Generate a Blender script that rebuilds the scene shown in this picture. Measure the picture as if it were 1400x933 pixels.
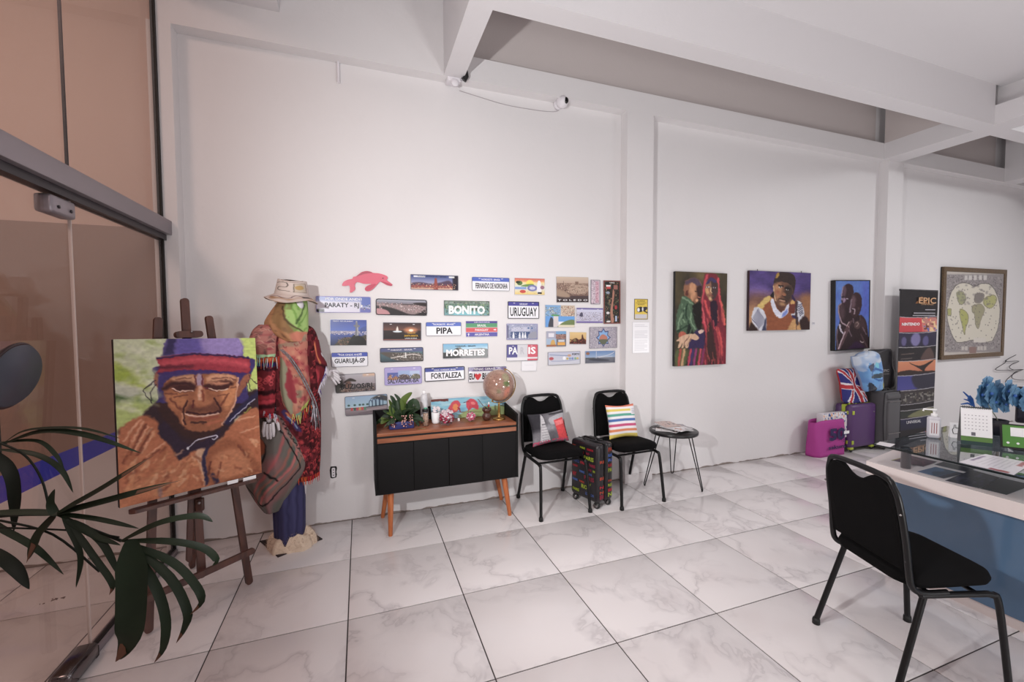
import bpy, bmesh, math, random
import numpy as np
from mathutils import Vector, Matrix
for o in list(bpy.data.objects): bpy.data.objects.remove(o)
SC = bpy.context.scene; COL = SC.collection
PI = math.pi
# ------------------------------------------------------------------ camera
FPX, YAW, PITCH, ROLL = 583.07, 0.3417, 0.0433, -0.0045
CAM = np.array([0.1436, -5.751, 2.5207]) * 0.6
def _axes():
    f = np.array([math.sin(YAW)*math.cos(PITCH), math.cos(YAW)*math.cos(PITCH), -math.sin(PITCH)])
    r = np.array([math.cos(YAW), -math.sin(YAW), 0.0]); u = np.cross(r, f)
    return r*math.cos(ROLL)+u*math.sin(ROLL), -r*math.sin(ROLL)+u*math.cos(ROLL), f
AR, AU, AF = _axes()
cd = bpy.data.cameras.new('camera'); cam = bpy.data.objects.new('camera', cd); COL.objects.link(cam)
cd.sensor_width = 36; cd.lens = FPX/1400*36; cd.clip_start = 0.05
cam.matrix_world = Matrix(((AR[0], AU[0], -AF[0], CAM[0]), (AR[1], AU[1], -AF[1], CAM[1]), (AR[2], AU[2], -AF[2], CAM[2]), (0, 0, 0, 1)))
SC.camera = cam
# ------------------------------------------------------------------ world, lights, exposure
wd = bpy.data.worlds.new('world'); SC.world = wd; wd.use_nodes = True
wd.node_tree.nodes['Background'].inputs[0].default_value = (0.9, 0.85, 0.85, 1)
wd.node_tree.nodes['Background'].inputs[1].default_value = 0.3
vs = SC.view_settings
vs.view_transform = 'Standard'; vs.look = 'None'; vs.exposure = 0.78; vs.gamma = 1.0; vs.use_curve_mapping = False
def lamp(name, kind, loc, target, power, color=(1, 1, 1), size=0.1, **k):
    l = bpy.data.lights.new(name, kind); l.energy = power; l.color = color
    if kind == 'AREA':
        l.shape = 'RECTANGLE'; l.size = size; l.size_y = k.get('sy', size)
        if 'spread' in k: l.spread = k['spread']
    elif kind == 'SPOT':
        l.shadow_soft_size = size; l.spot_size = k.get('cone', 1.5); l.spot_blend = k.get('blend', 0.8)
    else: l.shadow_soft_size = size
    o = bpy.data.objects.new(name, l); COL.objects.link(o); o.location = loc
    o.rotation_euler = (Vector(target)-Vector(loc)).to_track_quat('-Z', 'Y').to_euler()
    return o
lamp('key_lamp', 'SPOT', (-0.62, -2.75, 1.85), (2.9, 0, 2.1), 150, (.985, 1, .995), 0.04, cone=2.3, blend=1.0)
lamp('floor_fill', 'SPOT', (0.9, -2.5, 3.7), (0.9, -1.2, 0), 124, (.985, .995, .985), 0.12, cone=1.8, blend=1.0)  # added fill that brightens the middle of the floor, not a known fixture
lamp('far_fill', 'AREA', (7.6, -3.2, 3.7), (7.4, -3.0, 0), 62, (.98, 1, 1), 0.8)  # added fill from above for the far right wall
lamp('room_fill', 'AREA', (0.2, -5.2, 3.7), (0.2, -4.6, 0), 17, (1, .80, .74), 1.2)  # added warm fill, tints the left wall and floor
lamp('bounce_fill', 'AREA', (2.4, -5.0, 0.7), (2.6, -2.0, 3.2), 29, (.99, 1, .99), 0.8)  # added upward fill for the ceiling and beam undersides
lamp('desk_bounce_fill', 'AREA', (4.6, -2.6, 0.95), (3.8, -0.6, 3.4), 9, (.99, 1, .99), 0.8)  # invented upward fill behind the desk, lifts the coffers and soffits
lamp('corridor_lamp', 'AREA', (-2.3, -2.2, 3.9), (-2.2, -1.2, 0), 20, (1, .74, .64), 0.8)
# ------------------------------------------------------------------ projection helpers (pixel of the photo -> point on a real plane)
def ray(x, y): return AF + AR*(x-700)/FPX - AU*(y-466.5)/FPX
def W(x, y, Y=0.0):
    d = ray(x, y); return CAM + d*((Y-CAM[1])/d[1])
def F(x, y, Z=0.0):
    d = ray(x, y); return CAM + d*((Z-CAM[2])/d[2])
def V(x, y, D): return CAM + ray(x, y)*D
def lin(c): return tuple(((v/255)/12.92 if v/255 <= .04045 else ((v/255+.055)/1.055)**2.4) for v in c)
# ------------------------------------------------------------------ materials
def M(name, rgb, rough=.5, metal=0, var=0, scale=8, bump=0, bscale=60, sheen=0, coat=0, emit=0, spec=.5, stretch=None):
    m = bpy.data.materials.new(name); m.use_nodes = True; nt = m.node_tree; b = nt.nodes['Principled BSDF']
    c = (*lin(rgb), 1)
    b.inputs['Base Color'].default_value = c; b.inputs['Roughness'].default_value = rough; b.inputs['Metallic'].default_value = metal
    b.inputs['Specular IOR Level'].default_value = spec
    if sheen: b.inputs['Sheen Weight'].default_value = sheen
    if coat: b.inputs['Coat Weight'].default_value = coat
    if emit: b.inputs['Emission Color'].default_value = c; b.inputs['Emission Strength'].default_value = emit
    tc = nt.nodes.new('ShaderNodeTexCoord'); src = tc.outputs['Object']
    if stretch:
        mp = nt.nodes.new('ShaderNodeMapping'); mp.inputs['Scale'].default_value = stretch; nt.links.new(src, mp.inputs[0]); src = mp.outputs[0]
    if var:
        n = nt.nodes.new('ShaderNodeTexNoise'); n.inputs['Scale'].default_value = scale; n.inputs['Detail'].default_value = 5
        nt.links.new(src, n.inputs['Vector'])
        r = nt.nodes.new('ShaderNodeValToRGB'); r.color_ramp.elements[0].position = .3; r.color_ramp.elements[1].position = .7
        r.color_ramp.elements[0].color = tuple(v*(1-var) for v in c[:3])+(1,); r.color_ramp.elements[1].color = tuple(min(1, v*(1+var)) for v in c[:3])+(1,)
        nt.links.new(n.outputs[0], r.inputs[0]); nt.links.new(r.outputs[0], b.inputs['Base Color'])
    if bump:
        n = nt.nodes.new('ShaderNodeTexNoise'); n.inputs['Scale'].default_value = bscale; n.inputs['Detail'].default_value = 4
        nt.links.new(src, n.inputs['Vector'])
        bp = nt.nodes.new('ShaderNodeBump'); bp.inputs['Strength'].default_value = bump; bp.inputs['Distance'].default_value = .01
        nt.links.new(n.outputs[0], bp.inputs['Height']); nt.links.new(bp.outputs[0], b.inputs['Normal'])
    return m
def PM(name, rough=.5, bump=0, bscale=150, coat=0, gain=1.0, spec=.5):
    """print / paint: colour comes from the mesh's own colour attribute"""
    m = M(name, (128, 128, 128), rough, bump=bump, bscale=bscale, coat=coat, spec=spec); nt = m.node_tree
    a = nt.nodes.new('ShaderNodeAttribute'); a.attribute_name = 'Col'
    h = nt.nodes.new('ShaderNodeHueSaturation'); h.inputs['Value'].default_value = gain; h.inputs['Saturation'].default_value = .92
    nt.links.new(a.outputs['Color'], h.inputs['Color']); nt.links.new(h.outputs[0], nt.nodes['Principled BSDF'].inputs['Base Color'])
    return m
def glass(name, tint, rough=0.0, refl=1.0):
    m = bpy.data.materials.new(name); m.use_nodes = True; nt = m.node_tree; nt.nodes.clear()
    o = nt.nodes.new('ShaderNodeOutputMaterial'); t = nt.nodes.new('ShaderNodeBsdfTransparent'); g = nt.nodes.new('ShaderNodeBsdfGlossy')
    t.inputs[0].default_value = (*tint, 1); g.inputs['Roughness'].default_value = rough
    x = nt.nodes.new('ShaderNodeMixShader'); lw_ = nt.nodes.new('ShaderNodeLayerWeight'); lw_.inputs[0].default_value = .5
    pw = N(nt, 'ShaderNodeMath', operation='POWER'); pw.inputs[1].default_value = 4.5; nt.links.new(lw_.outputs['Facing'], pw.inputs[0])
    mu = N(nt, 'ShaderNodeMath', operation='MULTIPLY_ADD'); mu.inputs[1].default_value = .8*refl; mu.inputs[2].default_value = .04*refl
    nt.links.new(pw.outputs[0], mu.inputs[0]); nt.links.new(mu.outputs[0], x.inputs[0])
    nt.links.new(t.outputs[0], x.inputs[1]); nt.links.new(g.outputs[0], x.inputs[2]); nt.links.new(x.outputs[0], o.inputs[0])
    return m
def N(nt, t, **k):
    n = nt.nodes.new(t)
    for a, v in k.items():
        if a in ('operation', 'noise_dimensions', 'feature', 'blend_type', 'data_type', 'wave_type'): setattr(n, a, v)
        else: n.inputs[a].default_value = v
    return n
def wall_material(name, rgb, grime=1):
    m = M(name, rgb, .6, bump=.12, bscale=25); nt = m.node_tree; b = nt.nodes['Principled BSDF']
    g = nt.nodes.new('ShaderNodeNewGeometry'); sx = nt.nodes.new('ShaderNodeSeparateXYZ'); nt.links.new(g.outputs['Position'], sx.inputs[0])
    n = N(nt, 'ShaderNodeTexNoise', Scale=1.3, Detail=6); nt.links.new(g.outputs['Position'], n.inputs['Vector'])
    r = nt.nodes.new('ShaderNodeValToRGB'); c = lin(rgb)
    r.color_ramp.elements[0].color = (c[0]*.96, c[1]*.96, c[2]*.96, 1); r.color_ramp.elements[1].color = (*c, 1)
    nt.links.new(n.outputs[0], r.inputs[0])
    mr = nt.nodes.new('ShaderNodeMapRange'); mr.inputs[1].default_value = .05; mr.inputs[2].default_value = .0; mr.inputs[3].default_value = 0; mr.inputs[4].default_value = .62
    nt.links.new(sx.outputs[2], mr.inputs[0])
    n2 = N(nt, 'ShaderNodeTexNoise', Scale=5, Detail=12); nt.links.new(g.outputs['Position'], n2.inputs['Vector'])
    mu = N(nt, 'ShaderNodeMath', operation='MULTIPLY'); nt.links.new(mr.outputs[0], mu.inputs[0]); nt.links.new(n2.outputs[0], mu.inputs[1])
    gt = N(nt, 'ShaderNodeMath', operation='GREATER_THAN'); gt.inputs[1].default_value = .245; nt.links.new(mu.outputs[0], gt.inputs[0])
    mx = nt.nodes.new('ShaderNodeMixRGB'); mx.inputs[2].default_value = (.27, .22, .20, 1)
    nt.links.new(gt.outputs[0], mx.inputs[0]); nt.links.new(r.outputs[0], mx.inputs[1]); nt.links.new(mx.outputs[0], b.inputs['Base Color'])
    return m
def marble():
    m = bpy.data.materials.new('marble_tile'); m.use_nodes = True; nt = m.node_tree; b = nt.nodes['Principled BSDF']; L = nt.links.new
    g = nt.nodes.new('ShaderNodeNewGeometry'); oi = nt.nodes.new('ShaderNodeObjectInfo')
    cx = nt.nodes.new('ShaderNodeCombineXYZ'); mm = N(nt, 'ShaderNodeMath', operation='MULTIPLY'); mm.inputs[1].default_value = 37; L(oi.outputs['Random'], mm.inputs[0])
    L(mm.outputs[0], cx.inputs[2]); va = N(nt, 'ShaderNodeVectorMath', operation='ADD'); L(g.outputs['Position'], va.inputs[0]); L(cx.outputs[0], va.inputs[1])
    w = N(nt, 'ShaderNodeTexNoise', Scale=2.6, Detail=4, Distortion=.6); L(va.outputs[0], w.inputs['Vector'])
    sc = N(nt, 'ShaderNodeVectorMath', operation='SCALE'); sc.inputs['Scale'].default_value = .55; L(w.outputs['Color'], sc.inputs[0])
    v2 = N(nt, 'ShaderNodeVectorMath', operation='ADD'); L(va.outputs[0], v2.inputs[0]); L(sc.outputs[0], v2.inputs[1])
    n = N(nt, 'ShaderNodeTexNoise', Scale=2.1, Detail=5); L(v2.outputs[0], n.inputs['Vector'])
    r = nt.nodes.new('ShaderNodeValToRGB'); e = r.color_ramp.elements; base = lin((224, 218, 219)); dk = lin((186, 179, 182))
    e[0].position = .0; e[0].color = (*base, 1); e[1].position = 1; e[1].color = (*base, 1)
    for p, k in ((.44, 0), (.488, .55), (.503, 1.0), (.512, .35), (.57, 0)):
        q = e.new(p); q.color = tuple(base[i]*(1-k)+dk[i]*k for i in range(3))+(1,)
    L(n.outputs[0], r.inputs[0])
    n3 = N(nt, 'ShaderNodeTexNoise', Scale=1.5, Detail=3); L(va.outputs[0], n3.inputs['Vector'])
    mr = nt.nodes.new('ShaderNodeMapRange'); mr.inputs[1].default_value = .3; mr.inputs[2].default_value = .7; mr.inputs[3].default_value = .0; mr.inputs[4].default_value = 1; L(n3.outputs[0], mr.inputs[0])
    mx = nt.nodes.new('ShaderNodeMixRGB'); mx.inputs[1].default_value = (*base, 1); L(mr.outputs[0], mx.inputs[0]); L(r.outputs[0], mx.inputs[2]); L(mx.outputs[0], b.inputs['Base Color'])
    b.inputs['Roughness'].default_value = .17; b.inputs['Specular IOR Level'].default_value = .42
    return m
def wood(name, a, bcol, rough=.45, scale=(14, 1.5, 14)):
    m = M(name, a, rough); nt = m.node_tree; b = nt.nodes['Principled BSDF']
    tc = nt.nodes.new('ShaderNodeTexCoord'); mp = nt.nodes.new('ShaderNodeMapping'); mp.inputs['Scale'].default_value = scale
    n = N(nt, 'ShaderNodeTexNoise', Scale=4, Detail=6, Distortion=.8); nt.links.new(tc.outputs['Object'], mp.inputs[0]); nt.links.new(mp.outputs[0], n.inputs['Vector'])
    r = nt.nodes.new('ShaderNodeValToRGB'); r.color_ramp.elements[0].position = .35; r.color_ramp.elements[1].position = .65
    r.color_ramp.elements[0].color = (*lin(a), 1); r.color_ramp.elements[1].color = (*lin(bcol), 1)
    nt.links.new(n.outputs[0], r.inputs[0]); nt.links.new(r.outputs[0], b.inputs['Base Color']); return m
# ------------------------------------------------------------------ mesh builder
class MB:
    def __init__(s): s.v = []; s.f = []; s.mi = []; s.sm = []
    def add(s, vs, fs, mi=0, smooth=False):
        n = len(s.v); s.v += [tuple(float(c) for c in p) for p in vs]
        for f in fs: s.f.append(tuple(n+i for i in f)); s.mi.append(mi); s.sm.append(smooth)
        return s
    def box(s, a, b, mi=0, bev=0):
        a, b = np.minimum(a, b).astype(float), np.maximum(a, b).astype(float)
        if bev <= 0:
            P = [(x, y, z) for x in (a[0], b[0]) for y in (a[1], b[1]) for z in (a[2], b[2])]
            return s.add(P, [(0, 1, 3, 2), (4, 6, 7, 5), (0, 4, 5, 1), (2, 3, 7, 6), (0, 2, 6, 4), (1, 5, 7, 3)], mi)
        bm = bmesh.new(); bmesh.ops.create_cube(bm, size=1)
        for v in bm.verts: v.co = Vector([(a[i]+b[i])/2+v.co[i]*(b[i]-a[i]) for i in range(3)])
        bmesh.ops.bevel(bm, geom=list(bm.edges), offset=min(bev, min(b-a)*.48), segments=2, profile=.5, affect='EDGES')
        return s.bm(bm, mi, True)
    def bm(s, bm, mi=0, smooth=False, free=True):
        bm.verts.index_update(); s.add([v.co[:] for v in bm.verts], [[v.index for v in f.verts] for f in bm.faces], mi, smooth)
        if free: bm.free()
        return s
    def tube(s, pts, r, n=8, mi=0, closed=False, flat=1.0, cap=True):
        pts = [Vector([float(c) for c in p]) for p in pts]; m = len(pts); R = r if hasattr(r, '__len__') else [r]*m
        vs = []; prev = None
        for i, p in enumerate(pts):
            if closed: t = pts[(i+1) % m]-pts[i-1]
            else: t = pts[min(i+1, m-1)]-pts[max(i-1, 0)]
            t.normalize()
            if prev is None:
                a = Vector((0, 0, 1)) if abs(t.z) < .9 else Vector((1, 0, 0)); x = t.cross(a).normalized()
            else:
                x = (prev-t*prev.dot(t)).normalized()
            prev = x; y = t.cross(x)
            for k in range(n):
                a = 2*PI*k/n; vs.append(p+x*math.cos(a)*R[i]+y*math.sin(a)*R[i]*flat)
        fs = []
        for i in range(m if closed else m-1):
            j = (i+1) % m
            for k in range(n): fs.append((i*n+k, i*n+(k+1) % n, j*n+(k+1) % n, j*n+k))
        s.add(vs, fs, mi, True)
        if cap and not closed: s.add(vs[:n], [tuple(range(n))[::-1]], mi); s.add(vs[-n:], [tuple(range(n))], mi)
        return s
    def lathe(s, prof, c=(0, 0, 0), n=24, mi=0, sx=1, sy=1):
        vs = []; fs = []
        for r, z in prof:
            for k in range(n):
                a = 2*PI*k/n; vs.append((c[0]+r*sx*math.cos(a), c[1]+r*sy*math.sin(a), c[2]+z))
        for i in range(len(prof)-1):
            for k in range(n): fs.append((i*n+k, i*n+(k+1) % n, (i+1)*n+(k+1) % n, (i+1)*n+k))
        fs.append(tuple(range(n))[::-1]); fs.append(tuple((len(prof)-1)*n+k for k in range(n)))
        return s.add(vs, fs, mi, True)
    def ball(s, c, r, n=12, mi=0, sc=(1, 1, 1)):
        m = max(5, n//2+1); prof = [(r*math.sin(PI*i/m), -r*math.cos(PI*i/m)) for i in range(m+1)]
        prof[0] = (r*.02, prof[0][1]); prof[-1] = (r*.02, prof[-1][1]); vs = []; fs = []
        for q, z in prof:
            for k in range(n): a = 2*PI*k/n; vs.append((c[0]+q*math.cos(a)*sc[0], c[1]+q*math.sin(a)*sc[1], c[2]+z*sc[2]))
        for i in range(m):
            for k in range(n): fs.append((i*n+k, i*n+(k+1) % n, (i+1)*n+(k+1) % n, (i+1)*n+k))
        return s.add(vs, fs, mi, True)
    def prism(s, pts, y0, y1, mi=0):
        """outline in XZ (world/local x,z), extruded from y0 (front) to y1 (back)"""
        n = len(pts); vs = [(p[0], y0, p[1]) for p in pts]+[(p[0], y1, p[1]) for p in pts]
        fs = [tuple(range(n)), tuple(range(2*n-1, n-1, -1))]+[(i, n+i, n+(i+1) % n, (i+1) % n) for i in range(n)]
        return s.add(vs, fs, mi)
    def slab(s, pts, z0, z1, mi=0):
        n = len(pts); vs = [(p[0], p[1], z0) for p in pts]+[(p[0], p[1], z1) for p in pts]
        fs = [tuple(range(n))[::-1], tuple(range(n, 2*n))]+[(i, (i+1) % n, n+(i+1) % n, n+i) for i in range(n)]
        return s.add(vs, fs, mi)
    def grid(s, fn, nu, nv, mi=0, closed=False):
        vs = [fn(i/(nu if closed else nu-1), j/(nv-1)) for j in range(nv) for i in range(nu)]; fs = []
        for j in range(nv-1):
            for i in range(nu if closed else nu-1):
                k = (i+1) % nu; fs.append((j*nu+i, (j+1)*nu+i, (j+1)*nu+k, j*nu+k))
        return s.add(vs, fs, mi, True)
    def xf(s, mat):
        s.v = [tuple(mat @ Vector(p)) for p in s.v]; return s
    def build(s, name, mats, parent=None, loc=None, world=False):
        me = bpy.data.meshes.new(name); off = Vector((0, 0, 0))
        if world: off = Vector(parent.location) if parent else Vector(loc if loc is not None else (0, 0, 0))
        if world and parent and parent.parent: off = off+Vector(parent.parent.location)
        vs = [(p[0]-off[0], p[1]-off[1], p[2]-off[2]) for p in s.v] if world else s.v
        me.from_pydata(vs, [], s.f)
        for m in (mats if isinstance(mats, (list, tuple)) else [mats]): me.materials.append(m)
        me.polygons.foreach_set('material_index', s.mi); me.polygons.foreach_set('use_smooth', s.sm); me.update()
        o = bpy.data.objects.new(name, me); COL.objects.link(o)
        if parent: o.parent = parent
        if loc is not None: o.location = loc
        return o
def tag(o, label=None, cat=None, group=None, kind=None):
    if label: o['label'] = label
    if cat: o['category'] = cat
    if group: o['group'] = group
    if kind: o['kind'] = kind
    return o
def thing(name, label, cat, loc=(0, 0, 0), rz=0, group=None):
    o = bpy.data.objects.new(name, None); COL.objects.link(o); o.location = [float(c) for c in loc]; o.rotation_euler = (0, 0, rz); o.empty_display_size = .05
    return tag(o, label, cat, group)
def dup(root, loc, rz=None, label=None):
    r = root.copy(); COL.objects.link(r); r.location = loc
    if rz is not None: r.rotation_euler = (0, 0, rz)
    if label: r['label'] = label
    for ch in list(root.children):
        c = ch.copy(); COL.objects.link(c); c.parent = r
        for g in ch.children:
            d = g.copy(); COL.objects.link(d); d.parent = c
    return r
def ssm(pts, n=6, closed=False):
    """Catmull-Rom through points"""
    P = [np.array(p, float) for p in pts]; m = len(P); out = []
    rng = range(m) if closed else range(m-1)
    for i in rng:
        if closed: a, b, c, d = P[i-1], P[i], P[(i+1) % m], P[(i+2) % m]
        else: a, b, c, d = P[max(i-1, 0)], P[i], P[i+1], P[min(i+2, m-1)]
        for k in range(n):
            t = k/n; out.append(.5*((2*b)+(c-a)*t+(2*a-5*b+4*c-d)*t*t+(3*b-a-3*c+d)*t**3))
    if not closed: out.append(P[-1])
    return out
# ------------------------------------------------------------------ flat print: small procedural raster stored as mesh colours
def vnoise(h, w, cx, cy, seed):
    rs = np.random.RandomState(seed); gh, gw = int(h/cy)+3, int(w/cx)+3; g = rs.rand(gh, gw)
    y = np.arange(h)/cy; x = np.arange(w)/cx; yi = y.astype(int); xi = x.astype(int); fy = y-yi; fx = x-xi
    fy = fy*fy*(3-2*fy); fx = fx*fx*(3-2*fx)
    a = g[yi][:, xi]; b = g[yi][:, xi+1]; c = g[yi+1][:, xi]; d = g[yi+1][:, xi+1]
    return (a*(1-fx)+b*fx)*(1-fy[:, None])+(c*(1-fx)+d*fx)*fy[:, None]
class Cv:
    def __init__(s, w, h, bg=(255, 255, 255), quad=None, warp=0, seed=1):
        s.w, s.h = w, h; s.a = np.ones((h, w, 3))*np.array(bg, float)
        yy, xx = np.mgrid[0:h, 0:w].astype(float); s.seed = seed
        if warp:
            xx = xx+(vnoise(h, w, 4, 4, seed)-.5)*warp*2; yy = yy+(vnoise(h, w, 4, 4, seed+9)-.5)*warp*2
        s.x, s.y = xx, yy
        q = quad or [(0, 0), (1, 0), (1, 1), (0, 1)]
        A = []; B = []
        for (x, y), (u, v) in zip(q, [(0, 0), (w-1, 0), (w-1, h-1), (0, h-1)]):
            A += [[x, y, 1, 0, 0, 0, -u*x, -u*y], [0, 0, 0, x, y, 1, -v*x, -v*y]]; B += [u, v]
        s.H = np.append(np.linalg.solve(np.array(A, float), np.array(B, float)), 1).reshape(3, 3)
    def T(s, pts):
        p = np.c_[np.array(pts, float), np.ones(len(pts))] @ s.H.T; return p[:, :2]/p[:, 2:]
    def _seg(s, P, closed, pad):
        x0 = max(0, int(P[:, 0].min()-pad-2)); x1 = min(s.w, int(P[:, 0].max()+pad+3)); y0 = max(0, int(P[:, 1].min()-pad-2)); y1 = min(s.h, int(P[:, 1].max()+pad+3))
        if x1 <= x0 or y1 <= y0: return None
        X = s.x[y0:y1, x0:x1]; Y = s.y[y0:y1, x0:x1]; d = np.full(X.shape, 1e9); ins = np.zeros(X.shape, bool); n = len(P)
        for i in range(n if closed else n-1):
            a, b = P[i], P[(i+1) % n]; e = b-a; L = e@e+1e-9
            t = np.clip(((X-a[0])*e[0]+(Y-a[1])*e[1])/L, 0, 1); d = np.minimum(d, np.hypot(X-a[0]-t*e[0], Y-a[1]-t*e[1]))
            if closed:
                c = ((a[1] > Y) != (b[1] > Y)) & (X < e[0]*(Y-a[1])/(e[1] if abs(e[1]) > 1e-9 else 1e-9)+a[0]); ins ^= c
        return y0, y1, x0, x1, d, ins
    def _bl(s, y0, y1, x0, x1, al, col): 
        R = s.a[y0:y1, x0:x1]; s.a[y0:y1, x0:x1] = R*(1-al[..., None])+np.array(col, float)*al[..., None]
    def poly(s, pts, col, soft=1.0, a=1, sm=True):
        if sm: pts = ssm(pts, 4, True)
        r = s._seg(s.T(pts), True, soft)
        if r:
            y0, y1, x0, x1, d, ins = r; sd = np.where(ins, d, -d); s._bl(y0, y1, x0, x1, np.clip(.5+sd/soft, 0, 1)*a, col)
        return s
    def rect(s, x0, y0, x1, y1, col, soft=1, a=1): return s.poly([(x0, y0), (x1, y0), (x1, y1), (x0, y1)], col, soft, a, False)
    def line(s, pts, w, col, soft=1.0, a=1, sm=True):
        if sm and len(pts) > 2: pts = ssm(pts, 4)
        r = s._seg(s.T(pts), False, w+soft)
        if r: y0, y1, x0, x1, d, ins = r; s._bl(y0, y1, x0, x1, np.clip(.5+(w/2-d)/soft, 0, 1)*a, col)
        return s
    def ell(s, cx, cy, rx, ry, col, soft=1, a=1, rot=0):
        c, q = math.cos(rot), math.sin(rot)
        return s.poly([(cx+rx*math.cos(t)*c-ry*math.sin(t)*q, cy+rx*math.cos(t)*q+ry*math.sin(t)*c) for t in np.linspace(0, 2*PI, 20)[:-1]], col, soft, a, False)
    def grad(s, v0, v1, c0, c1, u0=0, u1=1):
        y0, y1 = int(v0*s.h), int(round(v1*s.h)); x0, x1 = int(u0*s.w), int(round(u1*s.w)); t = np.linspace(0, 1, max(1, y1-y0))[:, None, None]
        s.a[y0:y1, x0:x1] = np.array(c0, float)*(1-t)+np.array(c1, float)*t; return s
    def mix(s, mask, col, a=1): al = np.clip(mask, 0, 1)[..., None]*a; s.a = s.a*(1-al)+np.array(col, float)*al; return s
    def ns(s, cx, cy, seed): return vnoise(s.h, s.w, cx, cy, seed)
    def speck(s, v0, v1, cols, cell=2, seed=3, u0=0, u1=1, dens=.5):
        y0, y1, x0, x1 = int(v0*s.h), int(v1*s.h), int(u0*s.w), int(u1*s.w); rs = np.random.RandomState(seed)
        for c in cols:
            m = vnoise(y1-y0, x1-x0, cell, cell, rs.randint(9999)) > 1-dens/len(cols)*1.1
            s.a[y0:y1, x0:x1][m] = c
        return s
    def brush(s, amt=.1, cx=10, cy=2, seed=5):
        n = vnoise(s.h, s.w, cx, cy, seed)*.6+vnoise(s.h, s.w, cy, cy, seed+1)*.4; s.a = s.a*(1+(n-.5)[..., None]*2*amt); return s
    def cols(s):
        c = np.clip(s.a/255, 0, 1); c = np.where(c <= .04045, c/12.92, ((c+.055)/1.055)**2.4); return np.concatenate([c, np.ones(c.shape[:2]+(1,))], 2).reshape(-1, 4)
def cgrid(name, cv, fn, mat, parent=None, loc=None, smooth=True, closed=False):
    """mesh sheet whose vertices carry the raster; fn(u, v) -> (x, y, z), v runs downwards"""
    w, h = cv.w, cv.h; vs = [tuple(float(c) for c in fn(i/(w-1), j/(h-1))) for j in range(h) for i in range(w)]
    j, i = np.mgrid[0:h-1, 0:w-1]; k = (j*w+i).ravel(); fs = np.c_[k, k+w, k+w+1, k+1]
    me = bpy.data.meshes.new(name); me.from_pydata(vs, [], fs.tolist()); me.materials.append(mat)
    ca = me.color_attributes.new('Col', 'FLOAT_COLOR', 'POINT'); ca.data.foreach_set('color', cv.cols().ravel().astype(np.float32))
    if smooth: me.polygons.foreach_set('use_smooth', [True]*len(me.polygons))
    me.update(); o = bpy.data.objects.new(name, me); COL.objects.link(o)
    if parent: o.parent = parent
    if loc is not None: o.location = loc
    return o
def flat(w, h, y=0): return lambda u, v: ((u-.5)*w, y, (.5-v)*h)
def text(body, h, mat, parent, loc, w=None, name='lettering', bold=0.0, ext=.0004, rx=None, align='CENTER', spacing=1.0, M4=None):
    """raised lettering lying in the XZ plane, facing -Y; h is the cap height, w squeezes it to a width"""
    c = bpy.data.curves.new(name, 'FONT'); c.body = body; c.size = 1; c.extrude = 0; c.offset = bold; c.resolution_u = 2; c.space_character = spacing
    t = bpy.data.objects.new('tmp', c); me = bpy.data.meshes.new_from_object(t); bpy.data.objects.remove(t); bpy.data.curves.remove(c)
    n = len(me.vertices); co = np.empty(n*3, np.float32); me.vertices.foreach_get('co', co); co = co.reshape(-1, 3)
    mn, mx = co.min(0), co.max(0); hh = mx[1]-mn[1]; k = h/hh; kx = (w/(mx[0]-mn[0])) if w else k
    X = (co[:, 0]-(mn[0]+mx[0])/2)*kx; Z = (co[:, 1]-(mn[1]+mx[1])/2)*k
    out = np.c_[X, np.full(n, -ext), Z]
    if M4 is not None: out = (np.c_[out, np.ones(n)] @ np.array(M4).T)[:, :3]
    me.vertices.foreach_set('co', out.astype(np.float32).ravel()); me.materials.clear(); me.materials.append(mat); me.name = name; me.update()
    o = bpy.data.objects.new(name, me); COL.objects.link(o); o.parent = parent; o.location = loc
    if rx: o.rotation_euler = rx
    return o
def rrect(w, h, r, n=4):
    out = []
    for cx, cz, a0 in ((w/2-r, h/2-r, 0), (-w/2+r, h/2-r, PI/2), (-w/2+r, -h/2+r, PI), (w/2-r, -h/2+r, 1.5*PI)):
        for i in range(n+1): a = a0+PI/2*i/n; out.append((cx+r*math.cos(a), cz+r*math.sin(a)))
    return out
def ring_prism(mb, outer, inner, y0, y1, mi=0):
    n = len(outer); vs = [(p[0], y0, p[1]) for p in outer]+[(p[0], y0, p[1]) for p in inner]+[(p[0], y1, p[1]) for p in outer]+[(p[0], y1, p[1]) for p in inner]; fs = []
    for i in range(n):
        j = (i+1) % n; fs += [(i, j, n+j, n+i), (2*n+i, 3*n+i, 3*n+j, 2*n+j), (i, 2*n+i, 2*n+j, j), (n+i, n+j, 3*n+j, 3*n+i)]
    mb.add(vs, fs, mi)
BLACK = M('black_paint', (22, 21, 22), .45); WHITE = M('white_ink', (245, 243, 245), .5); INK = M('black_ink', (24, 24, 28), .5)
PRINT = PM('printed_metal', .32, coat=.2); PAINT = PM('oil_paint', .5, bump=.2, bscale=120, spec=.22); CLOTH = PM('printed_cloth', .85, bump=.2, bscale=260, spec=.2)
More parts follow.
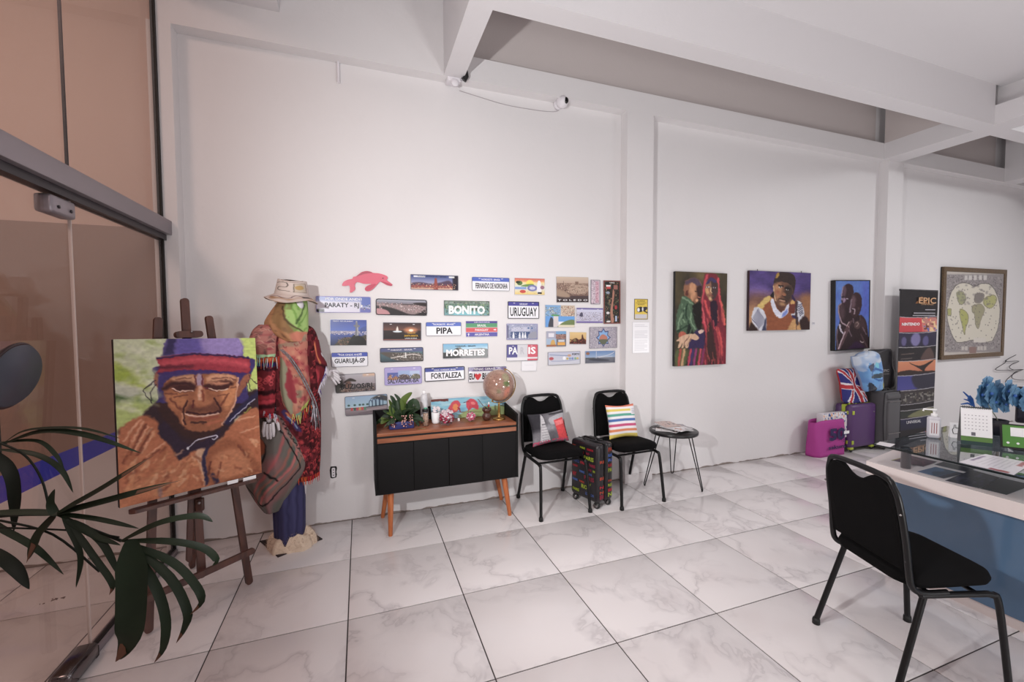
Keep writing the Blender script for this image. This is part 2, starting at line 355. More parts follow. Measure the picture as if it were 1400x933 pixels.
# ------------------------------------------------------------------ setting
WALLM = wall_material('white_plaster', (226, 222, 223)); CEILM = M('ceiling_plaster', (218, 214, 216), .7, bump=.1, bscale=20)
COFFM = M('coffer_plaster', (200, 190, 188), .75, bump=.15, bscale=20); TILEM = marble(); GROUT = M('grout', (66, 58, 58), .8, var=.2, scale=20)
fl = MB().box((-4.2, -7.2, -.06), (12.4, .2, -.004)).build('floor', GROUT); tag(fl, kind='structure')
tm = None; x0s = [.6*i for i in range(-7, 20)]
edges_y = [0, -.579]+[-.579-.6*k for k in range(1, 12)]
rows = {}
for j in range(len(edges_y)-1):
    ya, yb = edges_y[j], edges_y[j+1]; hh = ya-yb-.006
    key = round(hh, 3)
    if key not in rows:
        me = MB().box((-.297, -hh/2, -.004), (.297, hh/2, 0), bev=.0008).build('floor_tile', TILEM); rows[key] = me.data; bpy.data.objects.remove(me)
    for x in x0s:
        if x > 7.6 and j > 5: continue
        t = bpy.data.objects.new('floor_tile', rows[key]); COL.objects.link(t); t.parent = fl; t.location = (x+.3, (ya+yb)/2, 0)
ZB = 3.42
MBL = MB(); MBL.box((-1.1, 0, 0), (12.2, .18, 4.15)); wl = tag(MBL.build('wall_back', WALLM), kind='structure')
# crack/outlet and corridor wall beyond the glass, coloured in bands: white, blue, taupe, then beige
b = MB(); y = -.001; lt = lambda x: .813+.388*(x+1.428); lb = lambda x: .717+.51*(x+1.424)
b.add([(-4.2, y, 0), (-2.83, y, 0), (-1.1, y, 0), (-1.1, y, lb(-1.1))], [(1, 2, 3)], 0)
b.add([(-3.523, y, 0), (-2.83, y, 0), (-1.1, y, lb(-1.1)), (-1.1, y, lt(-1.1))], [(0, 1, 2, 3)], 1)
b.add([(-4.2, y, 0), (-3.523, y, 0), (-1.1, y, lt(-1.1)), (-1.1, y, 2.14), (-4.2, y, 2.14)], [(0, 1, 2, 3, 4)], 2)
b.add([(-4.2, y, 2.14), (-1.1, y, 2.14), (-1.1, y, 4.15), (-4.2, y, 4.15)], [(0, 1, 2, 3)], 3)
b.box((-4.2, 0, 0), (-1.1, .18, 4.15), 3)
tag(b.build('wall_corridor', [WALLM, M('blue_stripe', (62, 74, 205), .5), wall_material('taupe_band', (160, 137, 126)), wall_material('beige_band', (214, 190, 178))]), kind='structure')
tag(MB().box((-4.4, -7.2, 0), (-4.2, .2, 4.15)).build('wall_left', M('beige_wall', (190, 168, 158), .7)), kind='structure')
tag(MB().box((10.4, -7.2, 0), (10.6, .0, 4.15)).build('wall_right', WALLM), kind='structure')
tag(MB().box((-4.2, -7.4, 0), (12.2, -7.2, 4.15)).build('wall_front', WALLM), kind='structure')
c = MB(); c.box((-4.2, -7.2, 4.1), (12.2, .0, 4.2)); c.box((-.96, -7.2, 3.8), (10.4, -1.03, 3.83))
tag(c.build('ceiling', CEILM), kind='structure')
def trim(n, boxes, m=CEILM): 
    q = MB(); [q.box(a, b_, 0) for a, b_ in boxes]; return tag(q.build('trim_%d' % n, m), kind='structure')
trim(1, [((-1.1, -.1, ZB), (.73, 0, 4.1)), ((.73, -.1, ZB), (10.4, 0, 3.605))], WALLM)        # ring beam on the wall
trim(2, [((.73, -7.2, ZB), (.885, -.1, 4.1))])                                            # beam towards the camera
trim(3, [((.885, -1.03, ZB), (5.95, -.88, 4.1)), ((6.24, -1.03, ZB), (8.5, -.88, 4.1)), ((8.8, -1.03, ZB), (10.4, -.88, 4.1))])
trim(4, [((5.95, -7.2, ZB), (6.24, -.1, 3.605)), ((6.05, -7.2, 3.605), (6.24, -.1, 4.1))])
trim(5, [((8.5, -7.2, ZB), (8.8, -.1, 4.1))])
trim(6, [((2.393, -.1, 0), (2.68, 0, ZB))], WALLM); trim(7, [((6.04, -.1, 0), (6.32, 0, ZB))], WALLM)
trim(8, [((-1.14, -.1, 0), (-1.012, 0, ZB))], WALLM)
trim(9, [((-1.1, -1.6, 3.63), (-.39, -.1, 4.1))])
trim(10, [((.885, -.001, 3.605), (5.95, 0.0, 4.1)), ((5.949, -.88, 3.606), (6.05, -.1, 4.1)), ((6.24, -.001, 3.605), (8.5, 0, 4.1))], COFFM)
# pilaster foot with its broken tile skirting
q = MB(); q.box((2.385, -.112, 0), (2.69, -.1, .085), bev=.003); tag(q.build('baseboard_back', TILEM), kind='structure')
# ------------------------------------------------------------------ glass front
ALU = M('grey_aluminium', (150, 142, 148), .4, metal=.55); ALUD = M('dark_aluminium', (62, 58, 62), .4, metal=.6); RUB = M('black_rubber', (14, 12, 12), .6)
GL = glass('clear_glass', (.93, .9, .88), 0, .8); GLE = M('glass_edge', (205, 190, 185), .15)
w1 = bpy.data.objects.new('window_1', None); COL.objects.link(w1); w1.location = (-1.1, 0, 0); tag(w1, kind='structure')
def lw(mb, name, mat, p): return mb.build(name, mat, p, world=True)
for ya, yb in ((-.115, -1.03), (-1.036, -2.4), (-2.406, -4.0), (-4.006, -7.15)):
    lw(MB().box((-1.104, ya, 2.17), (-1.094, yb, 3.9)), 'glass_pane', GL, w1)
    lw(MB().box((-1.105, yb-.004, 2.17), (-1.093, yb, 3.9)), 'sealant_joint', ALUD, w1)
lw(MB().box((-1.112, -.118, 2.17), (-1.088, -.1, 3.9)), 'edge_channel', RUB, w1)
w2 = bpy.data.objects.new('window_2', None); COL.objects.link(w2); w2.location = (-1.1, 0, 0); tag(w2, kind='structure')
lw(MB().box((-1.16, -7.15, 2.085), (-1.045, .02-.1, 2.175), bev=.003), 'header_rail', ALU, w2)
lw(MB().box((-1.125, -7.15, 2.05), (-1.075, -.1, 2.086)), 'header_channel', ALUD, w2)
lw(MB().box((-1.105, -.115, .03), (-1.095, -1.03, 2.05)), 'glass_pane', GL, w2)
lw(MB().box((-1.106, -1.034, .03), (-1.094, -1.03, 2.05)), 'glass_edge', GLE, w2)
lw(MB().box((-1.112, -.118, 0), (-1.088, -.1, 2.05)), 'edge_channel', RUB, w2)
lw(MB().box((-1.125, -.118, 0), (-1.075, -1.03, .03), bev=.002), 'floor_channel', ALU, w2)
lw(MB().box((-1.112, -.118, .03), (-1.088, -1.03, .036)), 'channel_gasket', RUB, w2)
d1 = bpy.data.objects.new('door_1', None); COL.objects.link(d1); d1.location = (-1.1, -1.1, 0); tag(d1, kind='structure')
lw(MB().box((-1.105, -1.042, .03), (-1.095, -2.0, 2.04)), 'glass_pane', GL, d1)
cl = lw(MB().box((-1.13, -1.04, 1.965), (-1.07, -1.2, 2.04), bev=.012), 'top_clamp', ALU, d1)
sc_ = MB()
for yy in (-1.08, -1.16):
    m_ = MB().lathe([(.007, 0), (.007, .003)], n=10); m_.xf(Matrix.Translation((-1.069, yy, 1.995)) @ Matrix.Rotation(PI/2, 4, 'Y')).build('screw', ALUD, d1, world=True)

lw(MB().box((-1.14, -1.045, .004), (-1.06, -1.25, .075), bev=.014), 'floor_clamp', M('chrome', (120, 116, 118), .18, metal=1), d1)
lw(MB().box((-1.135, -1.035, 0), (-1.065, -1.06, .05), bev=.004), 'floor_pivot', RUB, d1)
# ------------------------------------------------------------------ souvenir plates on the wall
METAL = M('plate_metal', (205, 203, 208), .35, metal=.3); DARKR = M('dark_rim', (38, 36, 42), .4); GREYR = M('grey_rim', (120, 118, 128), .35, metal=.4)
BLUEI = M('blue_ink', (52, 70, 160), .4); REDI = M('red_ink', (205, 40, 55), .4); GREYI = M('grey_ink', (70, 70, 78), .5); GOLDI = M('yellow_ink', (226, 178, 60), .5)
LILR = M('lilac_rim', (150, 140, 190), .4); WOODR = M('red_brown_rim', (128, 74, 68), .5); SLOT = M('slot_hole', (235, 232, 236), .4)
def qpose(q, Y):
    P = [W(x, y, Y) for x, y in q]; c = sum(P)/4
    wv = ((P[1]-P[0])+(P[2]-P[3]))/2; w = math.hypot(wv[0], wv[2]); h = (np.linalg.norm(P[3]-P[0])+np.linalg.norm(P[2]-P[1]))/2
    return c, w, h, math.atan2(wv[2], wv[0])
def plate(q, label, art=None, name='souvenir_plate', cat='plate', rim=None, r=.012, bg=(238, 236, 242), texts=(), slots=True, res=110, rw=.004, group='souvenir plates on the white wall', mat=None):
    c, w, h, a = qpose(q, -.006); r = min(r, h*.3)
    mb = MB().prism(rrect(w, h, r), -.004, 0.004)
    o = mb.build(name, METAL, None, loc=(c[0], -.005, c[2])); o.rotation_euler = (0, -a, 0); tag(o, label, cat, group)
    cw, ch = res, max(20, int(res*h/w)); cv = Cv(cw, ch, bg)
    if art: art(cv)
    k = .0015 if r < .008 else .0022
    cgrid('printed_face', cv, flat(w-2*k, h-2*k, -.0046), mat or PRINT, o)
    if rim:
        m = MB(); ring_prism(m, rrect(w, h, r), rrect(w-2*rw, h-2*rw, max(r-rw, .001)), -.0065, -.001); m.build('rim', rim, o)
    if slots:
        for sx in (-.3, .3): MB().box((sx*w-.008, -.0056, h*.40-.002), (sx*w+.008, -.004, h*.40+.002)).build('screw_slot', SLOT, o)
    for t in texts:
        body, x, z, hh, ww, m = t[:6]
        text(body, hh*h, m, o, ((x-.5)*w, -.0052, (.5-z)*h), ww*w if ww else None, bold=t[6] if len(t) > 6 else (.025 if hh > .25 else .012))
    return o
def hdr(c1=(62, 82, 178), f=.27):
    def g(cv): cv.rect(-.1, -.1, 1.1, f, c1)
    return g
def a_paraty(cv):
    cv.grad(0, 1, (120, 135, 195), (205, 205, 225)); cv.rect(.8, -.1, 1.1, .6, (84, 104, 180), 6); cv.rect(-.1, .3, .82, 1.1, (214, 210, 226), 5)
    cv.rect(.8, .72, 1.1, 1.1, (100, 104, 175), 3); cv.speck(.5, .85, [(240, 235, 235), (150, 110, 100), (70, 90, 70)], 2, 5, .82, 1, .7)
    cv.rect(-.1, .8, .14, 1.2, (40, 38, 44), 2)
plate([(431.7, 404.6), (506.8, 406.3), (507, 427.7), (432, 427.7)], 'pale blue plate lettered PARATY beside the bucket hat', a_paraty, rim=LILR, texts=[('POR ONDE ANDEI', .5, .17, .15, .66, WHITE), ('PARATY - RJ', .47, .58, .36, .62, GREYI)])
def a_city(cv):
    cv.grad(0, .3, (170, 175, 190), (130, 125, 135)); cv.grad(.3, 1, (70, 62, 66), (40, 36, 38))
    cv.poly([(0, .28), (.3, .3), (.6, .34), (1, .3), (1, .5), (.75, .95), (.45, .75), (.2, .5), (0, .42)], (150, 130, 130), 3)
    cv.speck(.25, .85, [(230, 215, 215), (190, 150, 150), (110, 90, 92)], 1.7, 11, .0, 1, .5); cv.poly([(.12, .5), (.3, .55), (.52, .8), (.6, 1), (.28, 1.02), (.25, .85)], (48, 44, 46), 3)
    cv.poly([(.72, .25), (.82, .18), (1, .2), (1, .4), (.85, .36)], (50, 42, 42), 2); cv.poly([(0, .62), (.2, .7), (.26, 1), (0, 1)], (190, 135, 140), 2)
plate([(513.4, 408.2), (583.7, 410.3), (583.7, 432), (513.7, 430.9)], 'black rimmed plate with an aerial view of a bay city', a_city, rim=DARKR, slots=False, rw=.007, r=.02)
def a_christ(cv):
    cv.grad(0, .5, (48, 68, 150), (80, 110, 200)); cv.grad(.5, 1, (52, 78, 170), (40, 52, 90)); cv.rect(-.1, .44, 1.1, .54, (175, 165, 185), 4)
    cv.poly([(.82, .35), (1.02, .25), (1.02, .6), (.8, .55)], (62, 82, 150), 3); cv.speck(.45, .6, [(230, 220, 225), (120, 120, 150)], 1.6, 4, 0, 1, .6)
    cv.poly([(.1, 1), (.3, .75), (.5, .68), (.75, .7), (1, .6), (1, 1.05), (.1, 1.05)], (74, 66, 52), 4); cv.speck(.68, 1, [(120, 110, 70), (40, 44, 34), (160, 110, 90), (30, 32, 30)], 2, 8, .2, 1, .8)
    cv.poly([(.62, .62), (.78, .62), (.95, .75), (1, 1.05), (.5, 1.05)], (26, 26, 24), 3)
    cv.poly([(.69, .1), (.75, .1), (.76, .2), (.82, .22), (.8, .28), (.77, .28), (.78, .62), (.68, .64), (.69, .28), (.64, .25), (.64, .2), (.69, .2)], (120, 120, 128), 1, sm=False)
    cv.line([(.75, .3), (.75, .6)], 1.5, (215, 215, 215)); cv.ell(.72, .07, .025, .035, (150, 150, 155))
plate([(450.8, 437), (501, 437.4), (501.7, 472.7), (451.8, 472.7)], 'square blue photo plate of a hilltop statue above the coast', a_christ, slots=False, r=.003, texts=[('CRISTO - RIO DE JANEIRO', .35, .07, .05, .55, WHITE)])
def a_foz(cv):
    cv.grad(0, .45, (60, 48, 52), (120, 78, 66)); cv.grad(.45, 1, (58, 46, 46), (34, 30, 32)); cv.ell(.72, .43, .16, .14, (220, 140, 90), 12); cv.ell(.73, .43, .06, .07, (255, 240, 215), 3)
    cv.poly([(.37, .2), (.4, .48), (.33, .48)], (235, 225, 215), 2); cv.ell(.37, .5, .12, .05, (220, 230, 235), 2); cv.rect(-.1, .93, 1.1, 1.1, (150, 90, 80), 3)
plate([(523.5, 441), (576, 441.4), (575.7, 466), (523.5, 466)], 'dark sunset plate with yellow lettering and a small lighthouse', a_foz, rim=GREYR, r=.005, texts=[('FAROL DE', .74, .57, .07, .2, GOLDI), ('SANTA MARTA', .73, .73, .1, .36, GOLDI), ('LAGUNA SC BRASIL', .73, .87, .06, .32, WHITE)])
def a_bridge(cv):
    cv.grad(0, .6, (52, 68, 130), (165, 165, 195)); cv.poly([(0, .6), (.2, .5), (.4, .58), (.6, .5), (.8, .35), (.9, .6), (1, .6), (1, 1), (0, 1)], (84, 66, 88), 3); cv.rect(-.1, .72, .9, .84, (170, 84, 70), 4)
    cv.grad(.86, 1, (200, 150, 120), (190, 170, 170)); cv.rect(.88, .0, 1.1, 1.1, (40, 34, 48), 4); cv.poly([(.5, .2), (.54, .2), (.57, 1), (.47, 1)], (150, 70, 60), 1.5, sm=False); cv.speck(.6, .95, [(240, 200, 160), (160, 60, 50)], 1.5, 3, 0, .95, .35)
    cv.rect(.06, .06, .3, .17, (225, 225, 230)); cv.rect(.8, .05, .92, .17, (225, 225, 225))
plate([(561.2, 374.9), (626.4, 377.4), (626.4, 397.4), (561.2, 396.3)], 'plate with a suspension bridge at dusk, top row', a_bridge, rim=GREYR, r=.004, slots=False, texts=[('FLORIANÓPOLIS SC - BRASIL', .45, .11, .09, .6, INK)])
plate([(453, 482.4), (502.7, 481.6), (503, 500.6), (453.4, 502.4)], 'white plate lettered GUARUJÁ-SP under a blue band', hdr(f=.3), rim=GREYR, r=.008, rw=.0025, texts=[('POR ONDE ANDEI', .52, .17, .13, .62, WHITE), ('GUARUJÁ-SP', .5, .59, .5, .84, INK)])
def a_light(cv):
    cv.grad(0, .3, (84, 92, 140), (88, 94, 130)); cv.grad(.3, 1, (88, 118, 128), (62, 78, 84)); cv.poly([(.0, .3), (.5, .34), (.9, .4), (1, .6), (1, 1), (.45, .95), (.25, .75)], (92, 84, 78), 4)
    cv.line([(.25, .72), (.5, .6), (.75, .48), (.93, .6)], 2.6, (215, 205, 200), 2); cv.line([(.4, .6), (.6, .72)], 2, (230, 225, 222), 2); cv.rect(.575, .35, .6, .72, (235, 232, 228)); cv.speck(.4, .9, [(150, 140, 130), (50, 50, 44), (220, 215, 210)], 1.6, 9, .25, 1, .4)
plate([(519.4, 476), (578.7, 474.8), (578.4, 493.9), (519.6, 496)], 'black rimmed plate of a seaside lighthouse under a blue band', a_light, rim=DARKR, r=.012, texts=[('PARANÁ - BRASIL', .5, .15, .11, .5, WHITE)])
def a_buz(cv):
    cv.grad(0, .6, (185, 180, 186), (160, 150, 156)); cv.grad(.6, 1, (124, 112, 114), (90, 80, 84)); cv.poly([(0, .1), (.15, .2), (.2, .5), (.3, 1), (0, 1)], (66, 66, 62), 6); cv.rect(.7, .0, 1, .15, (220, 180, 150), 8)
    cv.poly([(.22, .38), (.36, .22), (.5, .34), (.5, .42), (.36, .4), (.22, .46)], (58, 50, 48), 2); cv.poly([(.26, .45), (.36, .4), (.4, .6), (.34, .95), (.2, .95)], (112, 82, 72), 4); cv.speck(.75, 1, [(50, 44, 44), (140, 120, 110)], 2, 5, .1, 1, .7)
plate([(458, 512.7), (513.2, 509.7), (513.6, 533.9), (458.5, 538.5)], 'grey beach plate lettered BÚZIOS behind the mannequin hand', a_buz, rim=GREYR, r=.012, rw=.003, texts=[('BÚZIOS/RJ', .52, .68, .42, .78, INK)])
def a_salv(cv):
    cv.rect(.07, .3, .36, .7, (84, 98, 168)); cv.poly([(.08, .7), (.16, .38), (.2, .6), (.3, .5), (.36, .7)], (170, 120, 90), 2); cv.rect(.36, .2, .68, .7, (155, 175, 215)); cv.poly([(.36, .7), (.4, .48), (.5, .42), (.6, .45), (.68, .55), (.68, .72)], (90, 78, 84), 2)
    cv.rect(.68, .24, .95, .7, (180, 195, 225)); cv.poly([(.7, .7), (.74, .5), (.84, .42), (.95, .5), (.95, .72)], (112, 110, 98), 2); cv.speck(.45, .7, [(60, 50, 50), (220, 200, 180)], 1.6, 6, .08, .95, .3)
plate([(524.7, 502.6), (576, 501), (576.9, 524.2), (526.3, 527.6)], 'lilac plate lettered SALVADOR with three small photos', a_salv, bg=(172, 162, 212), rim=LILR, r=.012, texts=[('SALVADOR-BA', .5, .78, .27, .84, GREYI)])
def a_arch(cv):
    cv.grad(0, .58, (150, 175, 205), (165, 195, 210)); cv.poly([(.6, .2), (.8, .02), (1, .12), (1, .35), (.7, .2)], (84, 84, 84), 3); cv.grad(.6, 1, (158, 146, 152), (128, 116, 122))
    for i, x in enumerate((.6, .68, .77, .86)): cv.line([(x-.035, .6), (x-.035, .38-.07*min(i, 2)), (x, .26-.05*min(i, 2)), (x+.035, .38-.07*min(i, 2)), (x+.035, .6)], 1.8, (42, 62, 92), 1.2)
    cv.line([(0, .62), (.5, .62), (1, .56)], 2.2, (48, 56, 66), 1.5)
    for x, c in ((.15, (190, 60, 60)), (.22, (60, 90, 80)), (.28, (190, 60, 70)), (.34, (200, 150, 80)), (.4, (200, 70, 70)), (.46, (80, 140, 110))): cv.rect(x-.025, .6, x+.025, .76, c)
    for x in (.08, .22, .34, .42, .52): cv.ell(x, .47, .03, .05, (66, 90, 84), 1.5)
    cv.line([(.5, .78), (1, .7)], 1.3, (205, 190, 195)); cv.line([(.3, .92), (1, .82)], 1.3, (100, 90, 98))
plate([(471, 543.8), (529.3, 537.5), (530, 565.4), (472.4, 568.2)], 'plate with seafront arches and big coloured letters beside the potted plants', a_arch, rim=GREYR, r=.012, rw=.003)
plate([(645, 378.6), (696.4, 380.5), (696, 398), (645.3, 397.4)], 'white plate lettered FERNANDO DE NORONHA', hdr((70, 96, 190), .3), rim=GREYR, r=.008, rw=.0025, texts=[('NORDESTE  BRASIL', .5, .17, .13, .5, WHITE), ('FERNANDO DE NORONHA', .52, .64, .42, .86, INK)])
def a_beach(cv):
    cv.grad(0, .25, (205, 90, 80), (235, 180, 120)); cv.grad(.25, .6, (238, 215, 150), (210, 225, 230)); cv.grad(.6, 1, (225, 225, 225), (232, 200, 110)); cv.ell(.5, .3, .13, .2, (250, 220, 90), 2)
    cv.ell(.16, .3, .09, .14, (84, 120, 66)); cv.poly([(.2, .5), (.35, .38), (.6, .34), (.6, .5)], (110, 150, 80)); cv.ell(.1, .25, .07, .08, (50, 50, 40)); cv.ell(.58, .6, .17, .2, (120, 120, 180)); cv.ell(.58, .6, .1, .1, (205, 205, 225)); cv.rect(0, .55, .38, .68, (120, 150, 210), 3)
    cv.ell(.26, .82, .1, .1, (200, 60, 50)); cv.poly([(.76, .2), (.86, .2), (.88, .9), (.74, .9)], (235, 232, 238)); cv.ell(.92, .55, .07, .12, (160, 110, 130)); cv.rect(.76, .85, .9, .95, (30, 30, 30)); cv.speck(.1, .95, [(60, 110, 70), (190, 60, 50), (60, 60, 110)], 1.8, 6, .02, .98, .12)
plate([(703.5, 380), (744.6, 381.4), (744.6, 403.4), (703.5, 402.9)], 'colourful cartoon beach plate with red top edge', a_beach, rim=None, r=.003, slots=False)
def a_bon(cv):
    cv.grad(0, 1, (96, 120, 96), (110, 160, 170)); cv.speck(0, 1, [(62, 84, 58), (150, 170, 120), (54, 60, 50), (130, 140, 110)], 3, 5, 0, 1, .8); cv.rect(.2, .7, .8, 1.1, (120, 185, 195), 6); cv.rect(.02, .05, .98, .2, (165, 175, 175), 2, .6)
plate([(606.8, 411), (669, 412), (668.7, 432), (607, 431.4)], 'green river plate lettered BONITO in white', a_bon, rim=GREYR, r=.003, rw=.002, slots=False, texts=[('MATO GROSSO DO SUL - BRASIL', .5, .13, .1, .58, INK), ('BONITO', .5, .62, .58, .8, WHITE, .05)])
plate([(694, 412.3), (736.9, 412.9), (736.6, 436), (694.3, 435.7)], 'black rimmed white plate lettered URUGUAY', hdr((66, 62, 150), .25), rim=DARKR, r=.006, rw=.005, texts=[('URUGUAY', .5, .15, .1, .26, WHITE), ('URUGUAY', .5, .6, .52, .86, INK, .02)])
plate([(582, 440.6), (630.7, 440.6), (630.2, 458.6), (582.4, 459.7)], 'white plate lettered PIPA under a blue band', hdr((74, 102, 190), .3), rim=GREYR, r=.01, rw=.0025, texts=[('NORDESTE  BRASIL', .5, .17, .13, .58, WHITE), ('PIPA', .52, .63, .46, .46, INK, .03)])
def a_three(cv):
    cv.rect(-.1, -.1, 1.1, .15, (66, 54, 140), .8); cv.rect(-.1, .15, 1.1, .42, (74, 148, 100), .8); cv.rect(-.1, .42, 1.1, .72, (205, 56, 66), .8); cv.rect(-.1, .72, 1.1, 1.1, (70, 62, 160), .8)
    cv.line([(-.1, .42), (1.1, .42)], 1.2, (230, 225, 230)); cv.line([(-.1, .72), (1.1, .72)], 1.2, (230, 225, 230)); cv.poly([(.88, .54), (.93, .54), (.93, .5), (.97, .57), (.93, .64), (.93, .6), (.88, .6)], (245, 240, 240), sm=False); cv.poly([(.07, .97), (.07, .86), (.04, .86), (.08, .78), (.12, .86), (.09, .86), (.09, .97)], (245, 240, 240), sm=False)
plate([(636.5, 438.9), (679.9, 439.1), (679.9, 460), (637, 461)], 'three striped plate naming BRASIL, PARAGUAY and ARGENTINA', a_three, r=.003, slots=False, texts=[('TRÊS FRONTEIRAS', .5, .08, .07, .5, WHITE), ('BRASIL', .5, .29, .14, .28, WHITE), ('PARAGUAY', .5, .57, .14, .42, WHITE), ('ARGENTINA', .5, .86, .14, .46, WHITE)])
def a_can(cv):
    cv.grad(0, 1, (158, 162, 190), (128, 134, 165)); cv.rect(.12, .5, .75, .9, (48, 70, 120), 2); cv.rect(.15, .2, .75, .48, (190, 190, 210), 4)
    for x in (.2, .4, .5, .58): cv.poly([(x-.02, .88), (x+.02, .5), (x+.05, .9)], (235, 235, 240), 1.2)
    cv.speck(.05, .95, [(200, 200, 215), (100, 104, 130)], 1.7, 5, .03, .97, .3); cv.poly([(.75, .6), (.95, .5), (.98, .9), (.7, .9)], (150, 150, 165), 2); cv.ell(.7, .27, .03, .06, (70, 100, 150)); cv.ell(.82, .28, .03, .06, (70, 100, 150)); cv.rect(0, .1, .06, .9, (100, 100, 130), 2)
plate([(692.3, 442.6), (734.9, 443), (734.6, 464.3), (692.5, 464.9)], 'grey blue harbour plate under the URUGUAY plate', a_can, rim=LILR, r=.006, rw=.003)
def a_mor(cv):
    cv.grad(0, .6, (110, 175, 215), (150, 180, 195)); cv.rect(-.1, .6, 1.1, 1.1, (40, 42, 44), 2); cv.poly([(.26, .35), (.38, .24), (.46, .4), (.95, .35), (1.05, .9), (0, .9), (0, .65), (.2, .6)], (44, 46, 46), 2)
plate([(605, 470.3), (667, 469.7), (666.8, 488.9), (605.9, 490.6)], 'sky blue and black plate lettered MORRETES', a_mor, rim=GREYR, r=.003, rw=.002, slots=False, texts=[('PARANÁ - BRASIL', .5, .16, .12, .46, INK, .03), ('MORRETES', .5, .62, .46, .86, WHITE, .05)])
def a_par(cv): cv.rect(-.1, -.1, .34, .83, (62, 54, 132), .8); cv.rect(.67, -.1, 1.1, .8, (205, 70, 92), .8); cv.rect(.34, -.1, .67, 1.1, (208, 206, 212), .8); cv.rect(-.1, .8, 1.1, 1.1, (225, 222, 226), 2); cv.rect(.67, .9, 1.1, 1.1, (205, 70, 92), .8)
pp = plate([(692.3, 471.4), (735, 470.9), (735, 493), (692.5, 493.8)], 'blue, white and red plate lettered PARIS', a_par, rim=GREYR, r=.008, rw=.002, texts=[('PA', .21, .38, .44, .28, WHITE, .03), ('R', .5, .38, .44, .13, M('pale_ink', (190, 188, 195), .5), .03), ('IS', .81, .38, .44, .24, WHITE, .03)])
plate([(580, 503), (635.3, 500.8), (635, 518.9), (580.7, 522.5)], 'black rimmed white plate lettered FORTALEZA', hdr((52, 66, 150), .3), rim=DARKR, r=.01, rw=.006, texts=[('CEARÁ  NORDESTE  BRASIL', .5, .2, .11, .55, WHITE), ('FORTALEZA', .54, .62, .42, .76, INK)])
def a_min(cv): cv.rect(-.1, -.1, 1.1, .27, (92, 72, 130), .8); cv.poly([(.24, .88), (.155, .6), (.16, .48), (.2, .43), (.24, .5), (.28, .43), (.32, .48), (.325, .6)], (215, 38, 48))
plate([(640, 502.6), (692, 500.8), (692, 521), (640.5, 522.9)], 'EU plus red heart plate half hidden by the globe', a_min, rim=GREYR, r=.006, rw=.003, texts=[('MINAS GERAIS', .42, .14, .16, .56, WHITE), ('EU', .09, .62, .42, .14, INK, .03), ('BH', .44, .62, .42, .16, INK, .03)])
def a_tol(cv):
    cv.grad(0, .25, (205, 185, 165), (190, 165, 148)); cv.grad(.25, .75, (150, 122, 108), (120, 92, 82)); cv.grad(.75, 1, (82, 66, 66), (58, 48, 50)); cv.poly([(.4, .35), (.62, .22), (.95, .35), (1, .55), (.7, .68), (.35, .6)], (175, 150, 132), 4)
    cv.speck(.28, .72, [(215, 195, 175), (100, 72, 62), (60, 46, 44), (180, 150, 130)], 2, 7, 0, 1, .7); cv.rect(.58, .18, .68, .3, (130, 104, 90), 2); cv.poly([(0, .5), (.3, .6), (.4, .8), (0, .75)], (165, 140, 120), 5); cv.rect(.21, .17, .22, .3, (90, 74, 68))
plate([(760.5, 378.6), (804.3, 379), (804.5, 414), (760.6, 413.4)], 'sepia hill town picture plate lettered TOLEDO', a_tol, rim=None, r=.002, slots=False, texts=[('T O L E D O', .5, .91, .07, .92, WHITE)])
def a_nar(cv): cv.speck(0, 1, [(120, 96, 110), (225, 205, 215)], 1.6, 5, .1, .42, .7); cv.rect(.5, .06, .85, .94, (196, 150, 165), 2); cv.speck(.05, .95, [(225, 200, 210), (150, 100, 120)], 2, 8, .5, .9, .5)
plate([(807.5, 382.8), (820.3, 383), (820, 416.3), (807.7, 416)], 'narrow upright pinkish plate with a grey rim', a_nar, bg=(196, 180, 192), rim=GREYR, r=.004, rw=.003, slots=False, res=36)
def a_chile(cv):
    cv.speck(0, 1, [(74, 62, 50), (24, 24, 22), (90, 100, 70), (140, 110, 84), (52, 60, 52)], 4, 5, .1, .9, .9); cv.poly([(.56, .2), (.66, .3), (.58, .5), (.55, .75), (.62, .95), (.45, .97), (.4, .7), (.5, .45)], (176, 120, 100), 1.5)
    cv.rect(.15, .1, .42, .14, (235, 232, 232)); cv.rect(.17, .14, .42, .19, (195, 50, 50)); cv.ell(.25, .75, .1, .03, (225, 220, 220)); cv.ell(.28, .95, .13, .02, (230, 225, 225)); cv.ell(.74, .62, .08, .05, (170, 40, 45)); cv.rect(.7, .82, .8, .95, (190, 205, 235)); cv.ell(.25, .28, .12, .03, (150, 160, 180)); cv.rect(.6, .1, .85, .2, (160, 100, 90), 2)
plate([(824.9, 383.7), (847.7, 384), (847.7, 442.8), (825, 443)], 'tall dark upright plate with a red-brown rim, rightmost in the top row', a_chile, bg=(40, 36, 34), rim=WOODR, r=.002, rw=.01, slots=False, res=56, texts=[('CHILE', .5, .05, .025, .3, WHITE)])
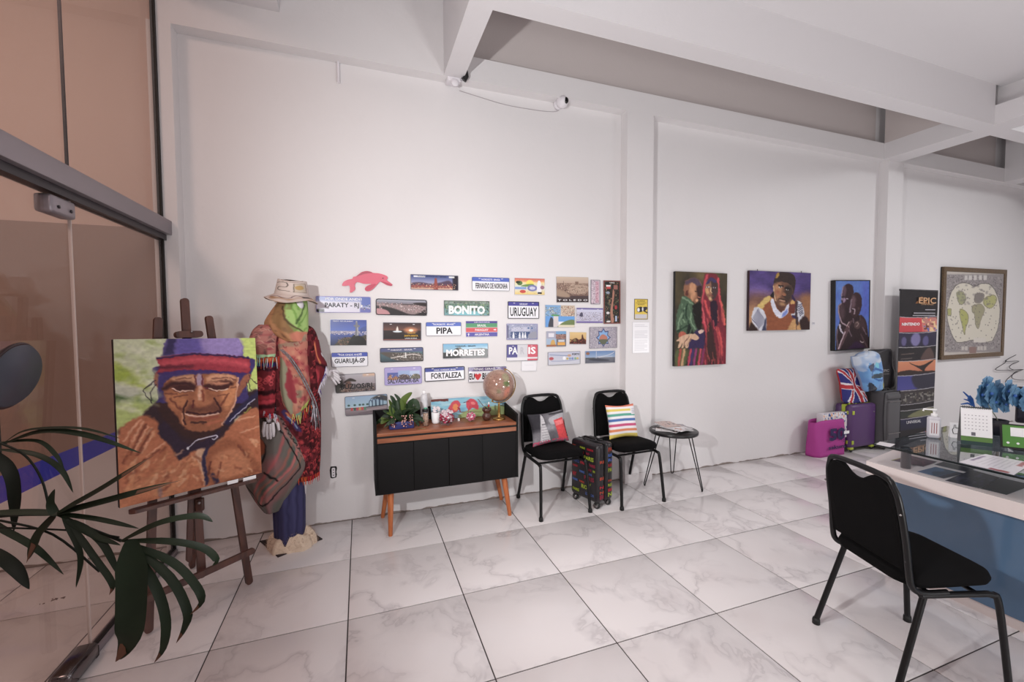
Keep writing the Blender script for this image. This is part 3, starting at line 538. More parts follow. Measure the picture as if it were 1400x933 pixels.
def a_four(cv):
    cv.rect(-.1, -.1, .52, .5, (120, 165, 210), .8); cv.speck(.1, .5, [(200, 205, 205), (110, 120, 130), (150, 160, 160)], 3, 4, 0, .5, .8); cv.rect(.52, -.1, 1.1, .5, (205, 185, 165), .8); cv.speck(.05, .5, [(160, 90, 70), (220, 205, 185), (120, 100, 90)], 2, 6, .53, 1, .8)
    cv.ell(.33, .47, .14, .05, (80, 150, 90)); cv.rect(-.1, .5, .44, 1.1, (90, 150, 215), .8); cv.poly([(.1, 1), (.18, .55), (.28, .7), (.3, 1)], (70, 70, 80), 1.5); cv.rect(.27, .5, .44, 1.0, (215, 205, 205), 2); cv.rect(.44, .5, 1.1, .75, (90, 155, 220), .8); cv.poly([(.44, .95), (.6, .78), (.85, .66), (1, .7), (1, 1), (.44, 1)], (112, 130, 80), 2)
    cv.rect(.44, .9, 1.1, 1.1, (225, 215, 190), 2)
plate([(745.2, 417), (785.8, 417.8), (785.4, 447.7), (745.2, 447.7)], 'bright plate of four blue sky travel photos', a_four, rim=None, r=.002, slots=False)
def a_pur(cv): cv.grad(0, 1, (205, 205, 228), (190, 186, 206)); cv.rect(-.1, -.1, 1.1, .1, (108, 96, 160)); cv.rect(-.1, .9, 1.1, 1.1, (108, 90, 160)); cv.speck(.3, .88, [(120, 110, 130), (215, 210, 225), (150, 130, 130), (90, 84, 110)], 2, 4, 0, 1, .65); cv.poly([(.1, .5), (.2, .28), (.24, .5), (.2, .6)], (80, 76, 100), 1.5)
plate([(787.7, 421), (824.3, 421.4), (824, 442), (788, 441.8)], 'purple edged plate with a sketched skyline', a_pur, rim=None, r=.003)
def a_lis(cv):
    cv.rect(-.1, -.1, .48, .48, (165, 165, 185), 1); cv.rect(.1, .12, .38, .38, (225, 222, 230), 1); cv.rect(.48, -.1, 1.1, .2, (110, 160, 205), 1); cv.rect(.48, .2, 1.1, .5, (150, 110, 100), 1); cv.speck(.2, .5, [(190, 150, 140), (90, 80, 80)], 2, 4, .48, 1, .5)
    cv.rect(-.1, .48, .5, 1.1, (160, 180, 205), 1); cv.poly([(.26, .6), (.4, .6), (.44, 1), (.2, 1)], (205, 160, 80), 1.5); cv.rect(0, .88, .5, 1.1, (160, 96, 60), 2); cv.rect(.5, .5, 1.1, 1.1, (110, 110, 120), 1); cv.rect(.56, .72, .95, .92, (225, 160, 60), 1.5); cv.rect(.6, .56, .92, .7, (205, 205, 210), 1.5)
plate([(746.6, 453), (774, 453), (773.8, 473.8), (746.8, 474.6)], 'small four photo magnet with a yellow tram', a_lis, rim=None, r=.006, slots=False, res=60)
def a_mon(cv): cv.grad(0, 1, (222, 190, 128), (196, 150, 90)); cv.poly([(0, .9), (.2, .6), (.4, .5), (.52, .62), (.7, .55), (.72, .25), (.78, .2), (.84, .5), (1, .7), (1, 1.1), (0, 1.1)], (70, 34, 24), 2); cv.ell(.3, .68, .1, .12, (120, 110, 70), 2); cv.speck(.6, 1, [(40, 24, 20), (150, 60, 40)], 2, 3, 0, 1, .5)
plate([(778.8, 454), (801.7, 454.6), (801.2, 470.8), (778.3, 470.8)], 'small yellow plate with a dark monument silhouette', a_mon, rim=None, r=.004, slots=False, res=56)
def a_star(cv):
    cv.speck(0, 1, [(130, 124, 140), (205, 196, 205), (150, 146, 160)], 1.6, 5, 0, 1, .8)
    S = [(.5+(.3 if i % 2 == 0 else .2)*math.cos(i*PI/8)*.92, .5+(.46 if i % 2 == 0 else .33)*math.sin(i*PI/8)) for i in range(16)]
    cv.poly(S, (70, 74, 120), 1, sm=False); T_ = [(.5+(x-.5)*.82, .5+(y-.5)*.82) for x, y in S]; cv.poly(T_, (120, 165, 215), 1, sm=False); cv.poly([(.36, .5), (.42, .38), (.5, .35), (.58, .4), (.64, .48), (.62, .6), (.38, .6)], (180, 110, 90), 2); cv.poly([(.34, .6), (.66, .6), (.6, .76), (.5, .84), (.4, .76)], (90, 96, 74), 2)
plate([(805.2, 447.7), (842.8, 447), (843.5, 475.7), (806.3, 476.6)], 'grey mosaic plate with a star shaped castle view', a_star, bg=(168, 160, 172), rim=GREYR, r=.003, rw=.002, slots=False)
def a_porto(cv):
    cv.grad(0, 1, (190, 192, 212), (205, 205, 215)); cv.line([(.05, .2), (.3, .25), (.62, .32)], 1.8, (110, 130, 170)); cv.line([(.1, .7), (.6, .72), (.98, .62)], 1.6, (130, 140, 180)); cv.ell(.1, .5, .07, .12, (180, 70, 80), 2); cv.ell(.5, .5, .05, .14, (240, 240, 245), 2)
    for x, c in ((.6, (200, 170, 80)), (.68, (120, 150, 190)), (.76, (110, 130, 190)), (.85, (120, 170, 140)), (.92, (210, 180, 90))): cv.ell(x, .55, .035, .09, c, 1.5)
    cv.ell(.66, .3, .06, .09, (200, 150, 120), 2)
plate([(748.9, 482), (792.9, 480.3), (792.9, 497.8), (749, 499.7)], 'pale drawing plate lettered PORTO', a_porto, rim=GREYR, r=.004, rw=.002, slots=False, texts=[('PORTO', .86, .22, .16, .23, INK, .03)])
def a_boat(cv): cv.grad(0, .55, (92, 128, 180), (150, 170, 200)); cv.grad(.55, 1, (110, 112, 124), (90, 92, 104)); cv.ell(.08, .2, .06, .12, (150, 100, 70), 1.5); cv.line([(.36, .05), (.36, .6)], 1.6, (210, 210, 215)); cv.line([(.4, .5), (.7, .4), (.92, .2), (.98, .05)], 2, (205, 205, 212)); cv.poly([(.1, .7), (.4, .62), (.8, .75), (.7, .86), (.3, .82)], (60, 62, 74), 1.5); cv.rect(0, .55, .3, .65, (80, 84, 84), 2); cv.line([(.45, .55), (.9, .48)], 1.2, (200, 200, 205))
plate([(799.7, 480.3), (840.6, 479.4), (840.9, 496), (800, 497.2)], 'blue grey plate of boats and a bridge, bottom right of the wall display', a_boat, rim=None, r=.003, slots=False)
plate([(712.9, 494), (733.4, 494), (733.4, 507.5), (712.9, 507.5)], 'small blank white card hanging below the PARIS plate', lambda cv: cv.line([(.2, .4), (.8, .4)], .8, (215, 212, 218)), name='wall_card', cat='card', bg=(232, 229, 233), r=.001, slots=False, group=None, res=30)
# pink river dolphin
def px2(pts, zx, zy, s): return [(zx+x/s, zy+y/s) for x, y in pts]
dp = px2([(330, 270), (350, 225), (400, 200), (450, 190), (465, 165), (500, 158), (560, 112), (630, 96), (700, 118), (770, 124), (840, 145), (872, 165), (872, 190), (862, 205), (925, 252), (928, 268), (905, 276), (850, 258), (790, 225), (765, 238), (745, 262), (690, 318), (640, 338), (610, 330), (602, 305), (625, 275), (680, 250), (600, 250), (540, 235), (500, 232), (480, 270), (490, 300), (475, 330), (428, 356), (425, 310), (415, 272), (370, 275)], 430, 360, 8.75)
dc = W(500, 386); dt = thing('dolphin_plaque', 'glossy pink carved river dolphin above the lettered plates', 'plaque', (dc[0], -.002, dc[2]))
dw = ssm([(p[0]-dc[0], p[2]-dc[2]) for p in (W(*a) for a in dp)], 3, True)
bm = bmesh.new(); vv = [bm.verts.new((x, -.012, z)) for x, z in dw]; fc = bm.faces.new(vv); ex = bmesh.ops.extrude_face_region(bm, geom=[fc])
for e in ex['geom']:
    if isinstance(e, bmesh.types.BMVert): e.co.y = 0
fr = [e for e in bm.edges if abs(e.verts[0].co.y+.012) < 1e-6 and abs(e.verts[1].co.y+.012) < 1e-6]
PINK = M('pink_lacquer', (222, 118, 136), .18, coat=.6)
MB().bm(bm).build('body', PINK, dt)
def sub(pts, mat, name, y0=-.016, n=3): 
    w_ = [(p[0]-dc[0], p[2]-dc[2]) for p in (W(*a) for a in px2(pts, 430, 360, 8.75))]; MB().prism(ssm(w_, n, True), y0, -.011).build(name, mat, dt)
sub([(500, 160), (560, 116), (630, 98), (690, 116), (600, 130), (540, 148)], M('deep_pink', (176, 84, 100), .3), 'back_fin')
sub([(790, 222), (850, 232), (925, 262), (900, 272), (850, 256)], M('lower_jaw_pink', (186, 84, 102), .3), 'lower_jaw')
sub([(605, 325), (612, 298), (660, 265), (735, 252), (690, 300), (640, 330)], M('fin_pink', (196, 88, 108), .25), 'flipper')
sub([(812, 178), (822, 178), (822, 188), (812, 188)], BLACK, 'eye', -.0165)
# ------------------------------------------------------------------ paintings on the wall
def picture(q, depth, label, cv, name='painting', side=None, cat='painting', frame=None, fw=.02, mat=None, ymargin=0.0):
    c, w, h, a = qpose(q, -depth); o = thing(name, label, cat, (c[0], -.004, c[2])); o.rotation_euler = (0, -a, 0)
    MB().box((-w/2, -depth+(.001 if not frame else .012), -h/2), (w/2, 0, h/2)).build('stretcher' if not frame else 'backing', side or BLACK, o)
    cgrid('canvas' if not frame else 'print', cv, flat(w-2*fw if frame else w, h-2*fw if frame else h, -depth if not frame else -depth+.004), mat or PAINT, o)
    if frame:
        m = MB(); ring_prism(m, rrect(w, h, .004), rrect(w-2*fw, h-2*fw, .002), -depth-.006, -depth+.02); m.build('frame', frame, o)
    return o, w, h
Z4 = lambda q, s, ox, oy: [((x-ox)*s, (y-oy)*s) for x, y in q]
# girl and child; traced in a 6.222x view whose origin is (910, 360)
Q1 = [(922.5, 371.3), (993, 374), (992.8, 497.9), (922.5, 501)]
c = Cv(118, 208, (58, 50, 40), Z4(Q1, 6.222, 910, 360), 1.2, 3)
c.mix(c.ns(30, 30, 4)*1.2-.3, (92, 80, 50), .8); c.ell(330, 100, 90, 60, (110, 92, 58), 25)
c.poly([(320, 110), (350, 88), (420, 92), (450, 150), (470, 330), (505, 500), (520, 880), (330, 880), (320, 560), (285, 470), (320, 300)], (120, 24, 44), 3)
for p, col, w_ in (([(345, 100), (325, 180), (310, 300), (300, 440), (350, 560)], (196, 50, 70), 5), ([(440, 130), (448, 250), (480, 400), (500, 520)], (205, 54, 66), 5), ([(330, 320), (360, 420), (420, 520), (470, 640), (480, 780)], (205, 60, 62), 5), ([(470, 330), (490, 440), (500, 520)], (215, 90, 70), 3), ([(340, 540), (355, 700), (370, 850)], (190, 46, 62), 5), ([(400, 600), (430, 740), (440, 860)], (150, 40, 50), 5), ([(310, 380), (330, 500)], (225, 80, 90), 3), ([(430, 560), (460, 700), (450, 860)], (188, 60, 60), 3)): c.line(p, w_, col, 3)
c.poly([(350, 560), (380, 500), (410, 620), (440, 860), (360, 860)], (60, 34, 34), 5); c.poly([(375, 330), (430, 330), (440, 500), (420, 540), (385, 470)], (44, 24, 44), 4)
c.poly([(330, 190), (345, 150), (385, 128), (425, 150), (438, 200), (430, 260), (410, 300), (378, 325), (350, 290), (330, 240)], (150, 104, 76), 2)
c.poly([(380, 150), (430, 160), (436, 230), (425, 285), (395, 310), (385, 240)], (70, 50, 50), 3); c.poly([(335, 175), (380, 120), (432, 160), (400, 165), (385, 150), (360, 170)], (62, 50, 92), 2)
c.poly([(333, 215), (355, 220), (365, 250), (350, 265), (335, 245)], (205, 150, 100), 3); c.ell(352, 203, 15, 8, (225, 215, 215), 1); c.ell(352, 203, 6, 7, (40, 30, 30), 1); c.ell(408, 208, 13, 7, (170, 160, 165), 1); c.ell(408, 208, 5, 6, (30, 24, 28), 1)
c.line([(381, 205), (378, 245), (388, 252)], 1.6, (220, 190, 150)); c.line([(365, 275), (380, 272), (398, 278)], 1.8, (120, 50, 50)); c.ell(375, 300, 9, 12, (225, 180, 130), 2)
c.poly([(150, 190), (170, 145), (215, 125), (270, 140), (305, 190), (305, 280), (285, 325), (255, 345), (235, 330), (200, 300), (165, 285), (148, 240)], (140, 92, 66), 2)
c.poly([(200, 180), (240, 165), (255, 230), (230, 320), (205, 290)], (196, 140, 100), 5); c.poly([(160, 160), (215, 125), (270, 140), (305, 200), (270, 195), (220, 165), (170, 185)], (84, 66, 84), 4); c.poly([(265, 200), (305, 200), (300, 290), (275, 330), (262, 270)], (58, 34, 34), 4)
c.ell(176, 255, 13, 26, (90, 44, 34), 2); c.line([(245, 240), (275, 245)], 1.6, (40, 26, 26)); c.line([(268, 285), (290, 292)], 1.6, (180, 110, 84)); c.ell(262, 315, 12, 14, (205, 150, 110), 3)
c.poly([(140, 280), (190, 295), (235, 345), (225, 380), (270, 480), (260, 600), (170, 600), (95, 590), (90, 440), (120, 340)], (74, 98, 74), 2)
for p in ([(140, 290), (230, 350)], [(160, 380), (120, 470), (100, 560)], [(230, 390), (210, 480), (250, 560)], [(130, 450), (160, 500)]): c.line(p, 3, (120, 146, 116), 2)
for p in ([(180, 350), (170, 430), (210, 560)], [(225, 400), (240, 470)], [(100, 580), (200, 520)], [(150, 400), (145, 470)]): c.line(p, 3, (30, 52, 38), 3)
c.poly([(195, 520), (240, 600), (180, 600)], (20, 26, 22), 4); c.poly([(270, 560), (330, 580), (325, 720), (260, 720), (190, 730), (210, 640)], (50, 34, 78), 3); c.poly([(235, 350), (300, 340), (300, 560), (250, 520), (225, 380)], (26, 20, 18), 4)
c.poly([(110, 590), (150, 580), (170, 610), (120, 640)], (176, 84, 62), 2); c.poly([(95, 660), (130, 625), (200, 600), (260, 605), (285, 640), (260, 655), (215, 650), (190, 715), (170, 722), (165, 690), (150, 720), (135, 722), (140, 680), (118, 720), (105, 715), (120, 670)], (205, 165, 135), 1.6)
for p in ([(200, 620), (160, 680)], [(180, 640), (150, 700)], [(215, 640), (185, 700)]): c.line(p, 1.4, (130, 90, 76), 1)
c.poly([(275, 580), (300, 560), (325, 570), (318, 590), (285, 600)], (215, 180, 165), 1.6); c.poly([(90, 740), (190, 745), (160, 880), (90, 880)], (84, 92, 56), 4)
for x, col in ((150, (196, 150, 110)), (205, (190, 40, 80)), (250, (150, 40, 110)), (290, (196, 50, 80)), (120, (170, 60, 50)), (225, (60, 40, 100)), (315, (130, 40, 90))): c.line([(x+10, 735), (x, 800), (x-8, 870)], 5, col, 3)
rp_ = np.random.RandomState(4)
for _ in range(34):
    x, y = rp_.uniform(330, 500), rp_.uniform(360, 850); c.line([(x, y), (x+rp_.uniform(2, 14), y+rp_.uniform(40, 110))], rp_.uniform(1, 2.6), [(208, 60, 74), (70, 22, 30), (150, 34, 50), (60, 30, 40), (196, 84, 66)][rp_.randint(5)], 2, .7)
for _ in range(16):
    x, y = rp_.uniform(110, 240), rp_.uniform(340, 560); c.line([(x, y), (x+rp_.uniform(-30, 20), y+rp_.uniform(20, 60))], rp_.uniform(1, 2.4), [(32, 50, 38), (116, 142, 112), (50, 72, 54)][rp_.randint(3)], 2, .7)
c.brush(.09, 3, 8, 2)
WIRE = M('steel_wire', (120, 116, 120), .3, metal=.9)
picture(Q1, .03, 'tall painting of a red shawled woman and a child in green', c, ymargin=1)
# man in cap; 9.327x view of (1010, 360)
Q2 = [(1024, 370.2), (1107.8, 373.4), (1107, 451.1), (1024, 452.4)]
c = Cv(150, 142, (84, 62, 132), Z4(Q2, 9.327, 1010, 360), 1.2, 5); c.mix(c.ns(26, 20, 6)*1.6-.5, (56, 40, 92), .9)
c.poly([(120, 300), (330, 320), (400, 420), (120, 420)], (118, 92, 160), 20); c.poly([(100, 430), (400, 400), (700, 430), (950, 420), (950, 900), (100, 900)], (120, 82, 70), 25); c.poly([(100, 600), (220, 560), (200, 900), (100, 900)], (180, 130, 90), 25)
c.poly([(790, 430), (950, 450), (950, 800), (840, 700)], (150, 100, 66), 15)
c.poly([(230, 560), (330, 450), (410, 430), (520, 500), (640, 520), (720, 560), (780, 760), (770, 880), (260, 880), (280, 700)], (142, 76, 42), 3)
c.poly([(225, 560), (340, 435), (405, 425), (400, 470), (330, 530), (300, 580)], (210, 178, 100), 3); c.poly([(640, 500), (690, 480), (735, 500), (725, 650), (640, 620)], (110, 50, 40), 3); c.ell(680, 500, 28, 26, (205, 160, 90), 3); c.ell(412, 450, 18, 34, (180, 120, 60), 3)
c.poly([(165, 720), (185, 590), (235, 560), (310, 600), (350, 700), (345, 850), (250, 862)], (206, 206, 216), 2); c.poly([(735, 500), (760, 485), (800, 520), (835, 660), (770, 760), (715, 640)], (206, 206, 214), 2)
for i in range(8): c.line([(240-10*i, 580+19*i), (285-8*i, 660+17*i), (338-12*i, 730+15*i)], 1.3, (46, 44, 84), 1.2)
c.poly([(330, 740), (350, 700), (345, 860), (300, 862)], (60, 62, 90), 3)
for i in range(7): c.line([(742+6*i, 540+22*i), (800+3*i, 520+20*i)], 2, (50, 48, 80), 1.5)
c.poly([(110, 880), (150, 770), (170, 760), (250, 870)], (52, 34, 34), 4); c.poly([(770, 760), (835, 670), (905, 760), (905, 870), (780, 870)], (54, 34, 34), 4)
c.poly([(630, 860), (650, 790), (720, 700), (790, 860)], (196, 148, 92), 3); c.line([(735, 740), (735, 860)], 2, (80, 50, 50), 2)
c.poly([(400, 480), (440, 460), (470, 560), (530, 625), (590, 580), (620, 500), (640, 520), (620, 640), (550, 700), (490, 690), (430, 600)], (214, 214, 230), 2); c.poly([(560, 640), (620, 580), (600, 660), (550, 690)], (110, 130, 200), 3)
c.poly([(455, 480), (480, 560), (530, 625), (590, 570), (600, 500), (540, 470)], (92, 56, 44), 4)
c.poly([(440, 260), (560, 240), (690, 290), (680, 420), (650, 500), (590, 545), (540, 555), (480, 520), (450, 440)], (112, 74, 56), 2); c.poly([(445, 290), (520, 260), (540, 330), (520, 420), (470, 450)], (172, 120, 82), 7); c.poly([(590, 300), (680, 300), (670, 430), (600, 520), (575, 450)], (64, 48, 42), 7)
c.line([(440, 300), (445, 400), (470, 480)], 2.5, (205, 170, 130), 2); c.ell(525, 308, 22, 10, (200, 190, 185), 1.5, rot=.1); c.ell(527, 308, 9, 10, (24, 18, 18), 1); c.ell(612, 338, 20, 9, (180, 170, 165), 1.5, rot=.15); c.ell(614, 338, 8, 9, (24, 18, 18), 1)
c.line([(500, 285), (550, 295)], 3.4, (34, 24, 24), 2); c.line([(585, 315), (645, 325)], 3.4, (34, 24, 24), 2); c.poly([(535, 400), (555, 370), (585, 380), (600, 410), (565, 420)], (150, 96, 66), 4); c.line([(545, 415), (590, 425)], 2.4, (50, 30, 28), 2)
c.line([(510, 460), (550, 470), (590, 480)], 3.5, (50, 30, 30), 2); c.line([(515, 475), (580, 488)], 2.5, (196, 150, 120), 1.5); c.ell(550, 520, 34, 18, (180, 136, 90), 6); c.ell(490, 375, 25, 30, (150, 84, 60), 8)
c.poly([(440, 260), (445, 200), (490, 125), (600, 112), (690, 150), (715, 230), (705, 330), (690, 400), (675, 300), (560, 240), (450, 250)], (52, 36, 32), 2); c.poly([(455, 190), (480, 130), (505, 125), (495, 175)], (172, 132, 48), 3); c.poly([(405, 400), (440, 360), (440, 440), (400, 430)], (30, 22, 28), 2); c.poly([(680, 400), (720, 480), (690, 480), (665, 430)], (50, 30, 70), 2)
c.line([(670, 660), (700, 655), (720, 640)], 4, (205, 210, 220), 2); c.line([(690, 680), (740, 700)], 6, (52, 44, 92), 3); c.line([(735, 500), (730, 640), (750, 780)], 5, (60, 44, 50), 3); c.brush(.08, 8, 3, 3)
p2, pw, ph = picture(Q2, .03, 'wide painting of a man in a dark cap on violet ground', c, side=M('purple_brown_edge', (52, 28, 38), .6))
# two figures, blue ground; 8.48x view of (1125, 375)
Q3 = [(1141, 384.4), (1187.9, 383.8), (1187.5, 475.8), (1141.3, 479)]
c = Cv(92, 166, (78, 116, 188), Z4(Q3, 8.48, 1125, 375), 1.0, 8); c.mix(c.ns(18, 18, 2)*1.4-.4, (66, 92, 180), .9); c.rect(440, 80, 540, 500, (70, 88, 180), 20)
K = (46, 30, 34)
c.poly([(150, 870), (155, 660), (190, 560), (175, 440), (175, 370), (215, 340), (300, 350), (400, 470), (450, 480), (500, 560), (520, 700), (525, 880), (150, 880)], K, 2)
c.poly([(215, 210), (240, 140), (280, 115), (330, 130), (350, 200), (335, 300), (300, 380), (240, 380), (210, 320), (208, 260)], (52, 32, 38), 2); c.poly([(315, 330), (330, 250), (370, 215), (420, 230), (446, 300), (440, 400), (410, 470), (360, 500), (315, 460), (305, 400)], (58, 36, 40), 2)
c.line([(228, 150), (214, 220), (214, 300)], 3, (150, 130, 150), 2); c.poly([(225, 280), (260, 285), (250, 320), (228, 330)], (150, 124, 150), 3); c.line([(215, 270), (240, 262)], 3, (24, 18, 24), 1.5); c.line([(270, 285), (285, 290)], 2, (190, 170, 190))
c.line([(325, 300), (315, 380), (310, 440)], 4, (140, 120, 132), 2); c.line([(340, 400), (365, 420), (358, 460)], 3, (170, 150, 160), 2); c.line([(330, 405), (345, 425)], 2, (22, 16, 22)); c.ell(408, 400, 10, 14, (80, 54, 58), 2)
c.line([(205, 345), (178, 380), (185, 470), (215, 560), (260, 590)], 3, (176, 150, 160), 2); c.line([(190, 590), (205, 650), (235, 690)], 4, (200, 190, 205), 2)
c.poly([(250, 640), (275, 590), (320, 540), (340, 545), (310, 600), (300, 660), (200, 870), (170, 870), (220, 740)], (88, 62, 66), 2); c.line([(270, 600), (300, 560)], 2, (190, 165, 165), 1.5); c.line([(255, 670), (180, 860)], 3, (196, 170, 180), 2); c.line([(290, 600), (300, 620)], 1.5, (180, 150, 150))
c.ell(395, 590, 38, 46, (84, 62, 62), 4); c.line([(380, 570), (395, 560), (410, 575), (400, 600), (385, 610)], 1.6, (150, 126, 120), 1.2); c.line([(430, 780), (450, 795), (465, 785)], 2, (190, 170, 170), 1.5); c.line([(440, 700), (480, 780), (520, 860)], 3, (90, 64, 70), 3); c.line([(430, 480), (425, 540)], 2.5, (90, 70, 60), 2)
c.poly([(232, 150), (250, 135), (262, 200), (250, 260), (225, 250)], (104, 78, 92), 5, .8); c.poly([(325, 290), (350, 250), (372, 300), (360, 380), (330, 380)], (110, 84, 92), 6, .8); c.poly([(180, 380), (215, 350), (250, 420), (240, 520), (200, 500)], (96, 70, 78), 8, .6); c.poly([(430, 500), (470, 520), (500, 600), (470, 660), (430, 600)], (80, 56, 60), 8, .6)
for p in ([(165, 640), (160, 740), (170, 840)], [(345, 520), (352, 560)], [(300, 650), (330, 720)], [(460, 620), (500, 700)]): c.line(p, 2.4, (150, 126, 140), 2.5, .7)
c.poly([(330, 820), (400, 780), (480, 860), (300, 880)], (50, 26, 56), 6); c.brush(.07, 3, 6, 3)
p3, pw3, ph3 = picture(Q3, .045, 'narrow dark framed painting of two figures on blue', c, side=BLACK)
m = MB(); ring_prism(m, rrect(pw3+.016, ph3+.016, .002), rrect(pw3-.004, ph3-.004, .001), -.05, 0); m.build('frame', BLACK, p3)
for par, hw, hh in ((p2, pw, ph),):
    for sx in (-.36, .36): MB().tube([(sx*hw, -.012, hh/2), (sx*hw, -.012, hh/2+.02)], .004, 6).build('hanging_hook', WIRE, par)
# old map; 6.438x view of (1280, 355)
QF = [(1289.3, 364.6), (1374.4, 369.4), (1372.4, 486.3), (1286.2, 492.5)]
QI = [(1295.5, 371), (1371, 375), (1369, 480), (1293, 484.5)]
c = Cv(150, 196, (198, 188, 180), Z4(QI, 6.438, 1280, 355), .6, 4)
c.rect(100, 130, 588, 805, (148, 140, 140), 3); c.speck(.05, .95, [(120, 112, 114), (170, 162, 160), (110, 100, 104)], 2.5, 3, .03, .97, .6)
c.poly([(200, 215), (280, 205), (340, 235), (400, 210), (480, 225), (540, 330), (560, 450), (545, 600), (500, 710), (440, 720), (340, 700), (240, 720), (180, 700), (125, 560), (110, 440), (140, 300)], (214, 206, 190), 3)
for p, col in (([(190, 290), (240, 280), (270, 340), (240, 390), (210, 370)], (160, 160, 120)), ([(225, 430), (270, 450), (295, 510), (270, 600), (262, 650), (240, 560), (222, 480)], (172, 172, 96)), ([(330, 400), (400, 390), (430, 440), (400, 520), (380, 600), (355, 560), (345, 480), (325, 450)], (158, 152, 120)), ([(420, 340), (500, 310), (530, 350), (490, 420), (430, 400)], (178, 176, 112)), ([(350, 300), (420, 300), (400, 370), (345, 370)], (132, 124, 118)), ([(118, 430), (145, 430), (145, 480), (120, 480)], (168, 168, 100))):
    c.poly(p, col, 4); c.line(p+[p[0]], .9, (96, 86, 80), 1)
rs = np.random.RandomState(6)
for _ in range(90): x, y = rs.uniform(140, 540), rs.uniform(240, 690); c.ell(x, y, 4, 5, (104, 96, 96), 1, .8)
for _ in range(40): x, y = rs.uniform(200, 500), rs.uniform(220, 400); c.ell(x, y, 10, 8, (120, 112, 112), 3, .5)
c.line([(110, 440), (140, 300), (200, 215), (280, 205), (340, 235), (400, 210), (480, 225), (540, 330), (560, 450), (545, 600), (500, 710)], 1.4, (84, 78, 80)); c.line([(110, 440), (125, 560), (180, 700), (240, 720), (340, 700), (440, 720), (500, 710)], 1.4, (84, 78, 80))
for x in (270, 305, 345, 390, 430): c.rect(x-13, 138, x+13, 180, (206, 200, 196), 2)
for x in (250, 280, 385, 410, 440): c.rect(x-11, 755, x+11, 790, (196, 188, 182), 2)
c.rect(305, 760, 365, 815, (140, 110, 104), 2); c.rect(340, 680, 445, 722, (214, 206, 196), 2)
FRAMEW = wood('walnut_gilt_frame', (72, 52, 34), (110, 86, 54), .35, (20, 20, 20))
picture(QF, .03, 'antique world map in a brown and gilt frame', c, name='framed_map', cat='map', frame=FRAMEW, fw=.058, mat=PM('old_paper', .5, gain=.95))
# ------------------------------------------------------------------ small things on the wall
q = [(867, 409), (885.3, 409), (885.3, 437), (867, 437)]
def a_cam(cv):
    cv.rect(-.1, -.1, 1.1, 1.1, (222, 190, 50)); cv.rect(.05, .75, .95, .97, (200, 196, 202), 1); cv.poly([(.2, .44), (.55, .38), (.62, .6), (.25, .64)], (30, 28, 36), 1.2); cv.ell(.3, .53, .1, .1, (235, 232, 236), 1.2); cv.poly([(.6, .42), (.92, .38), (.95, .5), (.7, .6)], (40, 34, 48), 1.2); cv.ell(.62, .5, .06, .1, (230, 228, 232), 1.2); cv.line([(.7, .58), (.97, .67)], 3, (34, 30, 40))
c0 = W(876, 423, -.1); qq = q
def onpil(q, label, art, name, cat, res=44, texts=(), bg=(240, 238, 242), rim=None):
    c, w, h, a = qpose(q, -.1); o = MB().box((-w/2, 0, -h/2), (w/2, .0028, h/2)).build(name, METAL, None, loc=(c[0], -.103, c[2])); tag(o, label, cat)
    cv = Cv(res, int(res*h/w), bg); art(cv); cgrid('printed_face', cv, flat(w*.98, h*.98, -.0006), PRINT, o)
    if rim: m = MB(); ring_prism(m, rrect(w, h, .002), rrect(w-.008, h-.008, .001), -.0015, .001); m.build('rim', rim, o)
    for t in texts: text(t[0], t[3]*h, t[5], o, ((t[1]-.5)*w, -.001, (.5-t[2])*h), t[4]*w)
    return o
onpil(q, 'yellow camera surveillance warning sign on the pilaster', a_cam, 'warning_sign', 'sign', rim=DARKR, texts=[('SORRIA', .5, .1, .07, .6, INK), ('VOCÊ ESTÁ SENDO', .5, .19, .06, .8, INK), ('FILMADO', .5, .27, .06, .5, INK)])
def a_doc(cv):
    for i in range(17): 
        if i not in (2, 3, 9): cv.line([(.12, .08+.052*i), (.88 if i % 3 else .7, .08+.052*i)], .9, (196, 193, 200), 1.2)
onpil([(864.5, 440.5), (887.5, 440.5), (887.5, 483), (864.5, 483)], 'printed white notice below the yellow sign', a_doc, 'paper_notice', 'paper', 50)
c_ = W(1112, 442.5)
lab = tag(MB().box((-.022, -.002, -.014), (.022, 0, .014)).build('wall_label', M('label_paper', (206, 203, 210), .6), None, loc=(c_[0], -.001, c_[2])), 'tiny white caption label right of the capped man painting', 'label')
MB().box((-.015, -.0026, .002), (.015, -.002, .006)).build('print_line', GREYI, lab)
# conduit stub, junction box, black plug and camera with its cable
PVC = M('white_plastic', (226, 221, 226), .45)
a_, b_ = W(462, 77, -.012), W(462.5, 113, -.012)
tag(MB().tube([(a_[0], -.012, ZB+.06), (a_[0], -.012, b_[2])], .011, 10).build('conduit_stub', PVC), 'short white conduit stub under the beam at left', 'conduit')
jb = W(625, 113, -.1); j = thing('junction_box', 'small white junction box under the beam end', 'box', (jb[0]-.02, -.1, jb[2]+.012))
MB().box((-.055, 0, -.0), (.05, .09, .055), bev=.008).build('housing', PVC, j)
m = MB().lathe([(.03, 0), (.03, .012), (.024, .02)], n=16); m.xf(Matrix.Rotation(PI/2, 4, 'X')).build('socket_face', PVC, j, loc=(-.0, .0, -.02))
kb = W(636, 100, -.14); kk = thing('plug_adapter', 'black and silver plug with a short cable at the beam corner', 'plug', kb)
MB().tube([W(637, 89, -.16)-kb, W(637.5, 97, -.15)-kb, W(638, 104, -.14)-kb, W(634, 110, -.13)-kb], [.006, .012, .018, .022], 8).build('black_lead', BLACK, kk)
MB().box(W(630.5, 109, -.12)-kb, W(635.5, 101, -.10)-kb, bev=.004).build('silver_tip', M('silver_tip', (190, 190, 196), .25, metal=.8), kk)
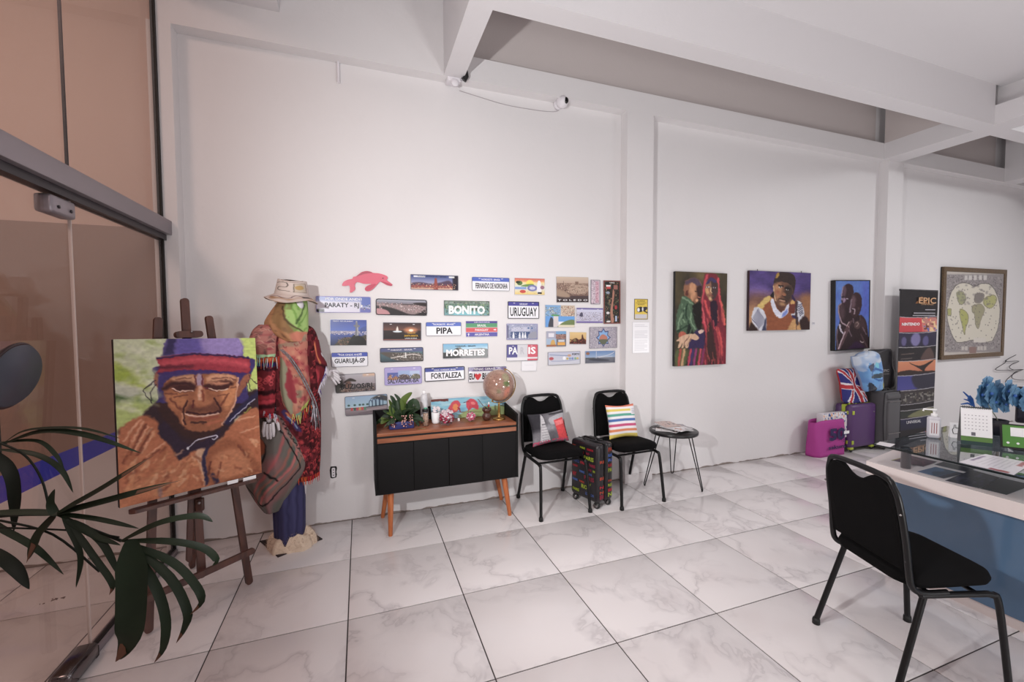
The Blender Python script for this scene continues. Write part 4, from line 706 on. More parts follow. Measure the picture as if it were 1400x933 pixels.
cb = W(767, 141, -.05); sc = thing('security_camera', 'white dome security camera with a black lens', 'camera', cb)
MB().lathe([(.04, 0), (.042, .02), (.036, .035)], n=20).xf(Matrix.Rotation(PI/2, 4, 'X')).build('mount', PVC, sc, loc=(-.01, .05, 0))
MB().ball((0, -.02, 0), .052, 20).build('dome', PVC, sc); MB().ball((.018, -.062, -.003), .022, 14, sc=(1, .6, 1.25)).build('lens', M('lens_black', (8, 8, 10), .1), sc)
cab = [W(x, y, -.012) for x, y in ((628, 124), (650, 131), (690, 143), (725, 149.5), (748, 152.5), (762, 152), (766, 146))]
tag(MB().tube(ssm(cab, 4), .0028, 6).build('camera_cable', M('cable_grey', (176, 168, 172), .5)), 'thin pale cable sagging to the security camera', 'cable')
ob = W(456, 646); ot = thing('wall_outlet', 'broken black edged wall outlet near the floor', 'outlet', (ob[0], 0, ob[2]))
MB().prism([(-.022, -.04), (-.01, -.046), (.018, -.042), (.024, -.02), (.02, .0), (.026, .03), (.02, .044), (-.02, .046), (-.026, .02)], -.002, 0).build('hole_edge', BLACK, ot)
MB().prism(rrect(.024, .07, .006), -.008, -.001).build('socket_plate', PVC, ot)
[MB().box((-.004, -.0095, z-.003), (.004, -.008, z+.003)).build('socket_hole', BLACK, ot) for z in (.02, .0, -.02)]
# ------------------------------------------------------------------ easel with the large portrait
EW = wood('dark_easel_wood', (66, 38, 32), (92, 56, 46), .45, (6, 6, 1.2)); CHR = M('bolt_steel', (150, 145, 145), .3, metal=.9)
SS = 1.95
QE = [(155, 464.2), (349, 462.4), (357.7, 646.6), (163.7, 695.5)]
Rr = [ray(*a) for a in QE]; dd = np.linalg.solve(np.array([-Rr[1], Rr[2], -Rr[3]]).T, -Rr[0]); PQ = [CAM+SS*k*r_ for k, r_ in zip([1, *dd], Rr)]
# fit a true rectangle to the four traced corners
cx_ = sum(PQ)/4; ux = (PQ[1]-PQ[0]+PQ[2]-PQ[3]); ux /= np.linalg.norm(ux); uz = (PQ[0]-PQ[3]+PQ[1]-PQ[2]); uz -= ux*(ux@uz); uz /= np.linalg.norm(uz); un = np.cross(ux, uz)
pw_ = abs((PQ[1]-PQ[0])@ux); ph_ = abs((PQ[0]-PQ[3])@uz); R4 = Matrix(((ux[0], -un[0], uz[0], cx_[0]), (ux[1], -un[1], uz[1], cx_[1]), (ux[2], -un[2], uz[2], cx_[2]), (0, 0, 0, 1)))
# local frame: +x along the width, +z up the canvas, -y towards the viewer
c = Cv(212, 262, (196, 200, 166), [((x-140)*3.454, (y-430)*3.454) for x, y in QE], 1.3, 7)
c.mix(c.ns(40, 30, 2)*1.8-.7, (218, 216, 196), .9); c.poly([(50, 230), (120, 260), (210, 330), (200, 370), (130, 350), (50, 310)], (158, 176, 62), 10); c.poly([(50, 320), (180, 350), (240, 380), (100, 400), (50, 385)], (190, 192, 172), 8); c.poly([(60, 380), (130, 395), (240, 400), (235, 420), (60, 420)], (74, 98, 52), 6)
c.poly([(60, 425), (240, 420), (160, 500), (70, 560)], (176, 192, 112), 10); c.poly([(650, 110), (730, 110), (735, 340), (690, 420), (680, 300)], (190, 204, 108), 8)
c.poly([(75, 570), (100, 530), (180, 490), (200, 460), (280, 400), (330, 420), (640, 380), (735, 360), (745, 480), (640, 480), (600, 560), (500, 620), (350, 680), (200, 600)], (52, 30, 38), 4)
c.poly([(75, 580), (110, 520), (190, 478), (250, 500), (290, 580), (350, 640), (440, 640), (500, 620), (520, 640), (640, 490), (745, 460), (755, 760), (480, 830), (80, 920)], (176, 100, 62), 4)
c.mix(np.clip(c.ns(30, 30, 12)*2-1, 0, 1)*(np.arange(262)[:, None] > 170), (205, 140, 96), .5)
c.poly([(470, 640), (500, 620), (560, 590), (640, 600), (735, 700), (740, 750), (560, 800), (500, 800), (480, 740)], (150, 84, 50), 8); c.poly([(520, 690), (560, 650), (640, 640), (700, 720), (620, 770), (540, 780)], (186, 116, 76), 10)
c.poly([(440, 640), (500, 615), (485, 680), (495, 760), (480, 810), (462, 740)], (206, 160, 128), 4); c.line([(500, 620), (478, 680), (486, 740), (492, 800)], 6, (44, 34, 66), 3); c.line([(520, 760), (540, 790)], 7, (46, 36, 66), 4); c.line([(510, 700), (500, 760)], 3, (92, 40, 30), 3)
for p in ([(120, 640), (190, 510)], [(150, 650), (215, 530)], [(185, 655), (240, 560)], [(100, 600), (160, 520)], [(215, 670), (290, 610)], [(640, 500), (720, 480)], [(650, 560), (740, 530)], [(120, 560), (180, 500)]): c.line(p, 3, (220, 160, 124), 2.5, .8); 
for p in ([(130, 660), (205, 520)], [(165, 665), (230, 545)], [(100, 700), (130, 640)], [(200, 690), (270, 640)], [(640, 620), (700, 690)], [(90, 760), (200, 690)], [(560, 700), (540, 770)]): c.line(p, 3, (104, 46, 30), 3, .8)
for p in ([(300, 660), (260, 740), (200, 800)], [(420, 680), (360, 780), (300, 850)], [(180, 760), (120, 850)], [(250, 850), (300, 790)]): c.line(p, 6, (200, 136, 88), 7, .6)
c.poly([(265, 560), (300, 500), (380, 600), (450, 610), (520, 570), (560, 545), (520, 620), (440, 640), (360, 690), (330, 630)], (48, 30, 50), 4)
c.poly([(290, 400), (270, 470), (360, 560), (450, 590), (560, 540), (600, 480), (560, 430)], (58, 30, 28), 5)
c.poly([(250, 290), (240, 320), (262, 350), (265, 400), (290, 420), (660, 420), (680, 340), (700, 290), (690, 200), (275, 240)], (60, 44, 104), 2)
rp_ = np.random.RandomState(11)
for _ in range(170):
    x, y = rp_.uniform(95, 730), rp_.uniform(560, 850)
    if y > 905-.19*x-10 or (y < 660 and 270 < x < 640) or 465 < x < 505: continue
    a_ = rp_.uniform(-1.3, -.5) if x < 420 else rp_.uniform(.2, 1.3); L_ = rp_.uniform(12, 42); c.line([(x, y), (x+L_*math.cos(a_)*.6+3, y+L_*math.sin(a_)*.5), (x+L_*math.cos(a_), y+L_*math.sin(a_))], rp_.uniform(1.5, 5), [(214, 150, 104), (126, 62, 40), (224, 174, 134), (160, 86, 48), (196, 122, 74)][rp_.randint(5)], 3, .6)
for _ in range(60):
    x, y = rp_.uniform(60, 250), rp_.uniform(120, 460); c.line([(x, y), (x+rp_.uniform(10, 40), y+rp_.uniform(-10, 12))], rp_.uniform(3, 9), [(226, 224, 206), (180, 190, 140), (150, 168, 84), (206, 210, 176)][rp_.randint(4)], 6, .45)
# face
c.poly([(285, 340), (330, 300), (430, 285), (560, 280), (630, 290), (642, 340), (625, 410), (600, 470), (560, 530), (500, 552), (430, 552), (380, 530), (350, 480), (310, 430)], (152, 88, 54), 3)
c.mix(np.clip(c.ns(12, 12, 22)*2-1.1, 0, 1)*0, (0, 0, 0))
c.poly([(330, 300), (430, 287), (450, 330), (400, 335), (345, 320)], (196, 140, 104), 5); c.poly([(500, 290), (600, 283), (630, 310), (560, 330), (500, 330)], (206, 146, 108), 5)
c.poly([(570, 350), (632, 330), (625, 400), (590, 450), (560, 400)], (196, 124, 76), 8); c.poly([(300, 380), (380, 370), (400, 420), (360, 450), (320, 430)], (182, 112, 66), 8)
c.line([(295, 350), (330, 330), (400, 328), (440, 345)], 8, (62, 26, 28), 5); c.line([(480, 345), (520, 330), (580, 320), (610, 330)], 8, (66, 28, 26), 5)
c.poly([(325, 345), (380, 335), (440, 345), (420, 365), (350, 366)], (66, 28, 28), 3); c.line([(330, 352), (370, 364), (430, 360)], 2, (222, 180, 160), 1.2)
c.poly([(495, 335), (560, 328), (600, 330), (590, 352), (540, 362), (500, 355)], (70, 30, 28), 3); c.line([(505, 350), (545, 360), (590, 352)], 2, (226, 186, 162), 1.2); c.poly([(500, 322), (560, 318), (600, 324), (550, 336)], (190, 124, 92), 4)
c.poly([(445, 290), (470, 285), (475, 340), (450, 340)], (168, 140, 160), 3); c.line([(437, 290), (442, 330)], 2.5, (90, 30, 40), 2); c.line([(472, 290), (474, 340), (500, 350)], 2.4, (100, 30, 40), 2)
c.poly([(445, 345), (480, 345), (500, 400), (525, 420), (500, 430), (450, 430), (420, 420), (440, 390)], (172, 104, 66), 5); c.line([(462, 345), (458, 400)], 5, (214, 160, 130), 3); c.line([(470, 360), (480, 410)], 3, (120, 50, 34), 3)
c.poly([(415, 425), (450, 440), (500, 432), (530, 410), (540, 430), (560, 455), (480, 462), (400, 462)], (70, 34, 32), 6, .55); c.line([(430, 410), (425, 440)], 3, (90, 34, 30), 2)
c.line([(395, 470), (430, 482), (490, 478), (550, 464)], 3.4, (222, 180, 160), 1.8); c.line([(400, 462), (470, 472), (552, 458)], 3, (60, 22, 26), 2); c.line([(415, 492), (500, 492), (540, 482)], 5, (140, 66, 46), 4); c.line([(420, 510), (490, 512)], 3, (52, 24, 24), 3); c.line([(500, 520), (560, 500)], 5, (176, 92, 60), 5)
c.line([(400, 410), (380, 460), (390, 520)], 3, (60, 24, 26), 2); c.line([(530, 400), (555, 440), (556, 460)], 3.4, (62, 26, 26), 2); c.line([(375, 470), (380, 520)], 2, (205, 140, 100), 2); c.line([(320, 400), (370, 450)], 3, (110, 52, 36), 3); c.line([(590, 380), (560, 430)], 3, (110, 52, 34), 3)
for p in ([(600, 300), (626, 312)], [(604, 350), (630, 345)], [(300, 375), (350, 378)], [(340, 390), (400, 380)], [(545, 385), (600, 375)], [(350, 308), (420, 300)], [(520, 304), (590, 298)]): c.line(p, 2, (96, 44, 36), 2, .8)
c.line([(640, 300), (630, 400), (600, 470), (566, 520)], 3, (216, 160, 130), 2)
# cap
c.poly([(285, 195), (290, 150), (310, 105), (640, 105), (662, 150), (668, 205), (450, 185)], (112, 92, 156), 2, sm=False); c.poly([(285, 195), (310, 105), (355, 105), (340, 190)], (52, 40, 84), 6, sm=False); c.poly([(370, 105), (470, 105), (460, 180), (350, 186)], (92, 76, 150), 8); c.poly([(470, 110), (640, 110), (650, 195), (500, 186)], (146, 124, 182), 8)
c.poly([(258, 208), (330, 192), (450, 184), (590, 192), (690, 205), (695, 225), (690, 280), (600, 272), (450, 262), (330, 268), (258, 285), (275, 245)], (150, 30, 50), 2); c.line([(290, 235), (450, 215), (600, 225), (680, 240)], 9, (190, 56, 70), 8); c.line([(260, 208), (450, 188), (690, 206)], 3, (44, 28, 72), 2); c.line([(270, 280), (450, 268), (690, 284)], 4, (60, 36, 100), 3); c.line([(275, 250), (330, 250), (420, 245)], 6, (96, 20, 40), 5)
c.poly([(660, 300), (690, 280), (700, 300), (670, 350), (640, 390), (636, 360)], (150, 86, 60), 3); c.poly([(240, 300), (262, 280), (262, 345), (250, 330)], (150, 92, 70), 3)
for p in ([(250, 310), (210, 340), (195, 370), (235, 420)], [(255, 330), (230, 360), (232, 410)], [(245, 320), (200, 350)], [(690, 290), (720, 320), (735, 330)], [(690, 310), (700, 360)], [(680, 320), (690, 380)]): c.line(p, 1.2, (40, 30, 44), 1)
c.line([(735, 370), (650, 450), (590, 510)], 10, (40, 32, 66), 5); c.line([(720, 400), (650, 460), (600, 505)], 1.6, (196, 190, 214), 1.5); c.line([(700, 440), (670, 465)], 2, (160, 150, 60), 2)
c.line([(405, 635), (440, 600), (500, 580), (535, 572), (540, 585), (520, 590)], 1.8, (206, 200, 216), 1.2); c.ell(405, 635, 6, 7, (215, 212, 220), 1)
c.line([(270, 820), (275, 860)], 4, (120, 110, 130), 5, .7); c.brush(.09, 6, 3, 9)
ez = bpy.data.objects.new('painting', None); COL.objects.link(ez); ez.matrix_world = R4; tag(ez, 'large portrait of an old man in a purple and red cap on the easel', 'painting')
SIDE = M('canvas_edge_dark', (30, 20, 26), .7)
MB().box((-pw_/2, .0005, -ph_/2), (pw_/2, .032, ph_/2)).build('stretcher', SIDE, ez)
cgrid('canvas', c, flat(pw_, ph_, -.0003), PAINT, ez)
def L2(x, y, z): return R4 @ Vector((x, y, z))   # canvas frame -> world
hb = -ph_/2
e0 = thing('easel', 'dark wooden studio easel holding the large portrait', 'easel', F(275, 812)); eo = Vector(e0.location)
def EB(name, a, b, w, t, bev=.006, mat=None, n=None):
    """flat wooden bar from a to b, width w across, thickness t along the canvas normal"""
    a, b = Vector(a), Vector(b); zc = (b-a); L = zc.length; zc.normalize(); nn = Vector(n) if n else Vector([float(q) for q in un]); xc = nn.cross(zc).normalized(); yc = zc.cross(xc)
    m = Matrix(((xc[0], yc[0], zc[0], a[0]), (xc[1], yc[1], zc[1], a[1]), (xc[2], yc[2], zc[2], a[2]), (0, 0, 0, 1)))
    mb = MB(); pr = rrect(w, L, w*.45); mb.prism([(p[0], p[1]+L/2) for p in pr], -t/2, t/2); mb.xf(m)
    return mb.build(name, mat or EW, e0, world=True)
yl = .05
fl_, fr_ = Vector([float(v) for v in F(203, 868)]), Vector([float(v) for v in F(341, 801)])
fl_.z = fr_.z = .01
tl = Vector([float(v) for v in CAM+ray(216, 432)*((L2(0, yl, 0)-Vector(CAM)).dot(Vector(un))/Vector(ray(216, 432)).dot(Vector(un)))])
tr = Vector([float(v) for v in CAM+ray(285, 431)*((L2(0, yl, 0)-Vector(CAM)).dot(Vector(un))/Vector(ray(285, 431)).dot(Vector(un)))])
def onpl(x, y, off): 
    r_ = Vector([float(v) for v in ray(x, y)]); u_ = Vector([float(v) for v in un]); C_ = Vector([float(v) for v in CAM]); return C_+r_*((L2(0, off, 0)-C_).dot(u_)/r_.dot(u_))
EB('front_leg', fl_, onpl(216, 434, .055), .034, .022); EB('front_leg', fr_, onpl(285, 432, .055), .034, .022)
EB('mast', onpl(276, 790, .09), onpl(252, 408, .06), .036, .02)
EB('mast_rail', onpl(258, 768, .10), onpl(262, 640, .07), .022, .02)
EB('rear_leg', (float(F(262, 786)[0])-.02, -.36, .01), onpl(262, 560, .1), .03, .024)
EB('cross_brace', onpl(200, 820, .03), onpl(348, 752, .03), .032, .018)
EB('lower_shelf', onpl(176, 701, .0), onpl(352, 655, .0), .06, .016, n=uz.tolist())
EB('top_clamp', onpl(239, 458, .035), onpl(276, 457, .035), .034, .04)
MB().ball(onpl(262, 454, .01), .005, 8).build('bolt', CHR, e0, world=True); MB().ball(onpl(272, 688, .03), .008, 8).build('bolt', CHR, e0, world=True)
kx = onpl(273, 690, .06); MB().box(kx-Vector((.02, .012, .035)), kx+Vector((.02, .012, .035)), bev=.008).build('height_clamp', EW, e0, world=True)
for (xa, ya, xb, yb), lb_ in (((311, 661, 325.5, 657.5), 'small white price tag on the easel shelf, left one'), ((332.5, 656.5, 350, 652), 'white caption strip on the easel shelf, right one')):
    A_, B_ = onpl(xa, ya, -.018), onpl(xb, yb, -.018); m = MB(); h_ = Vector(uz.tolist())*.018; m.add([A_-h_*.5, B_-h_*.5, B_+h_*.5, A_+h_*.5], [(0, 1, 2, 3)])
    n_ = Vector([float(v) for v in un])*-.002; m.add([A_-h_*.5+n_, B_-h_*.5+n_, B_+h_*.5+n_, A_+h_*.5+n_], [(3, 2, 1, 0)]); m.add([A_-h_*.5, B_-h_*.5, B_-h_*.5+n_, A_-h_*.5+n_], [(0, 1, 2, 3)]); m.add([A_+h_*.5, B_+h_*.5, B_+h_*.5+n_, A_+h_*.5+n_], [(3, 2, 1, 0)])
    tag(m.build('caption_tag', WHITE, None, loc=tuple((A_+B_)/2), world=True), lb_, 'tag')
# ------------------------------------------------------------------ chairs
FAB = M('black_fabric', (11, 10, 11), .9, bump=.25, bscale=500, spec=.12); FRM = M('black_tube', (13, 12, 14), .38, spec=.35); FOOT = M('foot_plastic', (12, 12, 13), .6)
def make_chair(label, loc, rz, group, W_=.215, D_=.235, H=.88, S=.44):
    t = thing('stacking_chair', label, 'chair', loc, rz, group)
    # seat pad
    q = MB(); out = rrect(.41, .40, .09, 6); L_ = [(0.0, .80), (.012, .97), (.03, 1.0), (.048, .97), (.06, .86), (.066, .6)]
    vs = []; n = len(out)
    for dz, k in L_: vs += [(x*k, y*k-.01-.02*(k < .7), S+dz-.012+(.008 if y < 0 else 0)) for x, y in out]
    fs = [(i*n+j, i*n+(j+1) % n, (i+1)*n+(j+1) % n, (i+1)*n+j) for i in range(len(L_)-1) for j in range(n)]+[tuple(range(n))[::-1], tuple(range((len(L_)-1)*n, len(L_)*n))]
    q.add(vs, fs, 0, True); q.build('seat', FAB, t)
    # back pad with the crescent hand hole left under the top tube
    zb, zt = .50, H-.018; yb = lambda z: .165+(z-.45)*.16; q = MB(); n = 13; F_, B_ = [], []
    def rowx(z):
        k = (z-zb)/(zt-zb); return .185-.012*k if k < .8 else (.1754-.055*((k-.8)/.2)**2.2)
    rows = [zb, zb+.015, .6, .7, .76, .80, .825, .84, .855, zt]
    G = []
    for z in rows:
        r = []
        for i in range(n):
            s = -1+2*i/(n-1); x = s*rowx(z); zz = z
            if z > .80: zz = .80+(z-.80)*(1-.62*max(0, 1-(s/.58)**2)**.8) if abs(s) < .66 else z
            bul = .018*(1-s**4)*(1-((z-zb)/(zt-zb)*2-1)**6)
            r.append((x, yb(z), zz, bul))
        G.append(r)
    vs = [(x, y-.010-b_, z) for r in G for x, y, z, b_ in r]+[(x, y+.012, z) for r in G for x, y, z, b_ in r]; m_ = len(rows)*n
    fs = []
    for j in range(len(rows)-1):
        for i in range(n-1): a = j*n+i; fs += [(a, a+1, a+n+1, a+n), (m_+a, m_+a+n, m_+a+n+1, m_+a+1)]
    per = [i for i in range(n)]+[j*n+n-1 for j in range(1, len(rows))]+[(len(rows)-1)*n+i for i in range(n-2, -1, -1)]+[j*n for j in range(len(rows)-2, 0, -1)]
    fs += [(per[k], m_+per[k], m_+per[(k+1) % len(per)], per[(k+1) % len(per)]) for k in range(len(per))]
    q.add(vs, fs, 0, True); q.build('backrest', FAB, t)
    r = .0125; bx = .195
    lp = [(-bx, .02, S-.02), (-bx, .12, S-.02), (-bx, .165, S+.005), (-bx, .18, .50), (-bx+.004, yb(.62), .62), (-bx+.01, yb(.76), .76), (-bx+.028, yb(H-.05), H-.045), (-bx+.075, yb(H), H-.005)]
    lp = ssm(lp+[(-x, y, z) for x, y, z in lp[::-1]], 4); MB().tube(lp, r, 10).build('back_frame', FRM, t)
    for s in (-1, 1):
        MB().tube(ssm([(s*bx, .13, S-.03), (s*bx, -.10, S-.03), (s*bx, -.165, S-.035), (s*(bx+.004), -.195, S-.075), (s*W_, -D_, .02)], 5), r, 10).build('leg', FRM, t)
        MB().tube([(s*bx, .115, S-.03), (s*W_, D_, .02)], r, 10).build('leg', FRM, t)
    for sx in (-1, 1):
        for sy in (-1, 1): MB().lathe([(.017, 0), (.017, .02), (.014, .03)], (sx*W_, sy*D_, 0), 12).build('foot_cap', FOOT, t)
    MB().tube([(-bx, .07, S-.035), (bx, .07, S-.035)], .009, 8).build('cross_rail', FRM, t); MB().tube([(-bx, -.12, S-.035), (bx, -.12, S-.035)], .009, 8).build('cross_rail', FRM, t)
    [MB().ball((s*(bx-.0), yb(z)+.012, z), .005, 6).build('screw', CHR, t) for s in (-1, 1) for z in (.55, .74)]
    return t
GC = 'black stacking chairs'
ch1 = make_chair('black stacking chair next to the sideboard, under the city print cushion', (1.565, -.285, 0), .02, GC)
ch2 = dup(ch1, (2.245, -.325, 0), .05, 'black stacking chair between the lettered suitcase and the round table')
ch3 = dup(ch1, (2.367, -2.283, 0), 1.26, 'nearest black stacking chair, turned to the reception desk')
# cushions
def cushion(label, cv, loc, rot, w, h, th=.06, cat='cushion'):
    t = thing('cushion', label, cat, loc); t.rotation_euler = rot
    def f(u, v, s):
        a, b = 2*u-1, 2*v-1; e = (1-abs(a)**3)*(1-abs(b)**3); pin = 1-.10*(1-abs(b)**1.6)*abs(a)**2; pin2 = 1-.10*(1-abs(a)**1.6)*abs(b)**2
        return (a*w/2*pin, s*th*max(e, 0)**.42, -b*h/2*pin2+h/2)
    cgrid('front_cover', cv, lambda u, v: f(u, v, -1), CLOTH, t)
    MB().grid(lambda u, v: f(1-u, v, .8), 24, 24).build('back_cover', M('cushion_back', (150, 146, 150), .9), t); return t
c = Cv(96, 84, (96, 92, 98)); c.mix(c.ns(16, 14, 3)*1.6-.5, (150, 148, 154), .9); c.rect(-.1, -.1, .32, .55, (42, 40, 46), 12, .8)
c.poly([(.27, .14), (.31, .02), (.34, .14), (.36, .4), (.44, .9), (.16, .92), (.22, .4)], (190, 186, 190), 1.5, sm=False); c.rect(.26, .36, .36, .4, (110, 106, 112), 1)
for i in range(6): c.rect(.22, .45+.08*i, .4, .47+.08*i, (128, 124, 130), 1.2, .7)
c.poly([(.5, .2), (.95, .1), (1, .35), (.55, .42)], (172, 170, 176), 3); c.rect(.52, .04, 1.02, .1, (64, 62, 66), 2); c.poly([(.6, .3), (.88, .24), (.97, .9), (.68, .95)], (206, 44, 50), 1.5, sm=False); c.poly([(.62, .34), (.86, .3), (.88, .44), (.64, .48)], (230, 110, 112), 2, sm=False); c.poly([(.9, .38), (1.02, .36), (1.02, .92), (.97, .92)], (120, 34, 38), 1.5)
for i in range(5): c.rect(.93, .45+.09*i, 1.02, .49+.09*i, (40, 28, 32), 1)
c.mix((c.ns(3, 3, 9) > .55)*(np.arange(84)[:, None] > 72), (200, 60, 100), .9); c.brush(.08, 3, 3)
cushion('grey cushion printed with a clock tower and red bus', c, (1.575, -.235, .495), (-.30, -.05, .08), .345, .27, .055)
c = Cv(96, 96, (240, 236, 240))
for i, col in enumerate([(228, 120, 90), (246, 240, 244), (232, 208, 92), (246, 240, 244), (90, 170, 150), (246, 240, 244), (70, 110, 180), (246, 240, 244), (205, 70, 120), (246, 240, 244), (228, 130, 80), (246, 240, 244), (236, 210, 90), (228, 200, 80)]):
    c.poly([(-.1, i/13.5-.01), (.5, i/13.5-.02), (1.1, i/13.5), (1.1, (i+1)/13.5), (.5, (i+1)/13.5-.02), (-.1, (i+1)/13.5)], col, 2, sm=False)
c.rect(.76, .1, .98, .32, (236, 232, 238), 1.5)
for i in range(3): c.line([(.8, .16+.05*i), (.94, .16+.05*i)], .9, (120, 116, 124), 1)
cushion('rainbow striped cushion on the chair by the round table', c, (2.262, -.268, .485), (-.26, .03, .08), .31, .30, .055)
# ------------------------------------------------------------------ suitcase printed with words
NEON = [(M('neon_%d' % i, c_, .45)) for i, c_ in enumerate([(186, 36, 52), (160, 178, 50), (80, 112, 190), (180, 70, 48), (150, 34, 60)])]
def shell(w, d, h, z0=.045, r=.035): return MB().box((-w/2, -d/2, z0), (w/2, d/2, h), bev=r)
scx = thing('suitcase', 'black cabin suitcase covered in bright PARIS lettering', 'suitcase', (1.895, -.345, 0), -1.27)
CW, CD, CH_ = .31, .19, .53
HARD = M('black_shell', (30, 26, 30), .35); MB().box((-CW/2, -CD/2, .05), (CW/2, -.006, CH_), bev=.03).build('front_shell', HARD, scx); MB().box((-CW/2, .006, .05), (CW/2, CD/2, CH_), bev=.03).build('rear_shell', HARD, scx)
MB().box((-CW/2+.006, -.008, .056), (CW/2-.006, .008, CH_-.006)).build('zip_band', BLACK, scx)
MB().tube(ssm([(-.06, -.02, CH_-.004), (-.06, -.02, CH_+.018), (.06, -.02, CH_+.018), (.06, -.02, CH_-.004)], 3), .008, 8).build('carry_handle', BLACK, scx)
MB().box((-.07, .03, CH_-.004), (.07, .06, CH_+.012), bev=.006).build('telescopic_handle', BLACK, scx)
rs = random.Random(4)
words = ['PARIS', 'PARIS', 'LONDON', 'PARIS', 'MILAN', 'PARIS', 'RIO', 'PARIS', 'PARIS', 'NY']
def facetext(face):
    zz = CH_-.055
    while zz > .09:
        hh = rs.choice((.018, .024, .034)); x = -CW/2+.03
        if face == 'front':
            while x < CW/2-.05:
                if rs.random() < .3: x += rs.uniform(.02, .06); continue
                wd_ = rs.choice(words); ww = min(hh*len(wd_)*.62, CW/2-.03-x); text(wd_, hh, rs.choice(NEON), scx, (x+ww/2, -CD/2-.0008, zz), ww, bold=.02); x += ww+rs.uniform(.012, .03)
        else:
            for yy in (-.05, .05):
                if rs.random() < .3: continue
                text(rs.choice(('PA', 'RIS', 'RI', 'BI', 'N')), hh, rs.choice(NEON), scx, (CW/2+.0008, yy, zz), .045, bold=.02, rx=(0, 0, PI/2))
        zz -= hh+rs.uniform(.012, .02)
facetext('front'); facetext('side')
for s in (-1, 1):
    pass
for sx in (-1, 1):
    for sy in (-1, 1):
        q = MB().lathe([(.006, -.014), (.026, -.012), (.028, 0), (.026, .012), (.006, .014)], n=18); q.xf(Matrix.Translation((sx*(CW/2-.035), sy*(CD/2-.03), .028)) @ Matrix.Rotation(PI/2, 4, 'Y' if 0 else 'X'))
        wh = q.build('wheel', BLACK, scx); q = MB().lathe([(.017, -.0155), (.017, .0155)], n=14); q.xf(Matrix.Translation((sx*(CW/2-.035), sy*(CD/2-.03), .028)) @ Matrix.Rotation(PI/2, 4, 'X')); q.build('hub', CHR, wh)
        MB().box((sx*(CW/2-.035)-.012, sy*(CD/2-.03)-.018, .03), (sx*(CW/2-.035)+.012, sy*(CD/2-.03)+.018, .062), bev=.004).build('wheel_housing', BLACK, scx)
# ------------------------------------------------------------------ round table with magazines
tb = thing('side_table', 'small round black table on three hairpin legs', 'table', (2.80, -.27, 0)); TZ = .515; TR = .215
MB().lathe([(TR-.004, TZ-.028), (TR, TZ-.024), (TR, TZ-.004), (TR-.004, TZ)], n=48).build('tabletop', M('black_laminate', (26, 25, 27), .3), tb)
for fx, fy in ((.19, .235), (-.27, .06), (.12, -.235)):
    L_ = math.hypot(fx, fy); ex, ey = fx/L_, fy/L_; px_, py_ = -ey, ex
    T1 = [ex*.15+px_*.035, ey*.15+py_*.035]; T2 = [ex*.15-px_*.035, ey*.15-py_*.035]
    MB().tube([(T1[0], T1[1], TZ-.028), (fx+px_*.012, fy+py_*.012, .02), (fx+px_*.006, fy+py_*.006, .006), (fx-px_*.006, fy-py_*.006, .006), (fx-px_*.012, fy-py_*.012, .02), (T2[0], T2[1], TZ-.028)], .0048, 8).build('leg', FRM, tb)
mags = [((2.76, -.24), .5, (60, 56, 60), 'dark magazine at the bottom of the pile on the round table'), ((2.86, -.27), -.3, (150, 144, 150), 'grey magazine jutting right from the table pile'), ((2.80, -.30), .25, (216, 212, 216), 'white paged magazine near the front of the round table'), ((2.78, -.22), -.15, (196, 168, 160), 'open faced pinkish magazine on top of the pile'), ((2.70, -.26), .9, (224, 220, 222), 'pale leaflet at the left edge of the round table')]
zz = TZ
for k, ((x, y), rz, col, lb_) in enumerate(mags):
    wv, hv = (.19, .25) if k < 4 else (.1, .16); t = thing('magazine', lb_, 'magazine', (x, y, zz if k < 4 else TZ+.0005), rz, 'magazines on the round table'); th = .007
    wv, hv = wv*.9, hv*.9
    MB().box((-wv/2, -hv/2, .0005), (wv/2, hv/2, th)).build('pages', M('paper_%d' % k, (222, 218, 220), .7), t)
    cv = Cv(30, 36, col, seed=k); cv.speck(0, 1, [(90, 70, 70), (200, 190, 190), (60, 60, 70), (190, 130, 110)], 4, k+3, .1, .9, .5)
    cgrid('cover', cv, lambda u, v: ((u-.5)*wv, (.5-v)*hv, th+.0008+.004*math.sin(u*PI)), PM('magazine_gloss_%d' % k, .25), t)
    if k < 4: zz += th+.004
# ------------------------------------------------------------------ dressed mannequin
MY = -.27
mn = thing('mannequin', 'white mannequin in bucket hat, bright scarves, ponchos and navy trousers', 'mannequin', (float(W(397, 740, MY)[0]), MY, 0)); mo = Vector(mn.location)
SKIN = M('mannequin_white', (216, 210, 214), .45)
def mp(x, y, dy=0): p = W(x, y, MY+dy); return Vector([float(v) for v in p])
def skin(name, nodes, edges, parent, mat, lv=2, root=0):
    me = bpy.data.meshes.new(name); me.from_pydata([tuple(n[0]-Vector(parent.location)) for n in nodes], edges, []); o = bpy.data.objects.new(name, me); COL.objects.link(o); o.parent = parent
    sk = o.modifiers.new('skin', 'SKIN'); sk.use_smooth_shade = True
    for i, n in enumerate(nodes): me.skin_vertices[0].data[i].radius = (n[1], n[1]*(n[2] if len(n) > 2 else 1)); me.skin_vertices[0].data[i].use_root = (i == root)
    sb = o.modifiers.new('sub', 'SUBSURF'); sb.levels = lv; sb.render_levels = lv; me.materials.append(mat); return o
